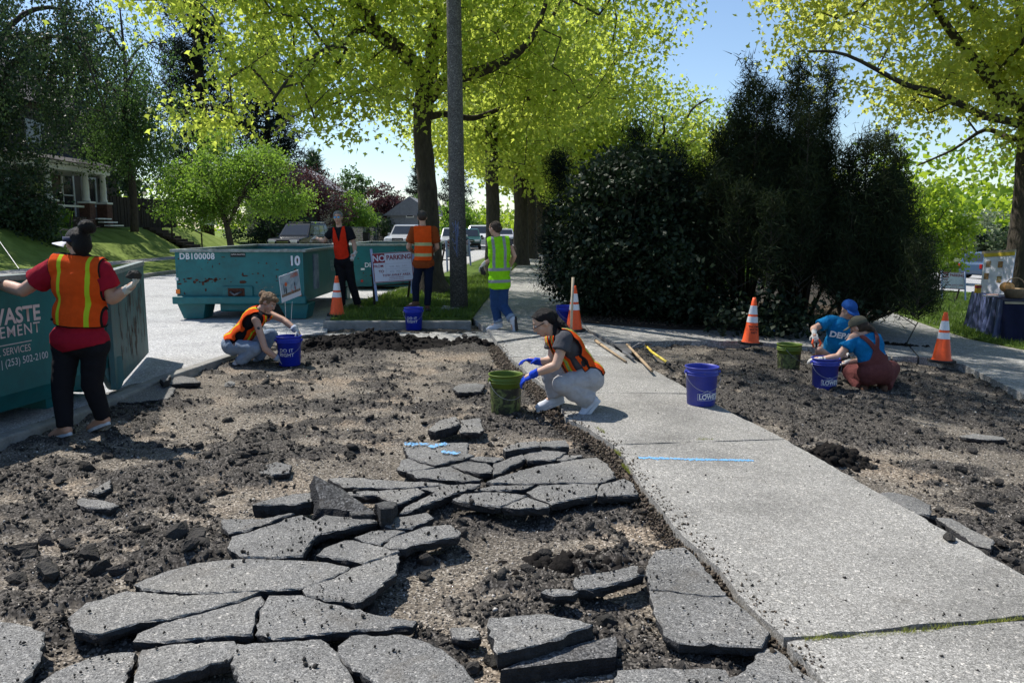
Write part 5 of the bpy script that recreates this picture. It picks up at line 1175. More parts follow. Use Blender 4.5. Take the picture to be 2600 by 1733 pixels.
# ================================================================== VEHICLES
M['glass'] = mat('tinted_glass', (.02, .025, .03), .06, .1, 3, spec=.8); M['tyre'] = mat('tyre', (.015, .015, .015), .85); M['wheel'] = mat('alloy', (.35, .36, .38), .35, metal=.8)
M['headlamp'] = mat('headlamp_glass', (.55, .57, .6), .12, spec=.8); M['chrome'] = mat('chrome', (.5, .5, .52), .15, metal=1.0); M['plate'] = mat('plate', (.6, .6, .62), .5); M['tail'] = mat('tail_lamp', (.3, .01, .01), .3)
def paint(name, c): return mat(name, c, .14, .05, 3, spec=.3 if max(c) < .1 else .5, coat=0.0)
def car(name, label, loc, rz, m, L=4.7, Wd=1.86, Hh=1.72, kind='suv', cat='car', rack=False):
    r = empty(name, (0, 0, 0), label, cat); w = Wd / 2; zb = .24; belt = Hh * .60; hoodz = Hh * .55
    # front at -y. side profile of the lower body with wheel arches
    wr = .36 * Hh / 1.72 + .01; ax = (-L * .30, L * .30)
    top = [(-L / 2 + .02, zb + .12), (-L / 2, zb + .42), (-L / 2 + .06, hoodz - .16), (-L / 2 + .25, hoodz - .05), (-L * .21, hoodz + .05), (-L * .19, belt), (L / 2 - .12, belt + .02), (L / 2 - .02, belt - .12), (L / 2, zb + .3), (L / 2 - .04, zb + .08)]
    if kind == 'pickup': top[6:7] = [(L * .12, belt), (L * .13, belt), (L / 2 - .05, belt)]
    bot = []
    for a in reversed(ax):
        for t in np.linspace(0, math.pi, 9): bot.append((a + (wr + .06) * math.cos(t), zb + .02 + (wr + .06) * math.sin(t) * .95))
    prof = top + [(L / 2 - .3, zb)] + bot + [(-L / 2 + .3, zb)]
    n = len(prof); mb = MB()
    def wid(z): return w * (1 - .05 * max(0, (z - .8)) ** 1) - (.04 if z < zb + .15 else 0)
    rows_ = [[(-wid(z), y, z) for y, z in prof], [(-wid(z) + .10, y, z + .0) for y, z in prof]]
    V = [(-wid(z), y, z) for y, z in prof] + [(wid(z), y, z) for y, z in prof]
    mb.add(V, [tuple(range(n)), tuple(range(2 * n - 1, n - 1, -1))] + [(i, n + i, n + (i + 1) % n, (i + 1) % n) for i in range(n)])
    bdy = mb.build('body', m, r, bevel=.05)
    # greenhouse
    y0, y1 = -L * .20, (L / 2 - .14 if kind != 'pickup' else L * .12); yt0, yt1 = -L * .05, (L / 2 - .42 if kind != 'pickup' else L * .09); wt = w * .80; wb = wid(belt) - .03
    def gh(y, t, s):  # t 0..1 height
        return None
    B = [(-wb, y0, belt - .02), (wb, y0, belt - .02), (wb, y1, belt - .02), (-wb, y1, belt - .02), (-wt, yt0, Hh - .03), (wt, yt0, Hh - .03), (wt, yt1, Hh - .03), (-wt, yt1, Hh - .03)]
    mb = MB().add(B, [(0, 1, 5, 4), (1, 2, 6, 5), (2, 3, 7, 6), (3, 0, 4, 7), (4, 5, 6, 7), (3, 2, 1, 0)]); mb.build('cabin', m, r, bevel=.05)
    MB().add([(-wt + .03, yt0 + .03, Hh - .02), (wt - .03, yt0 + .03, Hh - .02), (wt - .03, yt1 - .03, Hh - .02), (-wt + .03, yt1 - .03, Hh - .02), (-wt + .1, yt0 + .2, Hh), (wt - .1, yt0 + .2, Hh), (wt - .1, yt1 - .2, Hh), (-wt + .1, yt1 - .2, Hh)], [(0, 1, 5, 4), (1, 2, 6, 5), (2, 3, 7, 6), (3, 0, 4, 7), (4, 5, 6, 7)]).build('roof', m, r)
    def quad(name, c4, off, mm, ins=.0):
        c4 = [Vector(p) for p in c4]; nrm = (c4[1] - c4[0]).cross(c4[3] - c4[0]).normalized(); c = sum(c4, Vector()) / 4
        if nrm.dot(c - Vector((0, 0, Hh * .6))) < 0: nrm = -nrm; c4 = c4[::-1]
        q = [p + nrm * off for p in c4]; mb = MB(); mb.add(q + [p - nrm * (off + .01) for p in c4], [(0, 1, 2, 3), (0, 4, 5, 1), (1, 5, 6, 2), (2, 6, 7, 3), (3, 7, 4, 0)]); return mb.build(name, mm, r)
    def lp(a, b, t): return Vector(a).lerp(Vector(b), t)
    def face(i, j, k, l, u0, u1, v0, v1):  # bilinear patch of the greenhouse face
        def bl(u, v): return lp(lp(B[i], B[j], u), lp(B[l], B[k], u), v)
        return [bl(u0, v0), bl(u1, v0), bl(u1, v1), bl(u0, v1)]
    quad('windscreen', face(0, 1, 5, 4, .06, .94, .10, .90), .008, M['glass'])
    quad('rear_window', face(2, 3, 7, 6, .08, .92, .15, .85), .008, M['glass'])
    cuts = [(.20, .46), (.50, .74), (.78, .95)] if kind != 'pickup' else [(.25, .58), (.62, .92)]
    for u0, u1 in cuts:
        quad('side_window', face(1, 2, 6, 5, u0, u1, .12, .86), .008, M['glass']); quad('side_window', face(3, 0, 4, 7, 1 - u1, 1 - u0, .12, .86), .008, M['glass'])
    for a in ax:
        for s in (-1, 1):
            wh = empty('wheel', (s * (w - .11), a, wr)); wh.parent = r
            t = MB(); prof_ = [(wr * .62, -.10), (wr * .95, -.10), (wr, -.06), (wr, .06), (wr * .95, .10), (wr * .62, .10)]
            nn2 = 24; bse = 0
            for rr_, xx in prof_:
                for k in range(nn2): an = 6.2832 * k / nn2; t.V.append((xx, rr_ * math.cos(an), rr_ * math.sin(an)))
            for i in range(5):
                for k in range(nn2): t.F.append((i * nn2 + k, i * nn2 + (k + 1) % nn2, (i + 1) * nn2 + (k + 1) % nn2, (i + 1) * nn2 + k)); t.M.append(0)
            t.build('tyre', M['tyre'], wh, smooth=True, world=False)
            t = MB().tube([(s * -.02, 0, 0), (s * .085, 0, 0)], wr * .18, 10)
            for k in range(5):
                an = 6.2832 * k / 5; t.bar((s * .07, 0, 0), (s * .075, wr * .62 * math.cos(an), wr * .62 * math.sin(an)), .06, .03, up=(1, 0, 0))
            t.tube([(s * .02, 0, 0), (s * .03, 0, 0)], wr * .63, 20); t.build('rim', M['wheel'], wh, world=False)
    fy = -L / 2
    for s in (-1, 1):
        MB().box((s * (w - .30), fy + .055, hoodz - .20), (.38, .14, .15)).build('headlight', M['headlamp'], r, bevel=.03)
        MB().box((s * (w - .14), L / 2 - .02, belt - .22), (.18, .09, .28)).build('tail_light', M['tail'], r, bevel=.02)
        MB().box((s * (w + .06), -L * .15, belt + .06), (.17, .11, .13)).build('mirror', m, r, bevel=.03)
    MB().box((0, fy + .025, hoodz - .22), (Wd * .40, .07, .22)).build('grille', M['black'], r, bevel=.02)
    MB().box((0, fy - .012, hoodz - .22), (Wd * .36, .02, .05)).build('grille_bar', M['chrome'], r, bevel=.008)
    MB().box((0, fy + .03, zb + .13), (Wd * .90, .14, .22)).build('bumper', M['tyre'] if kind == 'suv' else m, r, bevel=.04)
    MB().box((0, fy - .05, zb + .22), (.32, .02, .14)).build('licence_plate', M['plate'], r)
    for s in (-1, 1):
        for k, yy in enumerate((-L * .10, L * .10)): MB().box((s * (wid(.8) + .004), yy, belt - .12), (.02, .16, .03)).build('door_handle', m, r)
        MB().bar((s * (wid(.8) + .001), -L * .005, zb + .2), (s * (wid(.8) + .001), -L * .005, belt - .02), .012, .012).build('door_gap', M['black'], r)
    if rack:
        for s in (-1, 1): MB().bar((s * wt * .9, yt0 + .2, Hh + .05), (s * wt * .9, yt1 - .1, Hh + .05), .04, .04).build('roof_rail', M['chrome'], r, bevel=.01)
        for y in (yt0 + .5, yt1 - .5): MB().bar((-wt * .9, y, Hh + .07), (wt * .9, y, Hh + .07), .05, .03).build('roof_rail', M['chrome'], r)
    r.location = loc; r.rotation_euler = (0, 0, rz); return r
p = P(748, 680, 43.5); car('parked_car', 'dark shiny SUV with roof rails parked behind the middle dumpster', (p.x, 45.0, .10), -.16, paint('black_paint', (.012, .016, .022)), Hh=1.75, rack=True)
p = P(1026, 600, 55); car('parked_car', 'silver SUV parked facing us, left of the big maple trunk', (p.x, 56.0, .06), -.12, paint('silver_paint', (.42, .43, .44)), Hh=1.75, Wd=1.92)
p = P(1146, 600, 57); car('parked_car', 'small silver car far down the street, left of the pole', (p.x, 59.0, -.02), .05, paint('silver_paint_far', (.42, .43, .44)), L=4.4, Hh=1.62)
p = P(1187, 600, 60); car('parked_car', 'dark green car far down the street, right of the pole', (p.x, 62.0, -.02), .05, paint('green_paint', (.03, .09, .09)), L=4.5, Hh=1.55)
p = P(1214, 600, 66); car('parked_pickup', 'white pickup far down the street between pole and second trunk', (p.x, 68.0, -.04), .03, paint('white_paint_car', (.65, .66, .68)), L=5.4, Hh=1.86, Wd=2.0, kind='pickup', cat='pickup')
p = P(1283, 600, 82); car('parked_car', 'tiny silver car between the second and third trunks', (p.x, 84.0, -.02), .0, paint('silver_paint_tiny', (.5, .5, .52)), L=4.4, Hh=1.5)
pq = P(2486, 690, 51); car('parked_car', 'blue grey hatchback across the right hand street', (pq.x + 1.2, 51.5, T(pq.x) - .03), 1.95, paint('blue_paint', (.05, .09, .16)), L=4.3, Wd=1.8, Hh=1.72)

# ================================================================== HOUSE WITH PORCH
M['siding'] = mat('taupe_siding', (.13, .11, .10), .85, .15, 4, .2, 10); M['trimw'] = mat('white_trim', (.70, .71, .71), .7, .08, 4); M['roofing'] = mat('dark_shingles', (.05, .05, .055), .9, .3, 8, .6, 14)
M['brick'] = mat('dark_brick', (.10, .05, .04), .9, .35, 9, .6, 20); M['darkwood'] = mat('dark_fence_wood', (.035, .027, .022), .9, .3, 8); M['pane'] = mat('window_pane', (.03, .035, .04), .08, .2, 3, spec=.7)
HX, PX_ = -22.2, -20.0; zg = 1.6
h = empty('house', (-22, 37, zg), 'taupe house with a white columned porch on the bank at the left', 'house')
MB().box((HX - 3.5, 38, zg + 2.9), (7.0, 14, 5.8)).build('wall', M['siding'], h)
MB().add([(-30.2, 30.6, 7.3), (-21.8, 30.6, 7.3), (-21.8, 45.6, 7.3), (-30.2, 45.6, 7.3), (-26, 34, 10.2), (-26, 42, 10.2)], [(0, 1, 4), (1, 2, 5, 4), (2, 3, 5), (3, 0, 4, 5), (3, 2, 1, 0)]).build('roof', M['roofing'], h)
zbm = P(290, 445, 39.2).z
MB().box((-21.0, 35.6, zbm + .12), (2.3, 8.2, .24)).build('porch_beam', M['trimw'], h, bevel=.02)
MB().box((-21.0, 35.6, zbm + .31), (2.7, 8.6, .10)).build('porch_gutter', M['trimw'], h, bevel=.02)
MB().add([(-22.2, 31.1, zbm + .36), (-19.5, 31.1, zbm + .36), (-19.5, 40.1, zbm + .36), (-22.2, 40.1, zbm + .36), (-22.19, 32.0, zbm + 1.2), (-22.19, 38.6, zbm + 1.2)], [(0, 1, 4), (1, 2, 5, 4), (2, 3, 5), (3, 2, 1, 0)]).build('porch_roof', M['roofing'], h)
MB().box((-21.1, 35.6, zg + .25), (2.4, 8.0, .5)).build('porch_floor', M['darkwood'], h)
zped = P(284, 514, 39.2).z
for y in (31.9, 34.55, 37.6, 39.2):
    x = PX_ if y < 39 else PX_
    MB().lathe((x, y, zped), [(.17, 0), (.165, .1), (.145, .14), (.15, (zbm - zped) * .5), (.125, zbm - zped - .12), (.17, zbm - zped - .06), (.17, zbm - zped)], 16).build('column', M['trimw'], h, smooth=True)
    MB().box((x, y, (zg + zped) / 2 - .05), (.5, .5, zped - zg - .1)).build('pedestal', M['brick'], h); MB().box((x, y, zped - .05), (.58, .58, .09)).build('pedestal_cap', M['trimw'], h, bevel=.01)
for z in (zped - .25, zped - .95):
    for a, b in ((31.9, 34.55), (34.55, 37.6)): MB().bar((PX_, a + .3, z), (PX_, b - .3, z), .07, .09).build('rail', M['trimw'], h)
for k in range(3): MB().box((-19.75 + .28 * k, 38.4, zg + .42 - .16 * k), (.3, 1.3, .06)).build('step', M['trimw'], h)
def frame(root, x, y0, y1, z0_, z1_, name='window', mull=0, fm='trimw', pm='pane'):
    o = MB(); t = .12
    o.box((x + .03, (y0 + y1) / 2, z1_ + t / 2), (.08, y1 - y0 + 2 * t, t)).box((x + .03, (y0 + y1) / 2, z0_ - t / 2), (.1, y1 - y0 + 2 * t, t)).box((x + .028, y0 - t / 2, (z0_ + z1_) / 2), (.076, t, z1_ - z0_ - .002)).box((x + .028, y1 + t / 2, (z0_ + z1_) / 2), (.076, t, z1_ - z0_ - .002))
    for k in range(mull): o.box((x + .03, (y0 + y1) / 2, z0_ + (z1_ - z0_) * (k + 1) / (mull + 1)), (.06, y1 - y0, .06))
    f = o.build(name, M[fm], root); MB().box((x + .012, (y0 + y1) / 2, (z0_ + z1_) / 2), (.02, y1 - y0, z1_ - z0_)).build('pane', M[pm], f); return f
frame(h, HX, 39.55, 40.45, zg + .55, zg + 2.65, 'door', 1); frame(h, HX, 36.6, 38.2, zg + 1.6, zg + 2.75); frame(h, HX, 41.4, 42.6, zg + 1.2, zg + 2.5); frame(h, HX, 37.0, 38.2, zg + 3.6, zg + 4.8); frame(h, HX, 33.5, 34.5, zg + 3.6, zg + 4.8)
MB().box((HX + .08, 39.2, zg + 1.5), (.12, .25, .4)).build('mailbox', M['black'], h)
# wooden fence and steps on the bank
fn = empty('wooden_fence', (-20.5, 42, zg), 'dark board fence right of the porch, below the weeping birch', 'fence')
for k in range(34): MB().box((-20.4 + .02 * (k % 3), 40.4 + k * .24, zg + .78 + .02 * (k % 2)), (.03, .22, 1.6)).build('board', M['darkwood'], fn)
MB().box((-20.46, 44.4, zg + 1.35), (.05, 8.2, .1)).build('rail', M['darkwood'], fn)
stp = empty('garden_steps', (-17, 42.5, .4), 'dark steps cut into the grass bank behind the middle dumpster', 'steps')
for k in range(9): MB().box((-16.1 - .33 * k, 41.5, .34 + .15 * k), (.36, 1.5, .16)).build('step', M['mulch'], stp)
MB().bar((-15.9, 40.7, 1.3), (-18.9, 40.7, 2.7), .05, .07).build('handrail', M['darkwood'], stp)
for x, z in ((-15.9, .3), (-17.4, 1.0), (-18.9, 1.7)): MB().bar((x, 40.7, z), (x, 40.7, z + 1.05), .06, .06).build('post', M['darkwood'], stp)
# small porch railing seen below the round tree
wr_ = empty('white_railing', (-20, 53, 1.4), 'short white railing seen under the small round tree', 'railing')
for k in range(12): MB().box((-20 + .01 * (k % 2), 51 + .26 * k, 2.2), (.05, .07, .85)).build('baluster', M['trimw'], wr_)
MB().box((-20, 52.45, 2.66), (.08, 3.2, .07)).build('rail', M['trimw'], wr_)
# houses farther off
def far_house(label, x, y, z, w, d, hh, rh, wallm, roofm, wins, rz=0.0, gable=True):
    r = empty('house', (0, 0, 0), label, 'house'); MB().box((0, 0, hh / 2), (w, d, hh)).build('wall', wallm, r)
    MB().add([(-w / 2 - .4, -d / 2 - .4, hh), (w / 2 + .4, -d / 2 - .4, hh), (w / 2 + .4, d / 2 + .4, hh), (-w / 2 - .4, d / 2 + .4, hh), (0, -d / 2 - .4, hh + rh), (0, d / 2 + .4, hh + rh)] if gable else
             [(-w / 2 - .4, -d / 2 - .4, hh), (w / 2 + .4, -d / 2 - .4, hh), (w / 2 + .4, d / 2 + .4, hh), (-w / 2 - .4, d / 2 + .4, hh), (-w / 2 - .3, 0, hh + rh), (w / 2 + .3, 0, hh + rh)],
             [(0, 1, 4), (1, 2, 5, 4), (2, 3, 5), (3, 0, 4, 5), (3, 2, 1, 0)] if gable else [(0, 1, 5, 4), (1, 2, 5), (2, 3, 4, 5), (3, 0, 4), (3, 2, 1, 0)]).build('roof', roofm, r)
    for (a, b, ww, wh) in wins:
        MB().box((a, -d / 2 - .02, b), (ww + .2, .06, wh + .2)).build('window', M['trimw'], r); f = r.children[-1]; MB().box((a, -d / 2 - .06, b), (ww, .03, wh)).build('pane', M['pane'], f)
    r.location = (x, y, z); r.rotation_euler = (0, 0, rz); return r
beige = mat('beige_siding', (.36, .31, .26), .9, .1, 2); greyr = mat('grey_shingles', (.19, .19, .20), .9, .2, 5)
far_house('pale gabled house behind the maroon shrubs', -20.5, 78, .8, 8, 9, 4.2, 2.4, beige, greyr, [(0, 3.6, 1, 1), (-2.2, 1.6, 1.2, 1.2), (2.2, 1.6, 1.2, 1.2)])
far_house('low grey roofed house far away left of the big trunk', -13.2, 92, .2, 9, 8, 2.6, 1.9, beige, greyr, [(-2.4, 1.4, 1.2, 1), (2.4, 1.4, 1.2, 1)], gable=False)
far_house('house with a small dormer beside the low grey roof', -10.3, 84, .2, 4.6, 7, 2.6, 1.9, mat('grey_blue_siding', (.2, .21, .23), .9), greyr, [(0, 2.9, .6, .8)])
# chain link fence with bin
cf = empty('wire_fence', (-13.5, 75, .1), 'wire mesh fence with thin posts along the grass behind the dumpsters', 'fence')
fa, fb_ = P(830, 600, 58), P(1046, 600, 105); n = 16
for k in range(n + 1):
    q = fa.lerp(fb_, k / n); MB().tube([(q.x, q.y, .1), (q.x, q.y, 1.65)], .03, 6).build('post', M['steel'], cf)
MB().tube([(fa.x, fa.y, 1.62), (fb_.x, fb_.y, 1.62)], .022, 6).build('top_rail', M['steel'], cf)
mb = MB(); Lf = (fb_ - fa).length
for k in range(int(Lf / .32) + 6):
    for s in (0, 1):
        a0 = k * .32 - (1.4 if s else 0); a1 = a0 + (1.4 if s else -1.4) + (0 if s else 0)
        pts = []
        for t, z in ((0, .15), (1, 1.6)):
            u = (a0 + (a1 - a0) * t) / Lf
            pts.append((u, z))
        (u0, za), (u1, zb_) = pts
        def cl(u0, za, u1, zb_):
            if u0 > u1: u0, za, u1, zb_ = u1, zb_, u0, za
            if u1 <= 0 or u0 >= 1: return None
            if u0 < 0: za += (zb_ - za) * (-u0) / (u1 - u0); u0 = 0
            if u1 > 1: zb_ = za + (zb_ - za) * (1 - u0) / (u1 - u0); u1 = 1
            return u0, za, u1, zb_
        q = cl(u0, za, u1, zb_)
        if q: a, b = fa.lerp(fb_, q[0]), fa.lerp(fb_, q[2]); mb.bar((a.x, a.y, q[1]), (b.x, b.y, q[3]), .012, .012)
o = mb.build('wire_mesh', M['steel'], cf); o['kind'] = 'stuff'
q = P(934, 605, 45); q.x = -13.25; bn = empty('wheelie_bin', (q.x, 45, .1), 'dark wheeled bin standing by the wire mesh fence', 'bin')
mb = MB(); mb.add([(q.x - .26, 44.7, .15), (q.x + .26, 44.7, .15), (q.x + .26, 45.2, .15), (q.x - .26, 45.2, .15), (q.x - .34, 44.6, 1.1), (q.x + .34, 44.6, 1.1), (q.x + .34, 45.3, 1.1), (q.x - .34, 45.3, 1.1)], [(3, 2, 1, 0), (0, 1, 5, 4), (1, 2, 6, 5), (2, 3, 7, 6), (3, 0, 4, 7), (4, 5, 6, 7)]); mb.build('body', M['black'], bn, bevel=.03)
MB().box((q.x, 44.94, 1.14), (.74, .78, .07)).build('lid', M['tyre'], bn, bevel=.03); MB().box((q.x, 44.66, .95), (.34, .03, .08)).build('label', M['plate'], bn)
for s in (-1, 1): MB().tube([(q.x + s * .3, 45.25, .2), (q.x + s * .36, 45.25, .2)], .1, 12).build('wheel', M['tyre'], bn)
bn.location.y += 27
# pale fence on the right, yellow post
pf = empty('pale_fence', P(2430, 660, 66), 'pale horizontal board fence across the right hand street', 'fence')
fa, fb_ = P(2386, 632, 66), P(2462, 634, 62)
for k in range(7):
    z0_ = P(2386, 632, 66).z - .27 * k; MB().bar((fa.x, fa.y, z0_ - .13), (fb_.x, fb_.y, z0_ - .13), .04, .24).build('board', M['palewhite'] if 'palewhite' in M else M['trimw'], pf)
for t in (0, .33, .66, 1): q = fa.lerp(fb_, t); MB().box((q.x, q.y - .05, fa.z - .95), (.09, .06, 2.0)).build('post', M['palewood'], pf)

# ================================================================== BUCKETS
M['bblue'] = mat('blue_bucket_plastic', (.012, .03, .42), .38, .08, 8, spec=.4, trans=.12, dirt=.3, dirtcol=(.05, .06, .16)); M['lowes'] = mat('dusty_blue_bucket_plastic', (.04, .055, .36), .42, .10, 8, spec=.4, trans=.10, dirt=.5, dirtcol=(.13, .12, .20))
M['olive'] = mat('olive_bucket_plastic', (.13, .19, .03), .45, .1, 8, trans=.15); M['bail'] = mat('bail_wire', (.35, .36, .38), .4, metal=.8)
def camo():
    m = bpy.data.materials.new('camouflage_print'); m.use_nodes = True; N = m.node_tree.nodes; L = m.node_tree.links; b = N['Principled BSDF']
    tc = N.new('ShaderNodeTexCoord'); n = N.new('ShaderNodeTexNoise'); n.inputs['Scale'].default_value = 14; n.inputs['Detail'].default_value = 3; n.inputs['Distortion'].default_value = 1.2
    L.new(tc.outputs['Object'], n.inputs['Vector']); r = ramp(N, [(0, (.012, .014, .01)), (.42, (.035, .045, .015)), (.5, (.08, .10, .03)), (.57, (.13, .16, .05)), (.66, (.03, .03, .02))]); r.color_ramp.interpolation = 'CONSTANT'
    L.new(n.outputs[0], r.inputs[0]); L.new(r.outputs[0], b.inputs['Base Color']); b.inputs['Roughness'].default_value = .5; return m
M['camo'] = camo()
def bucket(label, loc, m, kind, rz=0.0, rims=True, s=1.0, tilt=0.0):
    r = empty('bucket', (0, 0, 0), label, 'bucket')
    Hh, Rt, Rb = .368, .150, .130
    rad = lambda z: Rb + (Rt - Rb) * z / Hh
    prof = [(.02, .0), (Rb - .01, 0), (Rb, .01), (rad(.29), .29), (rad(.29) + .010, .292), (rad(.30) + .010, .300), (rad(.30) + .002, .302), (rad(.315) + .002, .315), (rad(.315) + .009, .317), (rad(.322) + .009, .322), (rad(.324) + .002, .324), (rad(.36) + .002, .360), (Rt + .010, .361), (Rt + .010, Hh), (Rt - .002, Hh), (Rt - .004, .35), (Rb - .004, .006), (.0, .006)]
    MB().lathe((0, 0, 0), prof, 40, capb=False).build('shell', m, r, smooth=True, world=False)
    if kind == 'camo': MB().lathe((0, 0, 0), [(rad(.004) + .0025, .004), (rad(.25) + .0025, .25)], 40, capb=False).build('printed_sleeve', M['camo'], r, smooth=True, world=False)
    pts = [(Rt * 1.10 * math.cos(a) * (1 if abs(math.sin(a)) < .99 else 1), -.03 - .0 * a - (.125 * math.sin(a)) * 0 - Rt * 1.02 * math.sin(a), .318 - .16 * math.sin(a)) for a in np.linspace(0, math.pi, 17)]
    MB().tube(pts, .0022, 5).build('handle', M['bail'], r, smooth=True, world=False)
    for sgn in (-1, 1): MB().tube([(sgn * (Rt - .005), -.02, .318), (sgn * (Rt + .02), -.02, .318)], .016, 10).build('handle_boss', m, r, world=False)
    c = -math.pi / 2
    if kind == 'right':
        bent_text('lettering', 'DO IT', .060, .20, lambda z: rad(z) + .0015, c - .1, M['lettering'], r, bold=.0004, space=1.08); bent_text('lettering', 'RIGHT', .060, .145, lambda z: rad(z) + .0015, c - .1, M['lettering'], r, bold=.0004, space=1.08)
    if kind == 'lowes':
        bent_text('lettering', "LOWE'S", .066, .095, lambda z: rad(z) + .0035, c + .28, M['lettering'], r, bold=.0025, sx=.86)
        mb = MB()
        def on(u, z): R_ = rad(z) + .0025; return (R_ * math.cos(c + u), R_ * math.sin(c + u), z)
        for a, b_ in (((-.52, .065), (-.52, .125)), ((-.52, .125), (-.24, .125)), ((-.24, .125), (.10, .158)), ((.10, .158), (.62, .125)), ((.62, .125), (1.08, .125)), ((1.08, .125), (1.08, .065)), ((1.08, .065), (-.52, .065))):
            mb.tube([on(a[0] + (b_[0] - a[0]) * t, a[1] + (b_[1] - a[1]) * t) for t in np.linspace(0, 1, 6)], .0016, 4)
        mb.tube([on(-.05 + .4 * t, .125 + .006 * t) for t in np.linspace(0, 1, 5)], .004, 4); mb.build('logo_outline', M['lettering'], r, world=False)
    r.location = loc; r.rotation_euler = (tilt, 0, rz); r.scale = (s, s, s); return r
def gb(px, py, dz=-.10, back=.13):
    """bucket base: front bottom edge seen at px,py"""
    p = G(px, py, dz); p = p + Vector((p.x, p.y, 0)).normalized() * back; p.z = T(p.x) + dz; return p
bucket('blue bucket lettered DO IT RIGHT, held by the crouching blond person', gb(736, 931, -.085), M['bblue'], 'right', .12)
bucket('blue bucket lettered DO IT RIGHT, standing by the far kerb', gb(1051, 839, -.065), M['bblue'], 'right', 0)
bucket('blue bucket half hidden behind the upright wooden handle', gb(1436, 836, 0), M['bblue'], 'plain', .4)
bucket('dusty blue bucket with a LOWES logo standing alone on the walk edge', gb(1779, 1033, 0), M['lowes'], 'lowes', .05)
bucket('dark blue bucket with a LOWES logo in the shade, beside the person in overalls', gb(2092, 992, -.09), M['lowes'], 'lowes', -.1)
bucket('olive bucket with camouflage print, beside the dark haired crouching woman', gb(1284, 1056, -.085), M['olive'], 'camo', .3)
bucket('olive camouflage bucket in the shade, between cone and kneeling person', gb(2001, 948, -.09), M['olive'], 'camo', .8)

# ================================================================== CONES
def cone(label, loc, rz=0.0, tilt=(0, 0), writing=False, hgt=.71):
    r = empty('traffic_cone', (0, 0, 0), label, 'traffic cone', 'orange traffic cones with two white bands'); h0 = .035
    R = lambda z: .125 - (.125 - .028) * (z - h0) / (hgt - h0)
    oct_ = [(.19 * math.cos(a), .19 * math.sin(a)) for a in [math.pi / 8 + k * math.pi / 4 for k in range(8)]]
    MB().prism(oct_, 0, .034).build('base', M['rubber'], r, bevel=.006, world=False)
    MB().lathe((0, 0, 0), [(R(.04) + .012, .034), (R(.05), .055), (R(hgt - .05), hgt - .05), (R(hgt - .05) - .004, hgt - .045), (.026, hgt), (.018, hgt), (.015, hgt - .05)], 28, capb=False).build('shell', M['orange'], r, smooth=True, world=False)
    for a, b in ((.46, .59), (.335, .425)): MB().lathe((0, 0, 0), [(R(a) + .003, a), (R(b) + .003, b)], 28, capb=False).build('reflective_band', M['band'], r, smooth=True, world=False)
    if writing:
        for k, t in enumerate(('TACOMA', 'WATER', 'DEPT')): bent_text('lettering', t, .042, .275 - .045 * k, lambda z: R(z) + .002, -math.pi / 2, M['black'], r, bold=.001)
    r.location = loc; r.rotation_euler = (tilt[0], tilt[1], rz); return r
def gc(px, py, dz): p = G(px, py, dz); return Vector((p.x, p.y + .12, T(p.x) + dz))
cone('orange cone on the grass corner beside the man in dark clothes', gc(852, 803, .04), .2, (.02, .02))
cone('orange cone behind the blue bucket and the upright wooden handle', gc(1459, 842, 0), .3)
cone('orange cone with black writing, standing before the dark shrubs', gc(1911, 876, 0), .1, (.0, .05), True)
cone('orange cone at the right, on the pavement before the draped table', gc(2402, 922, 0), .5, (0, .02))
for o in [o for o in COL.objects if o.name.startswith('traffic_cone')]: pass
MB_h = G(1452, 868, 0)
wh = empty('upright_handle', MB_h, 'pale wooden tool handle standing upright before the cone', 'wooden handle'); MB().tube([P(1449, 868, MB_h.y), P(1455, 704, MB_h.y)], [.017, .019], 10).build('handle', M['palewood'], wh, smooth=True)

# ================================================================== TOOLS
sh = empty('shovel', G(1590, 885, -.05), 'square shovel with a wooden handle lying by the walk edge', 'shovel')
a, b = G(1590, 872, .03), G(1640, 925, .05); c2 = (a - b).normalized(); sd = c2.cross(Vector((0, 0, 1)))
MB().tube([b + (b - a) * .25, b, a + (b - a) * .05], [.017, .018, .016], 8).build('handle', M['wood'], sh, smooth=True)
ba = G(1600, 893, .04); bb_ = [G(1557, 872, -.02), G(1601, 871, .0), G(1604, 896, .05), G(1586, 893, .04)]; mb = MB(); mb.add(bb_ + [v - Vector((0, 0, .012)) for v in bb_], [(0, 1, 2, 3), (7, 6, 5, 4), (0, 4, 5, 1), (1, 5, 6, 2), (2, 6, 7, 3), (3, 7, 4, 0)]); mb.build('blade', M['steel'], sh)
MB().tube([G(1584, 893, .045), G(1596, 900, .05), G(1608, 910, .05)], [.026, .02, .018], 8).build('socket', M['steel'], sh)
yt = empty('yellow_tool', G(1660, 900, -.05), 'mattock with a bright yellow handle lying in the shaded dirt', 'mattock')
MB().tube([G(1640, 877, .0), G(1655, 893, .02), G(1697, 922, .0)], [.014, .017, .018], 8).build('handle', mat('yellow_fibre', (.65, .50, .06), .5), yt, smooth=True); MB().tube([G(1694, 920, .0), G(1701, 925, .0)], .021, 8).build('end_cap', M['black'], yt); MB().tube([G(1604, 882, -.02), G(1622, 873, .03), G(1634, 872, .05), G(1655, 874, .0)], [.006, .016, .024, .01], 8).build('head', M['steel'], yt)
lb = empty('pry_bar', G(1550, 890, 0), 'long dark bar lying across the walk edge', 'bar'); MB().tube([G(1512, 864, .03), G(1545, 887, .03), G(1590, 918, .02)], [.022, .018, .014], 8).build('bar', M['wood'], lb, smooth=True)
hm = empty('small_tool', G(2280, 965, -.05), 'small tool with a pale handle and blue grip, right of the overalls', 'hand tool'); MB().tube([G(2265, 958, -.03), G(2290, 963, -.03)], .014, 8).build('handle', M['palewood'], hm); MB().tube([G(2290, 963, -.03), G(2301, 965, -.03)], .017, 8).build('grip', mat('light_blue_grip', (.1, .35, .5), .5), hm)
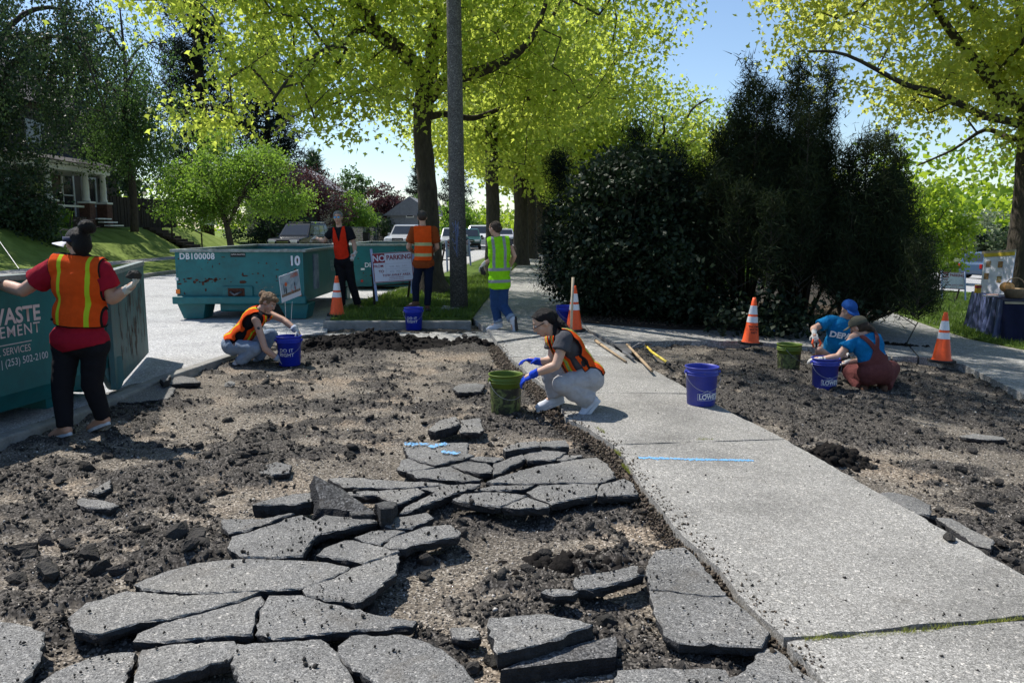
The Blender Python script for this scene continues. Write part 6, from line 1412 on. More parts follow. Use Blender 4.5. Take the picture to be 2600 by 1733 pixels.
wb = G(1963, 852, .0); bt = empty('water_bottle', wb, 'dark bottle with a blue label standing on the mulch edge', 'bottle')
MB().lathe((wb.x, wb.y, wb.z), [(.036, 0), (.038, .02), (.038, .17), (.028, .20), (.022, .24), (.022, .26)], 16, capt=True).build('body', M['black'], bt, smooth=True); MB().lathe((wb.x, wb.y, wb.z + .08), [(.0395, 0), (.0395, .07)], 16, capb=False).build('label', mat('blue_label', (.02, .15, .6), .5), bt)

# ================================================================== SIGNS
M['signw'] = mat('sign_board', (.58, .60, .68), .6, .04, 6); M['signred'] = mat('sign_red', (.22, .015, .03), .6, .1); M['signframe'] = mat('sign_frame', (.30, .36, .55), .6, .1); M['pen'] = mat('grey_pen', (.30, .31, .38), .7)
def no_parking(label, TL, TR, BR, BL, legs, backlegs=True, extra=True):
    """board given by its four corners in space"""
    TL, TR, BR, BL = map(Vector, (TL, TR, BR, BL)); c = (TL + TR + BR + BL) / 4; x = (TR - TL); Wd = x.length; x.normalize(); up = (TL - BL); Hh = up.length; up = (up - x * up.dot(x)).normalized(); nrm = x.cross(up)
    if nrm.dot(Vector((0, 0, 1.6)) - c) < 0: nrm = -nrm
    r = empty('no_parking_sign', Vector((c.x, c.y, T(c.x))), label, 'sign')
    R = Matrix((x, up, nrm)).transposed()
    def at(u, v, o=0): return c + x * (u * Wd) + up * (v * Hh) + nrm * o
    MB().box(c, (Wd, Hh, .018), R).build('board', M['signw'], r)
    mb = MB(); e = .012
    for a, b in (((-.485, .48), (.485, .48)), ((-.485, -.48), (.485, -.48))): mb.bar(at(*a, .0105), at(*b, .0105), e, .002, up=nrm)
    for a, b in (((-.485, -.46), (-.485, .46)), ((.485, -.46), (.485, .46))): mb.bar(at(*a, .0105), at(*b, .0105), e, .002, up=nrm)
    mb.build('border_line', M['signred'], r)
    MB().box(at(-.335, .315, .0108), (.29 * Wd, .30 * Hh, .003), R).build('red_panel', M['signred'], r)
    k = Wd / .73
    def tx(s, size, u, v, m='signred', **kw): text('lettering', s, size * k, at(u, v, .0135), x, up, M[m], r, **kw)
    tx('NO', .155, -.335, .31, 'signw', bold=.004 * k, sx=.95); tx('PARKING', .125, .16, .32, bold=.003 * k, sx=.86)
    tx('FROM', .068, -.36, .05, bold=.001 * k); tx('TO', .068, -.30, -.13, bold=.001 * k); tx('TOW-AWAY AREA', .056, .07, -.27, bold=.001 * k, space=1.1)
    tx('PHONE 253 798-4721', .030, .07, -.355); tx('ENVIRONMENTAL SERVICES', .022, .05, -.42)
    mb = MB()
    for v in (.12, -.06, -.21): mb.bar(at(-.18, v, .0105), at(.46, v, .0105), .003, .001, up=nrm)
    mb.bar(at(-.18, .12, .0105), at(-.18, -.21, .0105), .003, .001, up=nrm); mb.build('form_lines', M['pen'], r)
    if extra: tx('5/10   ALL   DAY', .045, .13, .02, 'pen'); tx('5/12   ALL   DAY', .045, .13, -.145, 'pen')
    for a, b in legs: MB().bar(a, b, .045, .03, up=nrm).build('leg', M['signframe'], r, bevel=.004)
    if backlegs:
        for (a, b) in legs:
            a, b = Vector(a), Vector(b); MB().bar(a - nrm * .03, Vector((b.x, b.y, b.z)) - nrm * .55 + x * .0, .04, .03, up=nrm).build('back_leg', M['darkwood'], r)
        MB().bar(at(-.5, .0, -.28) - up * .3, at(.5, .0, -.28) - up * .3, .03, .03).build('crossbar', M['darkwood'], r)
    return r
ys = 14.9
no_parking('large NO PARKING sign on blue legs on the grass before the big maple', P(947, 644, ys), P(1048, 638, ys + .2), P(1041, 711, ys + .1), P(954, 719, ys - .1),
           [(P(942, 632, ys + .03), P(957, 764, ys - .06)), (P(1050, 640, ys + .22), P(1045, 745, ys + .15))])
ys2 = 22.0
no_parking('NO PARKING sign half hidden behind the utility pole', P(1133, 612, ys2), P(1190, 610, ys2 + .3), P(1192, 652, ys2 + .3), P(1134, 653, ys2), [(P(1133, 610, ys2), P(1136, 690, ys2 - .1)), (P(1190, 609, ys2 + .3), P(1195, 674, ys2 + .2))], True, False)
ys3 = 24.6
no_parking('NO PARKING sign on the lawn at the right, before the street', P(2390, 690, ys3), P(2449, 693, ys3), P(2450, 735, ys3 - .1), P(2391, 732, ys3 - .1), [(P(2391, 686, ys3), P(2391, 757, ys3 - .2)), (P(2450, 690, ys3), P(2451, 763, ys3 - .3))])
# yard poster on wire legs
yp = 12.3; TLp, TRp, BRp, BLp = P(715, 700, yp - .1), P(764, 690 - 8, yp + .25), P(758, 753, yp + .25), P(709, 769, yp - .1)
c = (TLp + TRp + BRp + BLp) / 4; x = (TRp - TLp).normalized(); up = (TLp - BLp).normalized(); up = (up - x * up.dot(x)).normalized(); nrm = x.cross(up); Wp, Hp = (TRp - TLp).length, (TLp - BLp).length
ps = empty('yard_poster', Vector((c.x, c.y, -.1)), 'small poster on thin wire legs beside the crouching blond person', 'poster'); R = Matrix((x, up, nrm)).transposed()
if nrm.y > 0: nrm = -nrm
def ap(u, v, o): return c + x * u * Wp + up * v * Hp + nrm * o
MB().box(c, (Wp, Hp, .006), R).build('board', M['signw'], ps)
MB().box(ap(0, .08, .004), (Wp * .96, Hp * .78, .002), R).build('picture', mat('sky_blue_print', (.20, .32, .46), .6, .4, 5, col2=(.50, .56, .60)), ps)
MB().box(ap(0, -.26, .0055), (Wp * .96, Hp * .10, .002), R).build('red_ground_print', mat('rust_print', (.25, .06, .03), .6, .6, 30, col2=(.30, .25, .2)), ps)
M['printorange'] = mat('orange_print', (.6, .13, .05), .6); M['printdark'] = mat('dark_print', (.06, .07, .09), .6)
for (u, v, w, hh, mm) in ((-.22, .13, .13, .16, 'printorange'), (-.24, -.10, .08, .30, 'printdark'), (-.33, -.02, .05, .36, 'printdark'), (.22, .02, .06, .16, 'printdark'), (.22, -.12, .05, .16, 'signred'), (.05, -.18, .04, .10, 'printorange')):
    pts = [ap(u + w * .5 * math.cos(t), v + hh * .5 * math.sin(t), .0075) for t in np.linspace(0, 2 * math.pi, 13)[:-1]]; link('printed_figure', nmesh('printed_figure', pts, [tuple(range(12))]), M[mm], ps)
for (s, v) in (('IT TAKES', .40), ('A VILLAGE', .33)): text('lettering', s, .05, ap(.24, v, .008), x, up, M['printorange'], ps, bold=.001, sx=.7)
for px0, px1, pyb in ((724, 727, 850), (742, 738, 838)): MB().tube([P(px0, 765, yp), P(px1, pyb, yp)], .004, 5).build('wire_leg', M['galv'], ps)

# ================================================================== TABLE WITH DISPLAY
def cloth_side(name, pts, z0f, z1f, m, parent, folds=9, amp=.06, seed=1):
    g = np.random.default_rng(seed); V = []; nu, nv_ = 90, 8; path = [Vector(p) for p in pts]
    seg = [(b - a).length for a, b in zip(path, path[1:])]; tot = sum(seg)
    for i in range(nu + 1):
        s = tot * i / nu; k = 0
        while k < len(seg) - 1 and s > seg[k]: s -= seg[k]; k += 1
        p = path[k].lerp(path[k + 1], s / seg[k]); d = (path[k + 1] - path[k]).normalized(); n_ = Vector((-d.y, d.x, 0));
        if n_.dot(p) > 0: n_ = -n_
        for j in range(nv_ + 1):
            t = j / nv_; a = amp * t * (.5 + .5 * math.sin(i / nu * folds * 6.28 + 1.3 * math.sin(i * .21)))
            q = p + n_ * a; V.append((q.x, q.y, z0f + (z1f(q) - z0f) * t))
    F = np.array([(i * (nv_ + 1) + j, (i + 1) * (nv_ + 1) + j, (i + 1) * (nv_ + 1) + j + 1, i * (nv_ + 1) + j + 1) for i in range(nu) for j in range(nv_)])
    return link(name, nmesh(name, V, F, True), m, parent)
M['tiedye'] = mat('tie_dyed_cloth', (.003, .005, .03), .9, .2, 3.6, col2=(.13, .17, .38), stretch=(1.6, 1.6, .10)); M['navy'] = mat('navy_cloth', (.008, .01, .035), .9, .3, 3)
tA, tB = Vector((9.55, 16.35, 0)), Vector((8.85, 14.1, 0)); tC = tB + Vector((1.2, -.35, 0)); tD = tA + Vector((1.2, -.2, 0)); zt = T(9.2) + .75
tb_ = empty('folding_table', (9.8, 15.2, T(9.8)), 'folding table at the right edge, under a blue tie dyed cloth', 'table')
mb = MB(); mb.add([(p.x, p.y, z) for p in (tA, tB, tC, tD) for z in (zt - .04, zt)], [(1, 3, 5, 7), (0, 6, 4, 2), (0, 2, 3, 1), (2, 4, 5, 3), (4, 6, 7, 5), (6, 0, 1, 7)]); mb.build('table_top', M['palewood'], tb_)
for p in (tA, tB, tC, tD):
    q = p.lerp((tA + tC) / 2, .15); MB().tube([(q.x, q.y, T(q.x)), (q.x, q.y, zt - .05)], .016, 8).build('leg', M['steel'], tb_)
cl = empty('tablecloth', (9.5, 15.4, zt), 'long blue and white tie dyed cloth hanging to the ground', 'tablecloth')
link('cloth_top', nmesh('cloth_top', [(p.x, p.y, zt + .006) for p in (tA, tB, tC, tD)], [(0, 1, 2, 3)]), M['tiedye'], cl)
cloth_side('cloth_skirt', [tA + Vector((.5, 0, 0)), tA, tB, tB + Vector((.0, .02, 0))], zt + .006, lambda q: T(q.x) + .06, M['tiedye'], cl, 8, .12)
c2_ = empty('tablecloth', (9.6, 13.9, zt), 'dark navy cloth over the near end of the table', 'tablecloth'); cloth_side('cloth_skirt', [tB + Vector((-.02, .03, 0)), tC + Vector((.2, -.04, 0))], zt + .012, lambda q: T(q.x) + .02, M['navy'], c2_, 3, .16)
link('cloth_top', nmesh('cloth_top', [(p.x, p.y, zt + .012) for p in (tB.lerp(tA, .35), tB, tC, tD.lerp(tC, .65))], [(0, 1, 2, 3)]), M['navy'], c2_)
db = empty('display_board', (9.9, 16.1, zt), 'white display board with little pictures, standing on the table', 'display board')
q0, q1, q2, q3 = P(2500, 645, 16.2), P(2578, 640, 15.6), P(2562, 752, 15.4), P(2487, 746, 16.0); xx = (q1 - q0).normalized(); uu = (q0 - q3).normalized(); nb = xx.cross(uu); nb = nb if nb.y < 0 else -nb
mb = MB(); mb.add([q0, q1, q2, q3] + [v - nb * .02 for v in (q0, q1, q2, q3)], [(3, 2, 1, 0), (4, 5, 6, 7), (0, 1, 5, 4), (1, 2, 6, 5), (2, 3, 7, 6), (3, 0, 4, 7)]); mb.build('board', mat('white_board', (.62, .63, .72), .6), db)
MB().bar(q0 + nb * .01 - uu * .03, q1 + nb * .01 - uu * .03, .02, .07).build('yellow_strip', mat('yellow_strip', (.6, .45, .05), .6), db); MB().bar(q0 + uu * .03 - xx * .05, q1 + uu * .03, .05, .06).build('top_rail', M['palewood'], db)
def ob(u, v): return q0.lerp(q1, u).lerp(q3.lerp(q2, u), v) + nb * .006
for k, (u, v, cc) in enumerate([(.18, .25, (.12, .16, .25)), (.58, .27, (.30, .05, .03)), (.16, .55, (.10, .03, .05)), (.60, .62, (.10, .20, .14)), (.85, .80, (.35, .22, .06))]):
    P4 = [ob(u - .08, v - .07), ob(u + .08, v - .07), ob(u + .08, v + .08), ob(u - .08, v + .08)]; link('picture', nmesh('picture', P4, [(3, 2, 1, 0)]), mat('picture_print_%d' % k, cc, .5, .5, 25, col2=(.4, .25, .1)), db)
tp = P(2482, 745, 15.9); can = empty('tin', tp, 'yellow and red tin standing on the left end of the table', 'tin'); MB().lathe((tp.x, tp.y, zt + .01), [(.06, 0), (.06, .16)], 16, capt=True).build('body', mat('yellow_tin', (.5, .33, .03), .4), can); MB().lathe((tp.x, tp.y, zt + .11), [(.062, 0), (.062, .05)], 16, capb=False).build('red_band', M['signred'], can)
bx = P(2577, 735, 14.7); bk = empty('basket', bx, 'wicker basket on the table at the right edge', 'basket'); MB().lathe((bx.x, bx.y, zt + .02), [(.15, 0), (.20, .16), (.205, .17), (.19, .17), (.14, .02)], 18).build('bowl', M['wood'], bk, smooth=True)
MB().tube([(bx.x + .2 * math.cos(a), bx.y, zt + .17 + .22 * math.sin(a)) for a in np.linspace(0, math.pi, 11)], .010, 6).build('handle', M['wood'], bk)
pk = Vector((bx.x - .12, bx.y + .05, zt + .21)); bm = bmesh.new(); bmesh.ops.create_uvsphere(bm, u_segments=24, v_segments=12, radius=.12)
for v in bm.verts: v.co *= 1 + .06 * math.cos(8 * math.atan2(v.co.y, v.co.x)); v.co.z *= .8
me = bpy.data.meshes.new('gourd'); bm.to_mesh(me); bm.free(); o = link('gourd', me, mat('pale_orange_gourd', (.55, .28, .10), .6), None); o.location = pk; tag(o, 'pale orange gourd lying in the basket on the table', 'gourd')
for k, (dx, dy, cc) in enumerate([(0, 0, (.5, .5, .52)), (.12, .1, (.45, .3, .28)), (.28, .02, (.35, .38, .45))]):
    q = P(2515, 748, 15.0) + Vector((dx, dy, 0)); o = MB().box((q.x, q.y, zt + .025 + .01 * k), (.22, .16, .018 + .01 * k), Matrix.Rotation(.4 * k, 3, 'Z')).build('leaflets', mat('paper_%d' % k, cc, .7)); tag(o, ['white leaflets on the table', 'pinkish leaflets on the table', 'blue grey leaflets on the table'][k] + ' before the display board', 'leaflets')

# ================================================================== PEOPLE
def cap_v(a, b, ra, rb, n=14, flat0=False, flat1=False):
    """tapered capsule (or cone with flat ends)"""
    a, b = Vector(a), Vector(b); d = (b - a); L = d.length
    if L < 1e-6: d = Vector((0, 0, 1))
    d.normalize(); x = d.orthogonal().normalized(); y = d.cross(x); rings = []
    if flat0: rings.append((a, ra))
    else:
        for t in (80, 60, 40, 20, 0): rings.append((a - d * ra * math.sin(math.radians(t)), ra * math.cos(math.radians(t))))
    if flat1: rings.append((b, rb))
    else:
        for t in (0, 20, 40, 60, 80): rings.append((b + d * rb * math.sin(math.radians(t)), rb * math.cos(math.radians(t))))
    V = []; F = []
    for c, r in rings:
        for k in range(n): t = 6.28318 * k / n; V.append(c + (x * math.cos(t) + y * math.sin(t)) * r)
    for i in range(len(rings) - 1):
        for k in range(n): F.append((i * n + k, i * n + (k + 1) % n, (i + 1) * n + (k + 1) % n, (i + 1) * n + k))
    F.append(tuple(range(n))[::-1]); e = (len(rings) - 1) * n; F.append(tuple(e + k for k in range(n)))
    return V, F
_bs = bmesh.new(); bmesh.ops.create_icosphere(_bs, subdivisions=3, radius=1.0); SPH = ([v.co.copy() for v in _bs.verts], [tuple(v.index for v in f.verts) for f in _bs.faces]); _bs.free()
def ell_v(c, r, R=None):
    R = R or Matrix.Identity(3); return [Vector(c) + R @ Vector((v.x * r[0], v.y * r[1], v.z * r[2])) for v in SPH[0]], SPH[1]
def blob(name, prims, voxel, m, parent, smooth=4, cloth=0.0, cs=18, keep=None, matfn=None, sfn=None, solid=0.0, seed=0, world=True, stretch=(1, 1, 1)):
    """overlapping volumes fused into one continuous surface"""
    mb = MB()
    for V, F in prims: mb.add(V, F)
    me = mb.mesh('tmp'); o = bpy.data.objects.new('tmp', me); COL.objects.link(o)
    r = o.modifiers.new('r', 'REMESH'); r.mode = 'VOXEL'; r.voxel_size = voxel; r.adaptivity = 0
    dg = bpy.context.evaluated_depsgraph_get(); dg.update(); m2 = bpy.data.meshes.new_from_object(o.evaluated_get(dg)); bpy.data.objects.remove(o); bpy.data.meshes.remove(me)
    bm = bmesh.new(); bm.from_mesh(m2); bpy.data.meshes.remove(m2)
    for k in range(smooth): bmesh.ops.smooth_vert(bm, verts=bm.verts, factor=.5, use_axis_x=True, use_axis_y=True, use_axis_z=True)
    if cloth:
        bm.normal_update(); co = np.array([v.co[:] for v in bm.verts]); f1 = fbm(co * np.array(stretch) + seed, cs, 3); f1 = np.abs(f1 - .5) * 2; f2 = fbm(co + seed + 5, cs * .45, 2) - .5
        for v, a, b in zip(bm.verts, f1, f2): v.co += v.normal * (cloth * (.6 - 1.6 * a) + cloth * 1.2 * b)
    if keep:
        bm.faces.ensure_lookup_table(); kill = [f for f in bm.faces if not keep(f.calc_center_median())]; bmesh.ops.delete(bm, geom=kill, context='FACES')
        for it in range(9):       # smooth the cut border
            be = [v for v in bm.verts if v.is_boundary]; new = {}
            for v in be:
                nb = [e.other_vert(v).co for e in v.link_edges if e.is_boundary]
                if len(nb) == 2: new[v] = v.co * .4 + (nb[0] + nb[1]) * .3
            for v, c in new.items(): v.co = c
    if matfn:
        bm.normal_update()
        for f in bm.faces: f.material_index = matfn(f.calc_center_median())
    for f in bm.faces: f.smooth = True
    vals = [sfn(v.co) for v in bm.verts] if sfn else None
    me = bpy.data.meshes.new(name); bm.to_mesh(me); bm.free()
    if vals:
        for k in range(len(vals[0])): me.attributes.new('m%d' % (k + 1), 'FLOAT', 'POINT').data.foreach_set('value', [v[k] for v in vals])
    o = link(name, me, m, parent, world)
    if solid: s = o.modifiers.new('s', 'SOLIDIFY'); s.thickness = solid; s.offset = -1
    return o
def skinmat(name, c):
    m = mat(name, c, .5, .08, 12, .15, 90, spec=.35); b = m.node_tree.nodes['Principled BSDF']; b.inputs['Subsurface Weight'].default_value = .12; b.inputs['Subsurface Radius'].default_value = (.02, .008, .004); b.inputs['Subsurface Scale'].default_value = .5; return m
M['skin'] = skinmat('fair_skin', (.50, .30, .22)); M['skin2'] = skinmat('light_skin', (.52, .33, .24)); M['lip'] = mat('lips', (.35, .12, .10), .5); M['eyew'] = mat('eye', (.5, .48, .46), .3); M['iris'] = mat('iris', (.03, .02, .015), .3)
def cloth(name, c, **k): return mat(name, c, k.pop('rough', .9), k.pop('var', .12), k.pop('vs', 20), k.pop('bump', .5), k.pop('bs', 260), spec=.15, **k)
M['vorange'] = cloth('orange_mesh_fabric', (.95, .115, .015), trans=.35, transcol=(1.0, .12, .01)); M['vred'] = cloth('red_orange_mesh_fabric', (.90, .045, .015), trans=.3)
M['vyellow'] = cloth('lime_tape', (.62, .80, .04), trans=.25, bump=.1); M['vgrey'] = cloth('silver_tape', (.40, .41, .43), bump=.1); M['vgreen'] = cloth('lime_fabric', (.38, .85, .02), trans=.35, transcol=(.45, 1.0, .02)); M['bind'] = cloth('black_binding', (.02, .018, .018))
M['paleyel'] = cloth('pale_yellow_tape', (.62, .66, .35), bump=.1)
M['redtee'] = cloth('crimson_cotton', (.36, .012, .03), trans=.1); M['blackjean'] = cloth('black_denim', (.012, .012, .016)); M['lightjean'] = cloth('faded_denim', (.22, .29, .40), dirt=.5, dirtcol=(.30, .28, .25)); M['jean'] = cloth('blue_denim', (.02, .055, .15), dirt=.3, dirtcol=(.05, .10, .2)); M['navyjean'] = cloth('navy_denim', (.007, .012, .03))
M['blacktee'] = cloth('black_cotton', (.012, .012, .016)); M['rusttee'] = cloth('rust_cotton', (.24, .05, .012)); M['greytee'] = cloth('grey_cotton', (.075, .075, .085)); M['bluetee'] = cloth('turquoise_blue_cotton', (.005, .16, .38)); M['khaki'] = cloth('pale_grey_cotton_trousers', (.42, .41, .42), dirt=.2, dirtcol=(.3, .29, .28)); M['tan'] = cloth('tan_trousers', (.13, .10, .08)); M['coral'] = cloth('coral_overalls', (.14, .045, .043))
M['glovew'] = cloth('pale_work_glove', (.62, .60, .56), dirt=.4, dirtcol=(.10, .09, .08)); M['gloveb'] = cloth('blue_work_glove', (.02, .07, .55), dirt=.2, dirtcol=(.02, .02, .05)); M['shoew'] = mat('white_shoe', (.50, .53, .60), .6, .1, 20); M['sole'] = mat('pale_sole', (.5, .52, .55), .7, .1, 20); M['solec'] = mat('dark_sole', (.04, .035, .035), .8); M['boot'] = mat('brown_boot', (.10, .05, .03), .8, .2, 20); M['peach'] = mat('peach_shoe', (.50, .26, .17), .7, .1, 20)
def hairmat(name, c): return mat(name, c, .5, .5, 6, .8, 70, spec=.22, stretch=(6, 6, 1))
M['hblack'] = hairmat('black_hair', (.010, .008, .009)); M['hblond'] = hairmat('dark_blond_hair', (.24, .15, .085)); M['hgrey'] = hairmat('grey_hair', (.22, .21, .21)); M['hbrown'] = hairmat('brown_hair', (.06, .04, .03))
def frame_of(up, lat):
    up = up.normalized(); lat = (lat - up * lat.dot(up)).normalized(); fw = up.cross(lat); return Matrix((lat, fw, up)).transposed()
def segd(c, a, b):
    d = b - a; t = max(0, min(1, (c - a).dot(d) / max(1e-9, d.dot(d)))); return (c - (a + d * t)).length, t
def waistcut(J, lim, th=.13):
    ax = (J['be'] - J['pe']).normalized()
    def k(c):
        if (c - J['pe']).dot(ax) < lim: return True
        for a in 'lr':
            d, t = segd(c, J['hp' + a], J['k' + a])
            if t > .30 and d < th: return True
            if (c - J['k' + a]).length < .14: return True
            d, t = segd(c, J['k' + a], J['a' + a])
            if d < .12 and t > .1 and (c - J['be']).length > .2: return True
        return False
    return k
def vestmat(name, base, extra, trans=.3, tc=None):
    """fabric with sewn-on tapes: each tape fills where its own surface coordinate is positive"""
    m = mat(name, base, .9, .10, 20, .5, 260, spec=.15, trans=trans, transcol=tc); N = m.node_tree.nodes; L = m.node_tree.links
    src = N['Principled BSDF'].inputs['Base Color'].links[0].from_socket; cur = src
    for k, c in enumerate(extra):
        a = N.new('ShaderNodeAttribute'); a.attribute_name = 'm%d' % (k + 1); r = N.new('ShaderNodeMath'); r.operation = 'GREATER_THAN'; r.inputs[1].default_value = 0; L.new(a.outputs['Fac'], r.inputs[0])
        mx = N.new('ShaderNodeMix'); mx.data_type = 'RGBA'; L.new(r.outputs[0], mx.inputs[0]); L.new(cur, mx.inputs[6]); mx.inputs[7].default_value = rgb(*c); cur = mx.outputs[2]
    L.new(cur, N['Principled BSDF'].inputs['Base Color'])
    for n in N:
        if n.type == 'BSDF_TRANSLUCENT': L.new(cur, n.inputs['Color'])
    return m
ORG, YEL, SIL, BND = (.95, .115, .015), (.62, .80, .04), (.34, .36, .38), (.02, .018, .018)
class Fig:
    """J: joints surveyed as (px, py, dy) against the base distance Y; l/r mean the side seen at left/right"""
    def __init__(s, label, Y, J, g=1.0, foot_z=None, skin='skin', vox=.011):
        s.J = {k: P(v[0], v[1], Y + v[2]) for k, v in J.items()}; s.g = g; s.skin = M[skin]; s.vox = vox
        b = (s.J['al'] + s.J['ar']) / 2; s.root = empty('person', (b.x, b.y, T(b.x)), label, 'person'); s.up = (s.J['nk'] - s.J['pe']).normalized()
    def torso(s, e=0.0, parts=('ch', 'be', 'pe'), sx=1.0):
        J, g = s.J, s.g; o = []; lat = J['sr'] - J['sl']; hl = J['hpr'] - J['hpl']
        uc = (J['nk'] - J['be']); ub = (J['ch'] - J['pe']); up_ = (J['be'] - J['pe'])
        Lc = (J['nk'] - J['be']).length
        if 'ch' in parts:
            R = frame_of(uc, lat); o.append(ell_v(J['ch'], (.155 * g * sx + e, .105 * g + e, .17 + e), R)); o.append(cap_v(J['sl'].lerp(J['nk'], .12), J['sr'].lerp(J['nk'], .12), .058 * g + e, .058 * g + e))
            o.append(cap_v(J['ch'], J['nk'].lerp(J['ch'], .22), .10 * g + e, .06 * g + e))
        if 'be' in parts: R = frame_of(ub, lat + hl); o.append(ell_v(J['be'], (.140 * g * sx + e, .105 * g + e, .17 + e), R)); o.append(cap_v(J['ch'], J['be'], .10 * g + e, .10 * g + e))
        if 'pe' in parts: R = frame_of(up_, hl); o.append(ell_v(J['pe'], (.165 * g * sx + e, .12 * g + e, .13 + e), R)); o.append(cap_v(J['be'], J['pe'], .105 * g + e, .11 * g + e))
        return o
    def head_prims(s, fwd, up, sc=1.0):
        J = s.J; up = up.normalized(); f = (fwd - up * fwd.dot(up)).normalized(); lat = f.cross(up).normalized(); s.hf, s.hu, s.hl_ = f, up, lat; c = J['hd']
        R = Matrix((lat, f, up)).transposed(); s.HR = R; k = sc; s.hk = k
        A = lambda x, y, z: c + R @ (Vector((x, y, z)) * k)
        s.A = A; E = lambda x, y, z, rx, ry, rz: ell_v(A(x, y, z), (rx * k, ry * k, rz * k), R)
        o = [E(0, -.005, .025, .074, .092, .088), E(0, .025, -.03, .058, .062, .075), E(0, .052, -.085, .032, .030, .026), E(0, .05, .0, .055, .04, .05)]
        o += [cap_v(A(0, .086, .012), A(0, .104, -.028), .010 * k, .014 * k), E(0, .076, -.058, .026, .018, .012), E(.045, .052, -.03, .02, .022, .025), E(-.045, .052, -.03, .02, .022, .025), E(0, .078, .025, .045, .012, .010)]
        for sd in (-1, 1): o.append(E(sd * .077, -.005, -.01, .010, .019, .030))
        return o
    def face(s):
        for sd in (-1, 1):
            ey = blobless('eye', [ell_v(s.A(sd * .030, .080, .004), (.0105 * s.hk,) * 3, s.HR)], M['eyew'], s.root)
            blobless('iris', [ell_v(s.A(sd * .030, .0885, .004), (.0055 * s.hk, .004 * s.hk, .0055 * s.hk), s.HR)], M['iris'], ey)
            blobless('eyebrow', [cap_v(s.A(sd * .016, .092, .030), s.A(sd * .045, .080, .029), .004 * s.hk, .003 * s.hk)], M['hbrown'], s.root)
        blobless('mouth', [ell_v(s.A(0, .090, -.060), (.022 * s.hk, .007 * s.hk, .0065 * s.hk), s.HR)], M['lip'], s.root)
    def body(s, fwd, up, hs=1.0, legs=True, arms=('l', 'r')):
        J, g = s.J, s.g; o = s.head_prims(fwd, up, hs); o += s.torso(-.008)
        o.append(cap_v(J['nk'].lerp(J['ch'], .1), J['hd'] - s.hu * .05 - s.hf * .012, .058 * g ** .5, .054 * g ** .5))
        for a in arms:
            o.append(cap_v(J['s' + a], J['e' + a], .050 * g, .041 * g)); m_ = J['e' + a].lerp(J['w' + a], .3); o.append(cap_v(J['e' + a], m_, .041 * g, .043 * g)); o.append(cap_v(m_, J['w' + a], .043 * g, .027 * g)); o.append(ell_v(J['s' + a], (.058 * g,) * 3))
            o.append(cap_v(J['w' + a], J['w' + a].lerp(J['h' + a], .5), .026 * g, .030))
        if legs:
            for a in 'lr':
                o.append(cap_v(J['hp' + a], J['k' + a], .068 * g, .050 * g)); m_ = J['k' + a].lerp(J['a' + a], .3); o.append(cap_v(J['k' + a], m_, .050 * g, .050 * g)); o.append(cap_v(m_, J['a' + a], .050 * g, .034 * g)); o.append(cap_v(J['a' + a], J['t' + a].lerp(J['a' + a], .35), .034, .03))
        return blob('body', o, s.vox, s.skin, s.root, 3)
    def top(s, m, sleeve=.5, e=.014, cl=.006, parts=('ch', 'be', 'pe'), hem=None, name='shirt', fl=.010, seed=1):
        J, g = s.J, s.g; o = s.torso(e, parts)
        if sleeve:
            for a in 'lr':
                q = J['s' + a].lerp(J['e' + a], sleeve); d = (J['e' + a] - J['s' + a]).normalized(); o.append(cap_v(J['s' + a] - d * .01, q, .060 * g + e * .6, .054 * g + e + fl, flat1=True)); o.append(ell_v(J['s' + a], (.062 * g + e * .6,) * 3))
        keep = None
        nk = J['nk']; ax = (J['nk'] - J['ch']).normalized()
        def kp(c):
            if (c - nk).dot(ax) > .012: return False
            if hem is not None and not hem(c): return False
            return True
        return blob(name, o, s.vox, m, s.root, 3, cl, 14, keep=kp, solid=.004, seed=seed)
    def trousers(s, m, th=.090, kn=.068, an=.055, e=.0, cl=.006, cuff=.93, seed=2, waist=None, name='trousers', hip=1.0):
        J, g = s.J, s.g; o = s.torso(.014 + e, ('pe',), hip); keep = None
        for a in 'lr':
            o.append(cap_v(J['hp' + a], J['k' + a], th * g + e, kn * g + e)); q = J['k' + a].lerp(J['a' + a], cuff); o.append(cap_v(J['k' + a], q, kn * g + e, an * g + e, flat1=True)); o.append(ell_v(J['hp' + a], ((th + .012) * g + e,) * 3))
        return blob(name, o, s.vox, m, s.root, 3, cl, 11, keep=waist, seed=seed)
    def tcoord(s, c):
        """torso coordinates: u across (left-right), v up from pelvis to neck (0..1), w forward"""
        J = s.J; a, b = J['pe'], J['nk']; up = (b - a); L = up.length; up.normalize(); lat = J['sr'] - J['sl']; lat = (lat - up * lat.dot(up)).normalized(); fw = up.cross(lat)
        d = c - a; v = d.dot(up) / L
        if v > .5: base = J['ch'] if v < .8 else J['nk']; ctr = J['be'].lerp(J['ch'], min(1, (v - .5) / .25)) if v < .75 else J['ch'].lerp(J['nk'], min(1, (v - .75) / .25))
        else: ctr = J['pe'].lerp(J['be'], v / .5)
        q = c - ctr; return q.dot(lat), v, q.dot(fw)
    def vest(s, mats, fn, keep, e=.032, cl=.005, parts=('ch', 'be', 'pe'), seed=3, sx=1.0, extra=None):
        o = s.torso(e, parts, sx) + (extra or [])
        return blob('vest', o, s.vox * .9, mats, s.root, 3, cl, 8, keep=lambda c: keep(*s.tcoord(c), c), sfn=(lambda c: fn(*s.tcoord(c), c)) if fn else None, solid=.004, seed=seed)
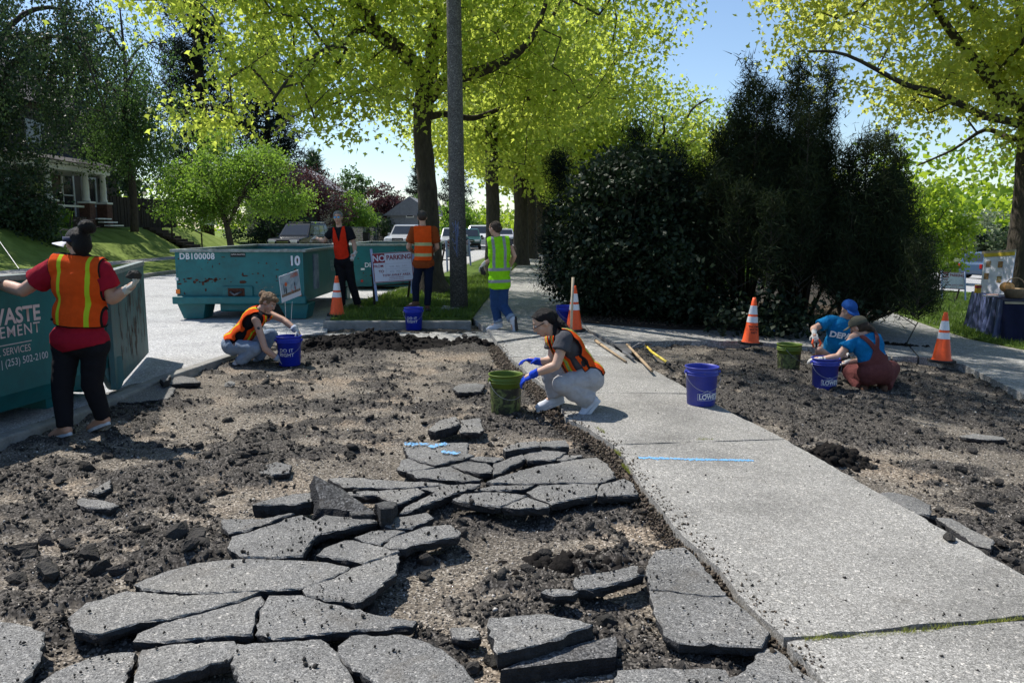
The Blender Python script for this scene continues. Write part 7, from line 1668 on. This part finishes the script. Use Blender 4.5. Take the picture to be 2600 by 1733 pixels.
    def shoe(s, a, m, solem, up=Vector((0, 0, 1)), L=.27, w=.046):
        J = s.J; hl = J['a' + a]; d = (J['t' + a] - hl).normalized(); lat = d.cross(up).normalized(); u = lat.cross(d).normalized(); R = Matrix((lat, d, u)).transposed()
        heel = hl - d * .05 - u * .055; A = lambda x, y, z: heel + R @ Vector((x, y, z)); r = s.root
        o = [cap_v(A(0, .045, .035), A(0, .045, .085), w * .95, w * .85, flat1=True), cap_v(A(0, .03, .035), A(0, L - .055, .028), w * .90, w * .86), ell_v(A(0, L * .75, .028), (w * 1.05, .075, .034), R), cap_v(A(0, .05, .07), A(0, L * .6, .045), w * .75, w * .62)]
        k = (A(0, 0, 0) + u * .004); sh_ = blob('shoe', o, .008, m, r, 2, keep=lambda c: (c - k).dot(u) > -.004)
        pts = [];
        for t in np.linspace(0, 2 * math.pi, 25)[:-1]:
            y = L / 2 + (L / 2 + .004) * math.cos(t); x = (w + .006) * math.sin(t) * (1.0 if y > L * .45 else .85) * (abs(math.sin(t)) ** -.25 if abs(math.sin(t)) > .05 else 1); pts.append((x, y))
        mb = MB(); V = [A(x, y, z) for z in (-.012, .014) for x, y in pts]; n = len(pts)
        mb.add(V, [tuple(range(n)), tuple(range(2 * n - 1, n - 1, -1))] + [(i, n + i, n + (i + 1) % n, (i + 1) % n) for i in range(n)]); mb.build('sole', solem, sh_)
        return sh_
    def hand(s, a, m, curl=.6, palm_n=None, cuff=.055, name='glove', spread=.35, sc=1.0, side=1):
        J = s.J; w, h = J['w' + a], J['h' + a]; d = (h - w).normalized(); n = Vector(palm_n or (0, 0, -1)); n = (n - d * n.dot(d)).normalized(); lat = d.cross(n) * side; k = sc * .95
        pl = w + d * .052 * k; o = [ell_v(pl, (.042 * k, .052 * k, .019 * k), Matrix((lat, d, n)).transposed()), cap_v(w - d * .05, w + d * .015, cuff * .62, .033 * k, flat0=True)]
        for i, (off, ln) in enumerate(((-.034, .068), (-.0115, .078), (.0115, .073), (.034, .058))):
            p = pl + lat * off * k + d * .040 * k; dirv = (d + lat * off * spread * 8 * .35).normalized(); ang = 0; r = .0092 * k
            for seg in (.42, .33, .27):
                ang += curl * (.55 if seg == .42 else .75); dv_ = dirv * math.cos(ang) + n * math.sin(ang); q = p + dv_ * ln * seg * k * 1.15; o.append(cap_v(p, q, r, r * .93, 8)); p = q; r *= .93
        p = pl - lat * .030 * k - d * .022 * k; dv_ = (-lat * .72 + d * .6 + n * .35).normalized(); q = p + dv_ * .040 * k; o.append(cap_v(p, q, .015 * k, .0125 * k, 8)); dv2 = (dv_ * .6 + d * .55 + n * .5).normalized(); o.append(cap_v(q, q + dv2 * .033 * k, .0125 * k, .010 * k, 8))
        return blob(name, o, .0046, m, s.root, 1, .001, 60)
    def strands(s, name, m, n, fn, parent, seed=1, w=.0012):
        """loose strands as thin tapering ribbons; fn(rng) gives a list of points"""
        g = np.random.default_rng(seed); mb = MB()
        for k in range(n):
            pts = fn(g); mb.tube(pts, [w, w * .8, w * .3][:len(pts)] if len(pts) <= 3 else list(np.linspace(w, w * .3, len(pts))), 3, False)
        o = mb.build(name, m, parent); o['kind'] = 'stuff'; return o
def blobless(name, prims, m, parent):
    mb = MB()
    for V, F in prims: mb.add(V, F)
    return mb.build(name, m, parent, smooth=True)

# ---- A: standing woman with visor, back to us ------------------------------------------------
f = Fig('person from behind in orange vest and white visor, dark hair in a bun', 6.35,
  dict(hd=(196, 615, 0), nk=(204, 660, 0), ch=(208, 722, 0), be=(206, 800, 0), pe=(203, 862, 0), sl=(146, 678, -.02), sr=(257, 690, -.02), el=(58, 738, .02), wl=(-30, 712, .25), hl=(-70, 708, .32), er=(284, 758, .02), wr=(322, 735, -.02), hr=(352, 712, -.05),
       hpl=(170, 878, 0), hpr=(240, 876, 0), kl=(158, 985, -.02), kr=(234, 975, .03), al=(165, 1087, -.06), ar=(262, 1062, .12), tl=(130, 1098, .02), tr=(226, 1078, .2)), g=1.27, vox=.0115)
fw = Vector((-.80, .60, -.05)); f.body(fw, Vector((0, 0, 1)), 1.02)
f.top(M['redtee'], .60, .022, .007, fl=.014, hem=lambda c, z=P(200, 868, 6.35).z, x=f.J['pe'].x: c.z > z - .05 + (c.x - x) * .22)
f.trousers(M['blackjean'], .084, .068, .052, e=-.004, cuff=.97, waist=lambda c, z=f.J['pe'].z: c.z < z + .00, hip=.96)
def vfA(u, v, w, c):
    return [.0165 - min(abs(u + .108), abs(u - .120)), max(abs(u) - .196, (.20 - v) * .5, (v - 1.06) * .5)]
f.vest(vestmat('vest_two_yellow_tapes', ORG, [YEL, BND]), vfA, lambda u, v, w, c: abs(u) < .206 and (w < .05 or abs(u) < .15) and v > .185 and v < 1.10 and (v < .99 or abs(u) > .06 or w < .0), e=.040, sx=1.0)
MB().tube([f.J['be'] + Vector((-.20, .12, -.03)), f.J['be'] + Vector((-.205, -.02, -.03)), f.J['be'] + Vector((-.17, -.12, -.02))], .012, 6).build('side_strap', M['bind'], f.root)
f.shoe('l', M['peach'], M['sole']); f.shoe('r', M['peach'], M['sole'])
f.hand('l', M['glovew'], .5, (0, 0, -1)); f.hand('r', M['glovew'], .75, (-.3, -.2, .9), sc=1.12)
A = f.A
hair = blob('hair', [ell_v(A(0, -.02, .03), (.088, .104, .090), f.HR), ell_v(A(0, -.075, -.02), (.075, .055, .085), f.HR), ell_v(A(.02, -.125, .125), (.062, .056, .050), f.HR), ell_v(A(.05, -.13, .11), (.042, .042, .042), f.HR), cap_v(A(.01, -.09, .07), A(.02, -.12, .11), .034, .034), cap_v(A(0, -.08, -.06), A(.01, -.075, -.10), .045, .03)],   .007, M['hblack'], f.root, 1, .004, 30,
            keep=lambda c: (c - f.J['hd']).dot(f.hf) < .045 or (c - f.J['hd']).dot(f.hu) > .05)
f.strands('loose_hair', M['hblack'], 160, lambda g: (lambda p, d: [p, p + d * .03, p + d * .05 + Vector((0, 0, -.01))])(A(.02 + g.normal(0, .04), -.12 + g.normal(0, .03), .12 + g.normal(0, .04)), Vector(g.normal(0, 1, 3)).normalized()), hair, 3)
# visor
vb = []; c0 = f.J['hd']
mb = MB(); n = 24; R0 = .098
for k in range(n + 1):
    t = 2 * math.pi * k / n; p = A(R0 * .93 * math.sin(t), R0 * 1.02 * math.cos(t), .045); q = A(R0 * .96 * math.sin(t), R0 * 1.05 * math.cos(t), .005); mb.V += [tuple(p), tuple(q)]
for k in range(n): mb.F.append((2 * k, 2 * k + 1, 2 * k + 3, 2 * k + 2)); mb.M.append(0)
vz = mb.build('visor_band', mat('navy_band', (.015, .02, .06), .6), f.root, smooth=True); vz.modifiers.new('s', 'SOLIDIFY').thickness = .006
mb = MB(); n = 22
for k in range(n + 1):
    t = -1.25 + 2.5 * k / n
    for j, e in enumerate((0, .5, 1)):
        ext = .20 * e * math.cos(t * .85) ** .7; mb.V.append(tuple(A((R0 * .97) * math.sin(t) * (1 + .25 * e), R0 * 1.04 * math.cos(t) + ext, .014 - .018 * e - .055 * abs(math.sin(t)) * (1 - .8 * e))))
for k in range(n):
    for j in range(2): mb.F.append((3 * k + j, 3 * k + j + 1, 3 * k + 4 + j, 3 * k + 3 + j)); mb.M.append(0)
vz = mb.build('visor_brim', mat('white_brim', (.62, .63, .70), .7, .05), f.root, smooth=True); vz.modifiers.new('s', 'SOLIDIFY').thickness = .004
MB().tube([A(-.06, .10, .04), A(-.065, .135, .085), A(-.03, .155, .10), A(.03, .15, .095)], .004, 6).build('sunglasses_frame', M['black'], f.root)
f.face()
lump_p = f.J['hr']
o = lump(1, 1300, .056, seed=401, asp=.7); o.location = P(340, 698, 6.28); tag(o, 'fist sized asphalt lump held up in the gloved hand', 'asphalt lump')

# ---- B: crouching blond person with bucket ---------------------------------------------------
f = Fig('crouching blond person in an orange vest and faded jeans, both gloves at a blue bucket', 9.75,
  dict(hd=(682, 768, 0), nk=(661, 787, 0), ch=(643, 812, 0), be=(618, 846, 0), pe=(592, 872, 0), sl=(650, 812, -.17), sr=(682, 796, .16), el=(673, 885, -.26), wl=(707, 912, -.20), hl=(740, 928, -.12), er=(720, 812, .10), wr=(752, 838, .0), hr=(764, 858, -.02),
       hpl=(590, 880, -.10), hpr=(600, 876, .12), kl=(650, 883, -.20), kr=(690, 850, .22), al=(603, 922, -.16), ar=(652, 917, .16), tl=(640, 932, -.16), tr=(692, 926, .2)), g=.98, vox=.009)
f.body(Vector((.78, -.30, -.62)), Vector((.55, 0, .8)), 1.0)
f.top(M['blacktee'], 0, .008, .004, parts=('ch', 'be', 'pe'))
f.trousers(M['lightjean'], .098, .078, .062, cl=.012, waist=waistcut(f.J, .06))
def vfB(u, v, w, c): return [.0135 - abs(abs(u) - .095)]
f.vest(vestmat('vest_narrow_yellow_tape', ORG, [YEL]), vfB, lambda u, v, w, c: v > .04 and v < 1.03 and ((w > -.02 and abs(u) < .175) or (w <= -.02 and .045 < abs(u) < .15)), e=.034, parts=('ch', 'be', 'pe'), sx=1.08)
f.shoe('l', M['shoew'], M['sole']); f.shoe('r', M['shoew'], M['sole'])
f.hand('l', M['glovew'], .7, (.2, .3, -.9)); f.hand('r', M['glovew'], .55, (-.6, -.1, -.6))
for a in 'lr': blobless('glove_cuff', [cap_v(f.J['w' + a].lerp(f.J['e' + a], .02), f.J['w' + a].lerp(f.J['e' + a], .24), .040, .045, flat0=True, flat1=True)], cloth('pale_blue_cuff_' + a, (.36, .42, .55)), f.root)
A = f.A
hair = blob('hair', [ell_v(A(0, -.02, .035), (.086, .100, .088), f.HR), ell_v(A(.0, -.125, .035), (.045, .042, .045), f.HR), ell_v(A(0, -.06, -.02), (.07, .05, .06), f.HR), ell_v(A(0, .05, .075), (.06, .045, .035), f.HR)], .008, M['hblond'], f.root, 2, .012, 24, keep=lambda c: (c - f.J['hd']).dot(f.hf) < .05 or (c - f.J['hd']).dot(f.hu) > .055)
f.strands('loose_hair', M['hblond'], 240, lambda g: (lambda p, d: [p, p + d * .018, p + d * .034 + f.hf * .01])(A(g.normal(0, .055), -.03 + g.normal(0, .075), .07 + g.normal(0, .04)), (Vector(g.normal(0, 1, 3)) + f.hu * .6 - f.hf * .4).normalized()), hair, 4, .0008)
f.face(); blobless('tattoo', [ell_v(f.J['sl'].lerp(f.J['el'], .28) + Vector((.014, -.0445, 0)), (.018, .006, .022))], mat('tattoo_ink', (.05, .06, .07), .6), f.root)

# ---- C: man with sunglasses --------------------------------------------------------------------
f = Fig('man in sunglasses and dark clothes with a red orange vest, facing us', 15.25,
  dict(hd=(858, 553, -.02), nk=(862, 577, 0), ch=(865, 603, 0), be=(868, 636, 0), pe=(872, 662, 0), sl=(844, 586, 0), sr=(887, 585, 0), el=(823, 612, .05), wl=(800, 604, .25), hl=(788, 611, .35), er=(900, 622, .02), wr=(901, 643, -.06), hr=(893, 657, -.10),
       hpl=(862, 672, 0), hpr=(884, 671, 0), kl=(867, 722, -.03), kr=(893, 719, .02), al=(868, 778, 0), ar=(910, 776, .1), tl=(855, 790, -.2), tr=(925, 785, -.05)), g=1.04, vox=.012)
f.body(Vector((.0, -1, 0)), Vector((-.03, 0, 1)), 1.03); f.top(M['blacktee'], .62, .012, .006); f.trousers(M['blackjean'], .092, .078, .068, cl=.008, waist=lambda c, z=f.J['pe'].z: c.z < z + .08)
f.vest(M['vred'], None, lambda u, v, w, c: v < 1.02 and v > .06 + (u * 2.2) ** 4 * 8 and abs(u) < .135 - .05 * max(0, v - .6) and not (w < .0 and v > .55 and abs(u + .01) < (v - .55) * .16), e=.034, parts=('ch', 'be', 'pe'))
f.shoe('l', M['boot'], M['solec']); f.shoe('r', M['boot'], M['solec']); f.hand('l', M['glovew'], .4, (0, 0, -1)); f.hand('r', M['glovew'], .5, (.3, .9, 0)); A = f.A
blob('hair', [ell_v(A(0, -.018, .050), (.090, .102, .082), f.HR)], .010, M['hgrey'], f.root, 2, .006, 40, keep=lambda c: (c - f.J['hd']).dot(f.hf) < .05 or (c - f.J['hd']).dot(f.hu) > .075); f.face()
for sd in (-1, 1): blobless('lens', [ell_v(A(sd * .033, .100, .006), (.026, .006, .018), f.HR)], mat('mirrored_lens', (.10, .30, .55), .08, metal=.9), f.root)
MB().bar(A(-.07, .085, .014), A(.07, .085, .014), .006, .006).build('sunglasses_frame', M['black'], f.root)

# ---- D: man with cap, from behind ----------------------------------------------------------------
f = Fig('man from behind in a grey cap, rust shirt and orange vest with two yellow stripes', 14.2,
  dict(hd=(1072, 552, 0), nk=(1074, 576, 0), ch=(1075, 604, 0), be=(1076, 638, 0), pe=(1075, 668, 0), sl=(1051, 585, 0), sr=(1101, 586, 0), el=(1037, 628, .05), wl=(1050, 640, .26), hl=(1058, 645, .33), er=(1110, 628, .05), wr=(1098, 640, .26), hr=(1092, 645, .33),
       hpl=(1064, 678, 0), hpr=(1088, 678, 0), kl=(1055, 722, -.02), kr=(1088, 724, 0), al=(1056, 768, -.05), ar=(1085, 778, .02), tl=(1034, 776, -.1), tr=(1088, 782, .22)), g=1.06, vox=.012)
f.body(Vector((-.15, 1, -.1)), Vector((0, 0, 1)), 1.04); f.top(M['rusttee'], .70, .026, .006, fl=.008, hem=lambda c, z=f.J['pe'].z: c.z > z - .085); f.trousers(M['navyjean'], .084, .068, .058, e=-.002, waist=lambda c, z=f.J['pe'].z: c.z < z - .03)
f.vest(vestmat('vest_cross_tapes', ORG, [(.60, .62, .30)]), lambda u, v, w, c: [max(.045 - abs(v - .53), .045 - abs(v - .235))], lambda u, v, w, c: v > .085 and v < 1.03 and abs(u) < .155, e=.044, cl=.003, sx=1.03)
f.shoe('l', M['boot'], M['solec']); f.shoe('r', M['boot'], M['solec']); f.hand('l', M['glovew'], .7, (0, 0, -1)); f.hand('r', M['glovew'], .7, (0, 0, -1)); A = f.A
blob('hair', [ell_v(A(0, -.03, .01), (.080, .080, .075), f.HR)], .010, M['hbrown'], f.root, 2, .003, 40, keep=lambda c: (c - f.J['hd']).dot(f.hf) < .02)
def ballcap(f, m, sc=1.0):
    A = f.A; cp = blob('cap', [ell_v(A(0, -.005, .045), (.090 * sc, .104 * sc, .085 * sc), f.HR)], .008, m, f.root, 2, .002, 20, keep=lambda c: (c - f.J['hd']).dot(f.hu) > .030)
    mb = MB(); n = 14
    for k in range(n + 1):
        t = -1.05 + 2.1 * k / n
        for e in (0, 1): mb.V.append(tuple(A(.082 * sc * math.sin(t) * (1 + .06 * e), .096 * sc * math.cos(t) + .078 * e * math.cos(t * .9), .040 - .022 * e)))
    for k in range(n): mb.F.append((2 * k, 2 * k + 1, 2 * k + 3, 2 * k + 2)); mb.M.append(0)
    b = mb.build('brim', m, cp, smooth=True); b.modifiers.new('s', 'SOLIDIFY').thickness = .005
ballcap(f, cloth('dark_grey_cap', (.06, .055, .05))); f.face()

# ---- E: person in lime vest walking away -------------------------------------------------------------
f = Fig('person in a lime yellow vest and blue jeans walking away along the pavement', 12.45,
  dict(hd=(1256, 580, 0), nk=(1264, 606, 0), ch=(1268, 642, 0), be=(1268, 684, 0), pe=(1268, 716, 0), sl=(1246, 617, 0), sr=(1291, 615, .02), el=(1247, 659, .02), wl=(1229, 670, .06), hl=(1218, 680, .08), er=(1306, 650, .06), wr=(1292, 682, .20), hr=(1285, 692, .26),
       hpl=(1258, 728, 0), hpr=(1277, 728, 0), kl=(1257, 775, .04), kr=(1277, 776, .0), al=(1266, 822, .02), ar=(1301, 812, -.20), tl=(1243, 829, .05), tr=(1304, 846, -.18)), g=.96, vox=.0105)
f.body(Vector((-.75, .60, -.35)), Vector((-.1, .1, 1)), 1.0); f.top(cloth('grey_top', (.10, .09, .10)), .22, .010, .004); f.trousers(M['jean'], .096, .078, .068, cl=.010, cuff=.90, waist=lambda c, z=f.J['pe'].z: c.z < z + .08)
for a in 'lr': blobless('turned_up_cuff', [cap_v(f.J['k' + a].lerp(f.J['a' + a], .74), f.J['k' + a].lerp(f.J['a' + a], .93), .072, .074, flat0=True, flat1=True)], M['lightjean'], f.root)
def vfE(u, v, w, c):
    return [max((.034 - abs(v - .30)) * .5, (.034 - abs(v - .03)) * .5, min(.022 - abs(abs(u) - .088), v - .3))]
f.vest(vestmat('lime_vest_silver_tapes', (.38, .85, .02), [(.40, .41, .43)]), vfE, lambda u, v, w, c: v > -.16 and v < 1.06 and abs(u) < .175, e=.040, cl=.010, sx=1.02, extra=[cap_v(f.J['pe'], f.J['pe'] - Vector((0, 0, .10)), .155, .150, flat1=True)])
f.shoe('l', M['shoew'], M['sole']); f.shoe('r', M['shoew'], M['solec'], up=Vector((-1, .2, .1))); f.hand('l', M['glovew'], .6, (.3, .3, -.9)); f.hand('r', M['glovew'], .6, (0, 0, -1)); A = f.A
blob('hair', [ell_v(A(0, -.022, .03), (.082, .098, .086), f.HR), ell_v(A(0, -.11, -.01), (.042, .035, .04), f.HR), ell_v(A(0, -.06, -.03), (.062, .04, .05), f.HR)], .009, M['hbrown'], f.root, 2, .004, 30, keep=lambda c: (c - f.J['hd']).dot(f.hf) < .05 or (c - f.J['hd']).dot(f.hu) > .06); f.face()
MB().tube([A(-.08, .02, .012), A(0, .11, .012), A(.08, .02, .012)], .006, 6).build('sunglasses_frame', M['black'], f.root)
o = lump(1, 1300, .07, seed=402, asp=1.1); o.location = f.J['hl'] + Vector((.05, -.02, -.05)); tag(o, 'dark lump carried by the person in the lime vest', 'asphalt lump')

# ---- F: crouching dark haired woman ------------------------------------------------------------------
f = Fig('crouching dark haired woman with glasses, orange vest and blue gloves, reaching over the olive bucket', 6.88,
  dict(hd=(1381, 818, 0), nk=(1412, 847, 0), ch=(1440, 880, 0), be=(1466, 920, 0), pe=(1492, 955, 0), sl=(1433, 862, -.17), sr=(1406, 862, .17), el=(1412, 928, -.24), wl=(1356, 949, -.17), hl=(1322, 967, -.13), er=(1402, 918, .12), wr=(1364, 917, .10), hr=(1330, 912, .06),
       hpl=(1500, 962, -.11), hpr=(1482, 958, .12), kl=(1430, 975, -.19), kr=(1394, 928, .20), al=(1501, 1016, -.14), ar=(1415, 1008, .18), tl=(1479, 1041, -.16), tr=(1380, 1020, .16)), g=1.0, skin='skin2', vox=.0085)
f.body(Vector((-.86, -.10, -.50)), Vector((-.45, 0, .86)), 1.04); f.top(M['greytee'], .42, .012, .006, fl=.016)
f.trousers(M['khaki'], .108, .092, .090, cl=.013, cuff=.96, waist=waistcut(f.J, .08), hip=1.0)
def vfF(u, v, w, c):
    if w < 0: 
        return [.020 - abs(abs(u) - .100), .005 - abs(abs(u) - .100), max(abs(u) - .182, (-.075 - v) * .5)]
    return [.022 - abs(abs(u) - .10), .006 - abs(abs(u) - .10), -1]
f.vest(vestmat('vest_yellow_silver_tapes', ORG, [YEL, SIL, BND]), vfF, lambda u, v, w, c: v > -.10 and v < 1.05 and ((w < .03 and abs(u) < .190) or (w >= .03 and .04 < abs(u) < .15)), e=.034, cl=.004, sx=1.16,
       extra=[cap_v(f.J['pe'], f.J['pe'] + (f.J['pe'] - f.J['be']).normalized() * .11 + Vector((.02, 0, .03)), .13, .115)])
f.shoe('l', M['shoew'], M['sole'], up=Vector((-.65, 0, .75))); f.shoe('r', M['shoew'], M['sole'])
f.hand('l', M['gloveb'], .55, (-.2, .4, -.9), sc=1.15); f.hand('r', M['gloveb'], .55, (.1, -.2, -.9), sc=1.1, side=-1); A = f.A
hair = blob('hair', [ell_v(A(0, -.018, .035), (.083, .103, .088), f.HR), ell_v(A(0, .045, .06), (.062, .05, .04), f.HR), ell_v(A(0, -.07, -.01), (.068, .045, .06), f.HR)], .007, M['hblack'], f.root, 3, .002, 40, keep=lambda c: (c - f.J['hd']).dot(f.hf) < .035 + .6 * max(0, (c - f.J['hd']).dot(f.hu) - .02))
pt = [A(0, -.105, .035), P(1412, 812, 6.88), P(1425, 824, 6.86), P(1440, 838, 6.84), P(1462, 852, 6.80)]
blob('ponytail', [cap_v(pt[0], pt[1], .026, .040), cap_v(pt[1], pt[2], .040, .042), cap_v(pt[2], pt[3], .042, .028), cap_v(pt[3], pt[4], .028, .008), cap_v(pt[1], P(1406, 860, 6.74), .026, .012), cap_v(P(1406, 860, 6.74), P(1404, 884, 6.73), .012, .005)], .007, M['hblack'], f.root, 2, .005, 40)
f.strands('loose_hair', M['hblack'], 150, lambda g: (lambda t, o_: [pt[1] + o_, pt[2].lerp(pt[3], t) + o_ * 1.3, pt[4] + Vector((.02 * g.random(), o_.y, .03 - .07 * g.random()))])(g.random(), Vector(g.normal(0, .018, 3))), hair, 5, .0011)
blobless('hair_tie', [cap_v(A(0, -.098, .035), A(0, -.112, .035), .030, .030, flat0=True, flat1=True)], M['navy'], f.root); f.face()
MB().tube([A(.079, .0, .004), A(.062, .085, .0), A(.03, .108, -.004), A(-.03, .108, -.004), A(-.062, .085, 0), A(-.079, 0, .004)], .0035, 6).build('glasses_frame', M['black'], f.root)

# ---- G: kneeling person in blue cap --------------------------------------------------------------------
f = Fig('kneeling person in a blue cap and blue T-shirt with white lettering, in the shade', 10.2,
  dict(hd=(2154, 786, -.08), nk=(2142, 808, 0), ch=(2134, 836, 0), be=(2124, 872, .03), pe=(2116, 902, .08), sl=(2104, 815, .0), sr=(2172, 822, .0), el=(2066, 834, -.05), wl=(2068, 846, -.22), hl=(2070, 860, -.30), er=(2190, 866, -.10), wr=(2160, 890, -.25), hr=(2150, 900, -.28),
       hpl=(2104, 912, .05), hpr=(2130, 912, .05), kl=(2080, 888, -.36), kr=(2140, 905, -.38), al=(2084, 938, -.10), ar=(2140, 935, .25), tl=(2076, 950, -.26), tr=(2150, 948, .40)), g=1.05, vox=.0105)
f.body(Vector((.25, -.85, -.55)), Vector((.15, -.45, .85)), 1.03); f.top(M['bluetee'], .62, .016, .007, fl=.012); f.trousers(M['tan'], .10, .085, .065, waist=lambda c, z=f.J['pe'].z: c.z < z + .06)
f.hand('l', M['glovew'], .8, (.2, -.2, -.9)); f.hand('r', M['glovew'], .6, (0, -.3, -.9)); f.shoe('l', M['boot'], M['solec']); f.shoe('r', M['boot'], M['solec']); ballcap(f, cloth('royal_blue_cap', (.02, .09, .33)), 1.05); f.face()
me_ = text_mesh('DEPAVE', .105, bold=.004); me_.materials.clear(); cc = f.J['ch'].lerp(f.J['be'], .25); xv = (f.J['sr'] - f.J['sl']).normalized(); yv = (f.J['ch'] - f.J['be']).normalized(); nv_ = xv.cross(yv).normalized(); nv_ = nv_ if nv_.y < 0 else -nv_
for v in me_.vertices: u_ = v.co.x; v.co = cc + xv * (u_ + .02) + yv * v.co.y + nv_ * (.150 - 1.6 * u_ * u_)
link('shirt_lettering', me_, M['white'], f.root)
st = empty('orange_gripped_tool', f.J['hl'] + Vector((0, 0, -.05)), 'small tool with orange grips in the hand of the person in the blue cap', 'hand tool')
for sd in (-1, 1): MB().tube([f.J['hl'] + Vector((sd * .035, -.03, .0)), f.J['hl'] + Vector((sd * .055, -.05, -.05)), f.J['hl'] + Vector((sd * .03, -.05, -.10))], .013, 8).build('grip', M['orange'], st)
MB().tube([f.J['hl'] + Vector((0, -.05, -.04)), f.J['hl'] + Vector((0, -.05, -.13))], .014, 8).build('pivot', M['black'], st)

# ---- H: person in coral overalls -------------------------------------------------------------------------
f = Fig('crouching person seen from behind in coral overalls, blue T-shirt and olive cap', 8.95,
  dict(hd=(2181, 830, .10), nk=(2194, 852, .06), ch=(2204, 878, .03), be=(2214, 910, .0), pe=(2222, 940, -.02), sl=(2168, 858, .05), sr=(2222, 862, .08), el=(2128, 906, .02), wl=(2084, 912, .02), hl=(2060, 911, .04), er=(2200, 915, .35), wr=(2150, 920, .40), hr=(2130, 925, .40),
       hpl=(2206, 950, -.02), hpr=(2240, 948, .02), kl=(2163, 945, .28), kr=(2262, 935, .34), al=(2192, 985, .0), ar=(2244, 985, .02), tl=(2170, 994, .14), tr=(2258, 994, .18)), g=1.08, vox=.0105)
f.body(Vector((-.65, .65, -.4)), Vector((-.35, .2, .85)), 1.03); f.top(M['bluetee'], .55, .014, .012, fl=.014)
f.trousers(M['coral'], .112, .094, .075, cl=.007, name='overalls', hip=1.12)
def kpH(u, v, w, c):
    if v < .34: return True
    if w < 0: return (abs(u) < .105 * (1 - (v - .34) / .32)) or (v > .30 and abs(u + .015 + (v - .6) * .16) < .028 and v < 1.05) or (v > .30 and abs(u - .015 - (v - .6) * .20) < .028 and v < 1.05)
    return v < .75 and abs(u) < .11 or .05 < abs(u) < .10
f.vest(M['coral'], None, kpH, e=.028, cl=.003)
f.root.children[-1].name = 'overall_straps'
f.hand('l', M['glovew'], .7, (-.2, 0, -.9)); f.hand('r', M['glovew'], .6, (0, 0, -1)); f.shoe('l', M['boot'], M['solec']); f.shoe('r', M['boot'], M['solec'])
MB().tube([f.J['wl'] + Vector((.035 * math.cos(a) * .2 + .02, .035 * math.cos(a), .035 * math.sin(a))) for a in np.linspace(0, 6.283, 13)], .006, 6).build('watch_strap', M['black'], f.root)
A = f.A; hr_ = blob('hair', [ell_v(A(0, -.03, .0), (.082, .085, .08), f.HR), cap_v(A(0, -.08, -.02), A(.02, -.12, -.08), .05, .03)], .009, M['hbrown'], f.root, 2, .005, 30, keep=lambda c: (c - f.J['hd']).dot(f.hf) < .03); ballcap(f, cloth('olive_grey_cap', (.10, .095, .07)), 1.05); f.face()
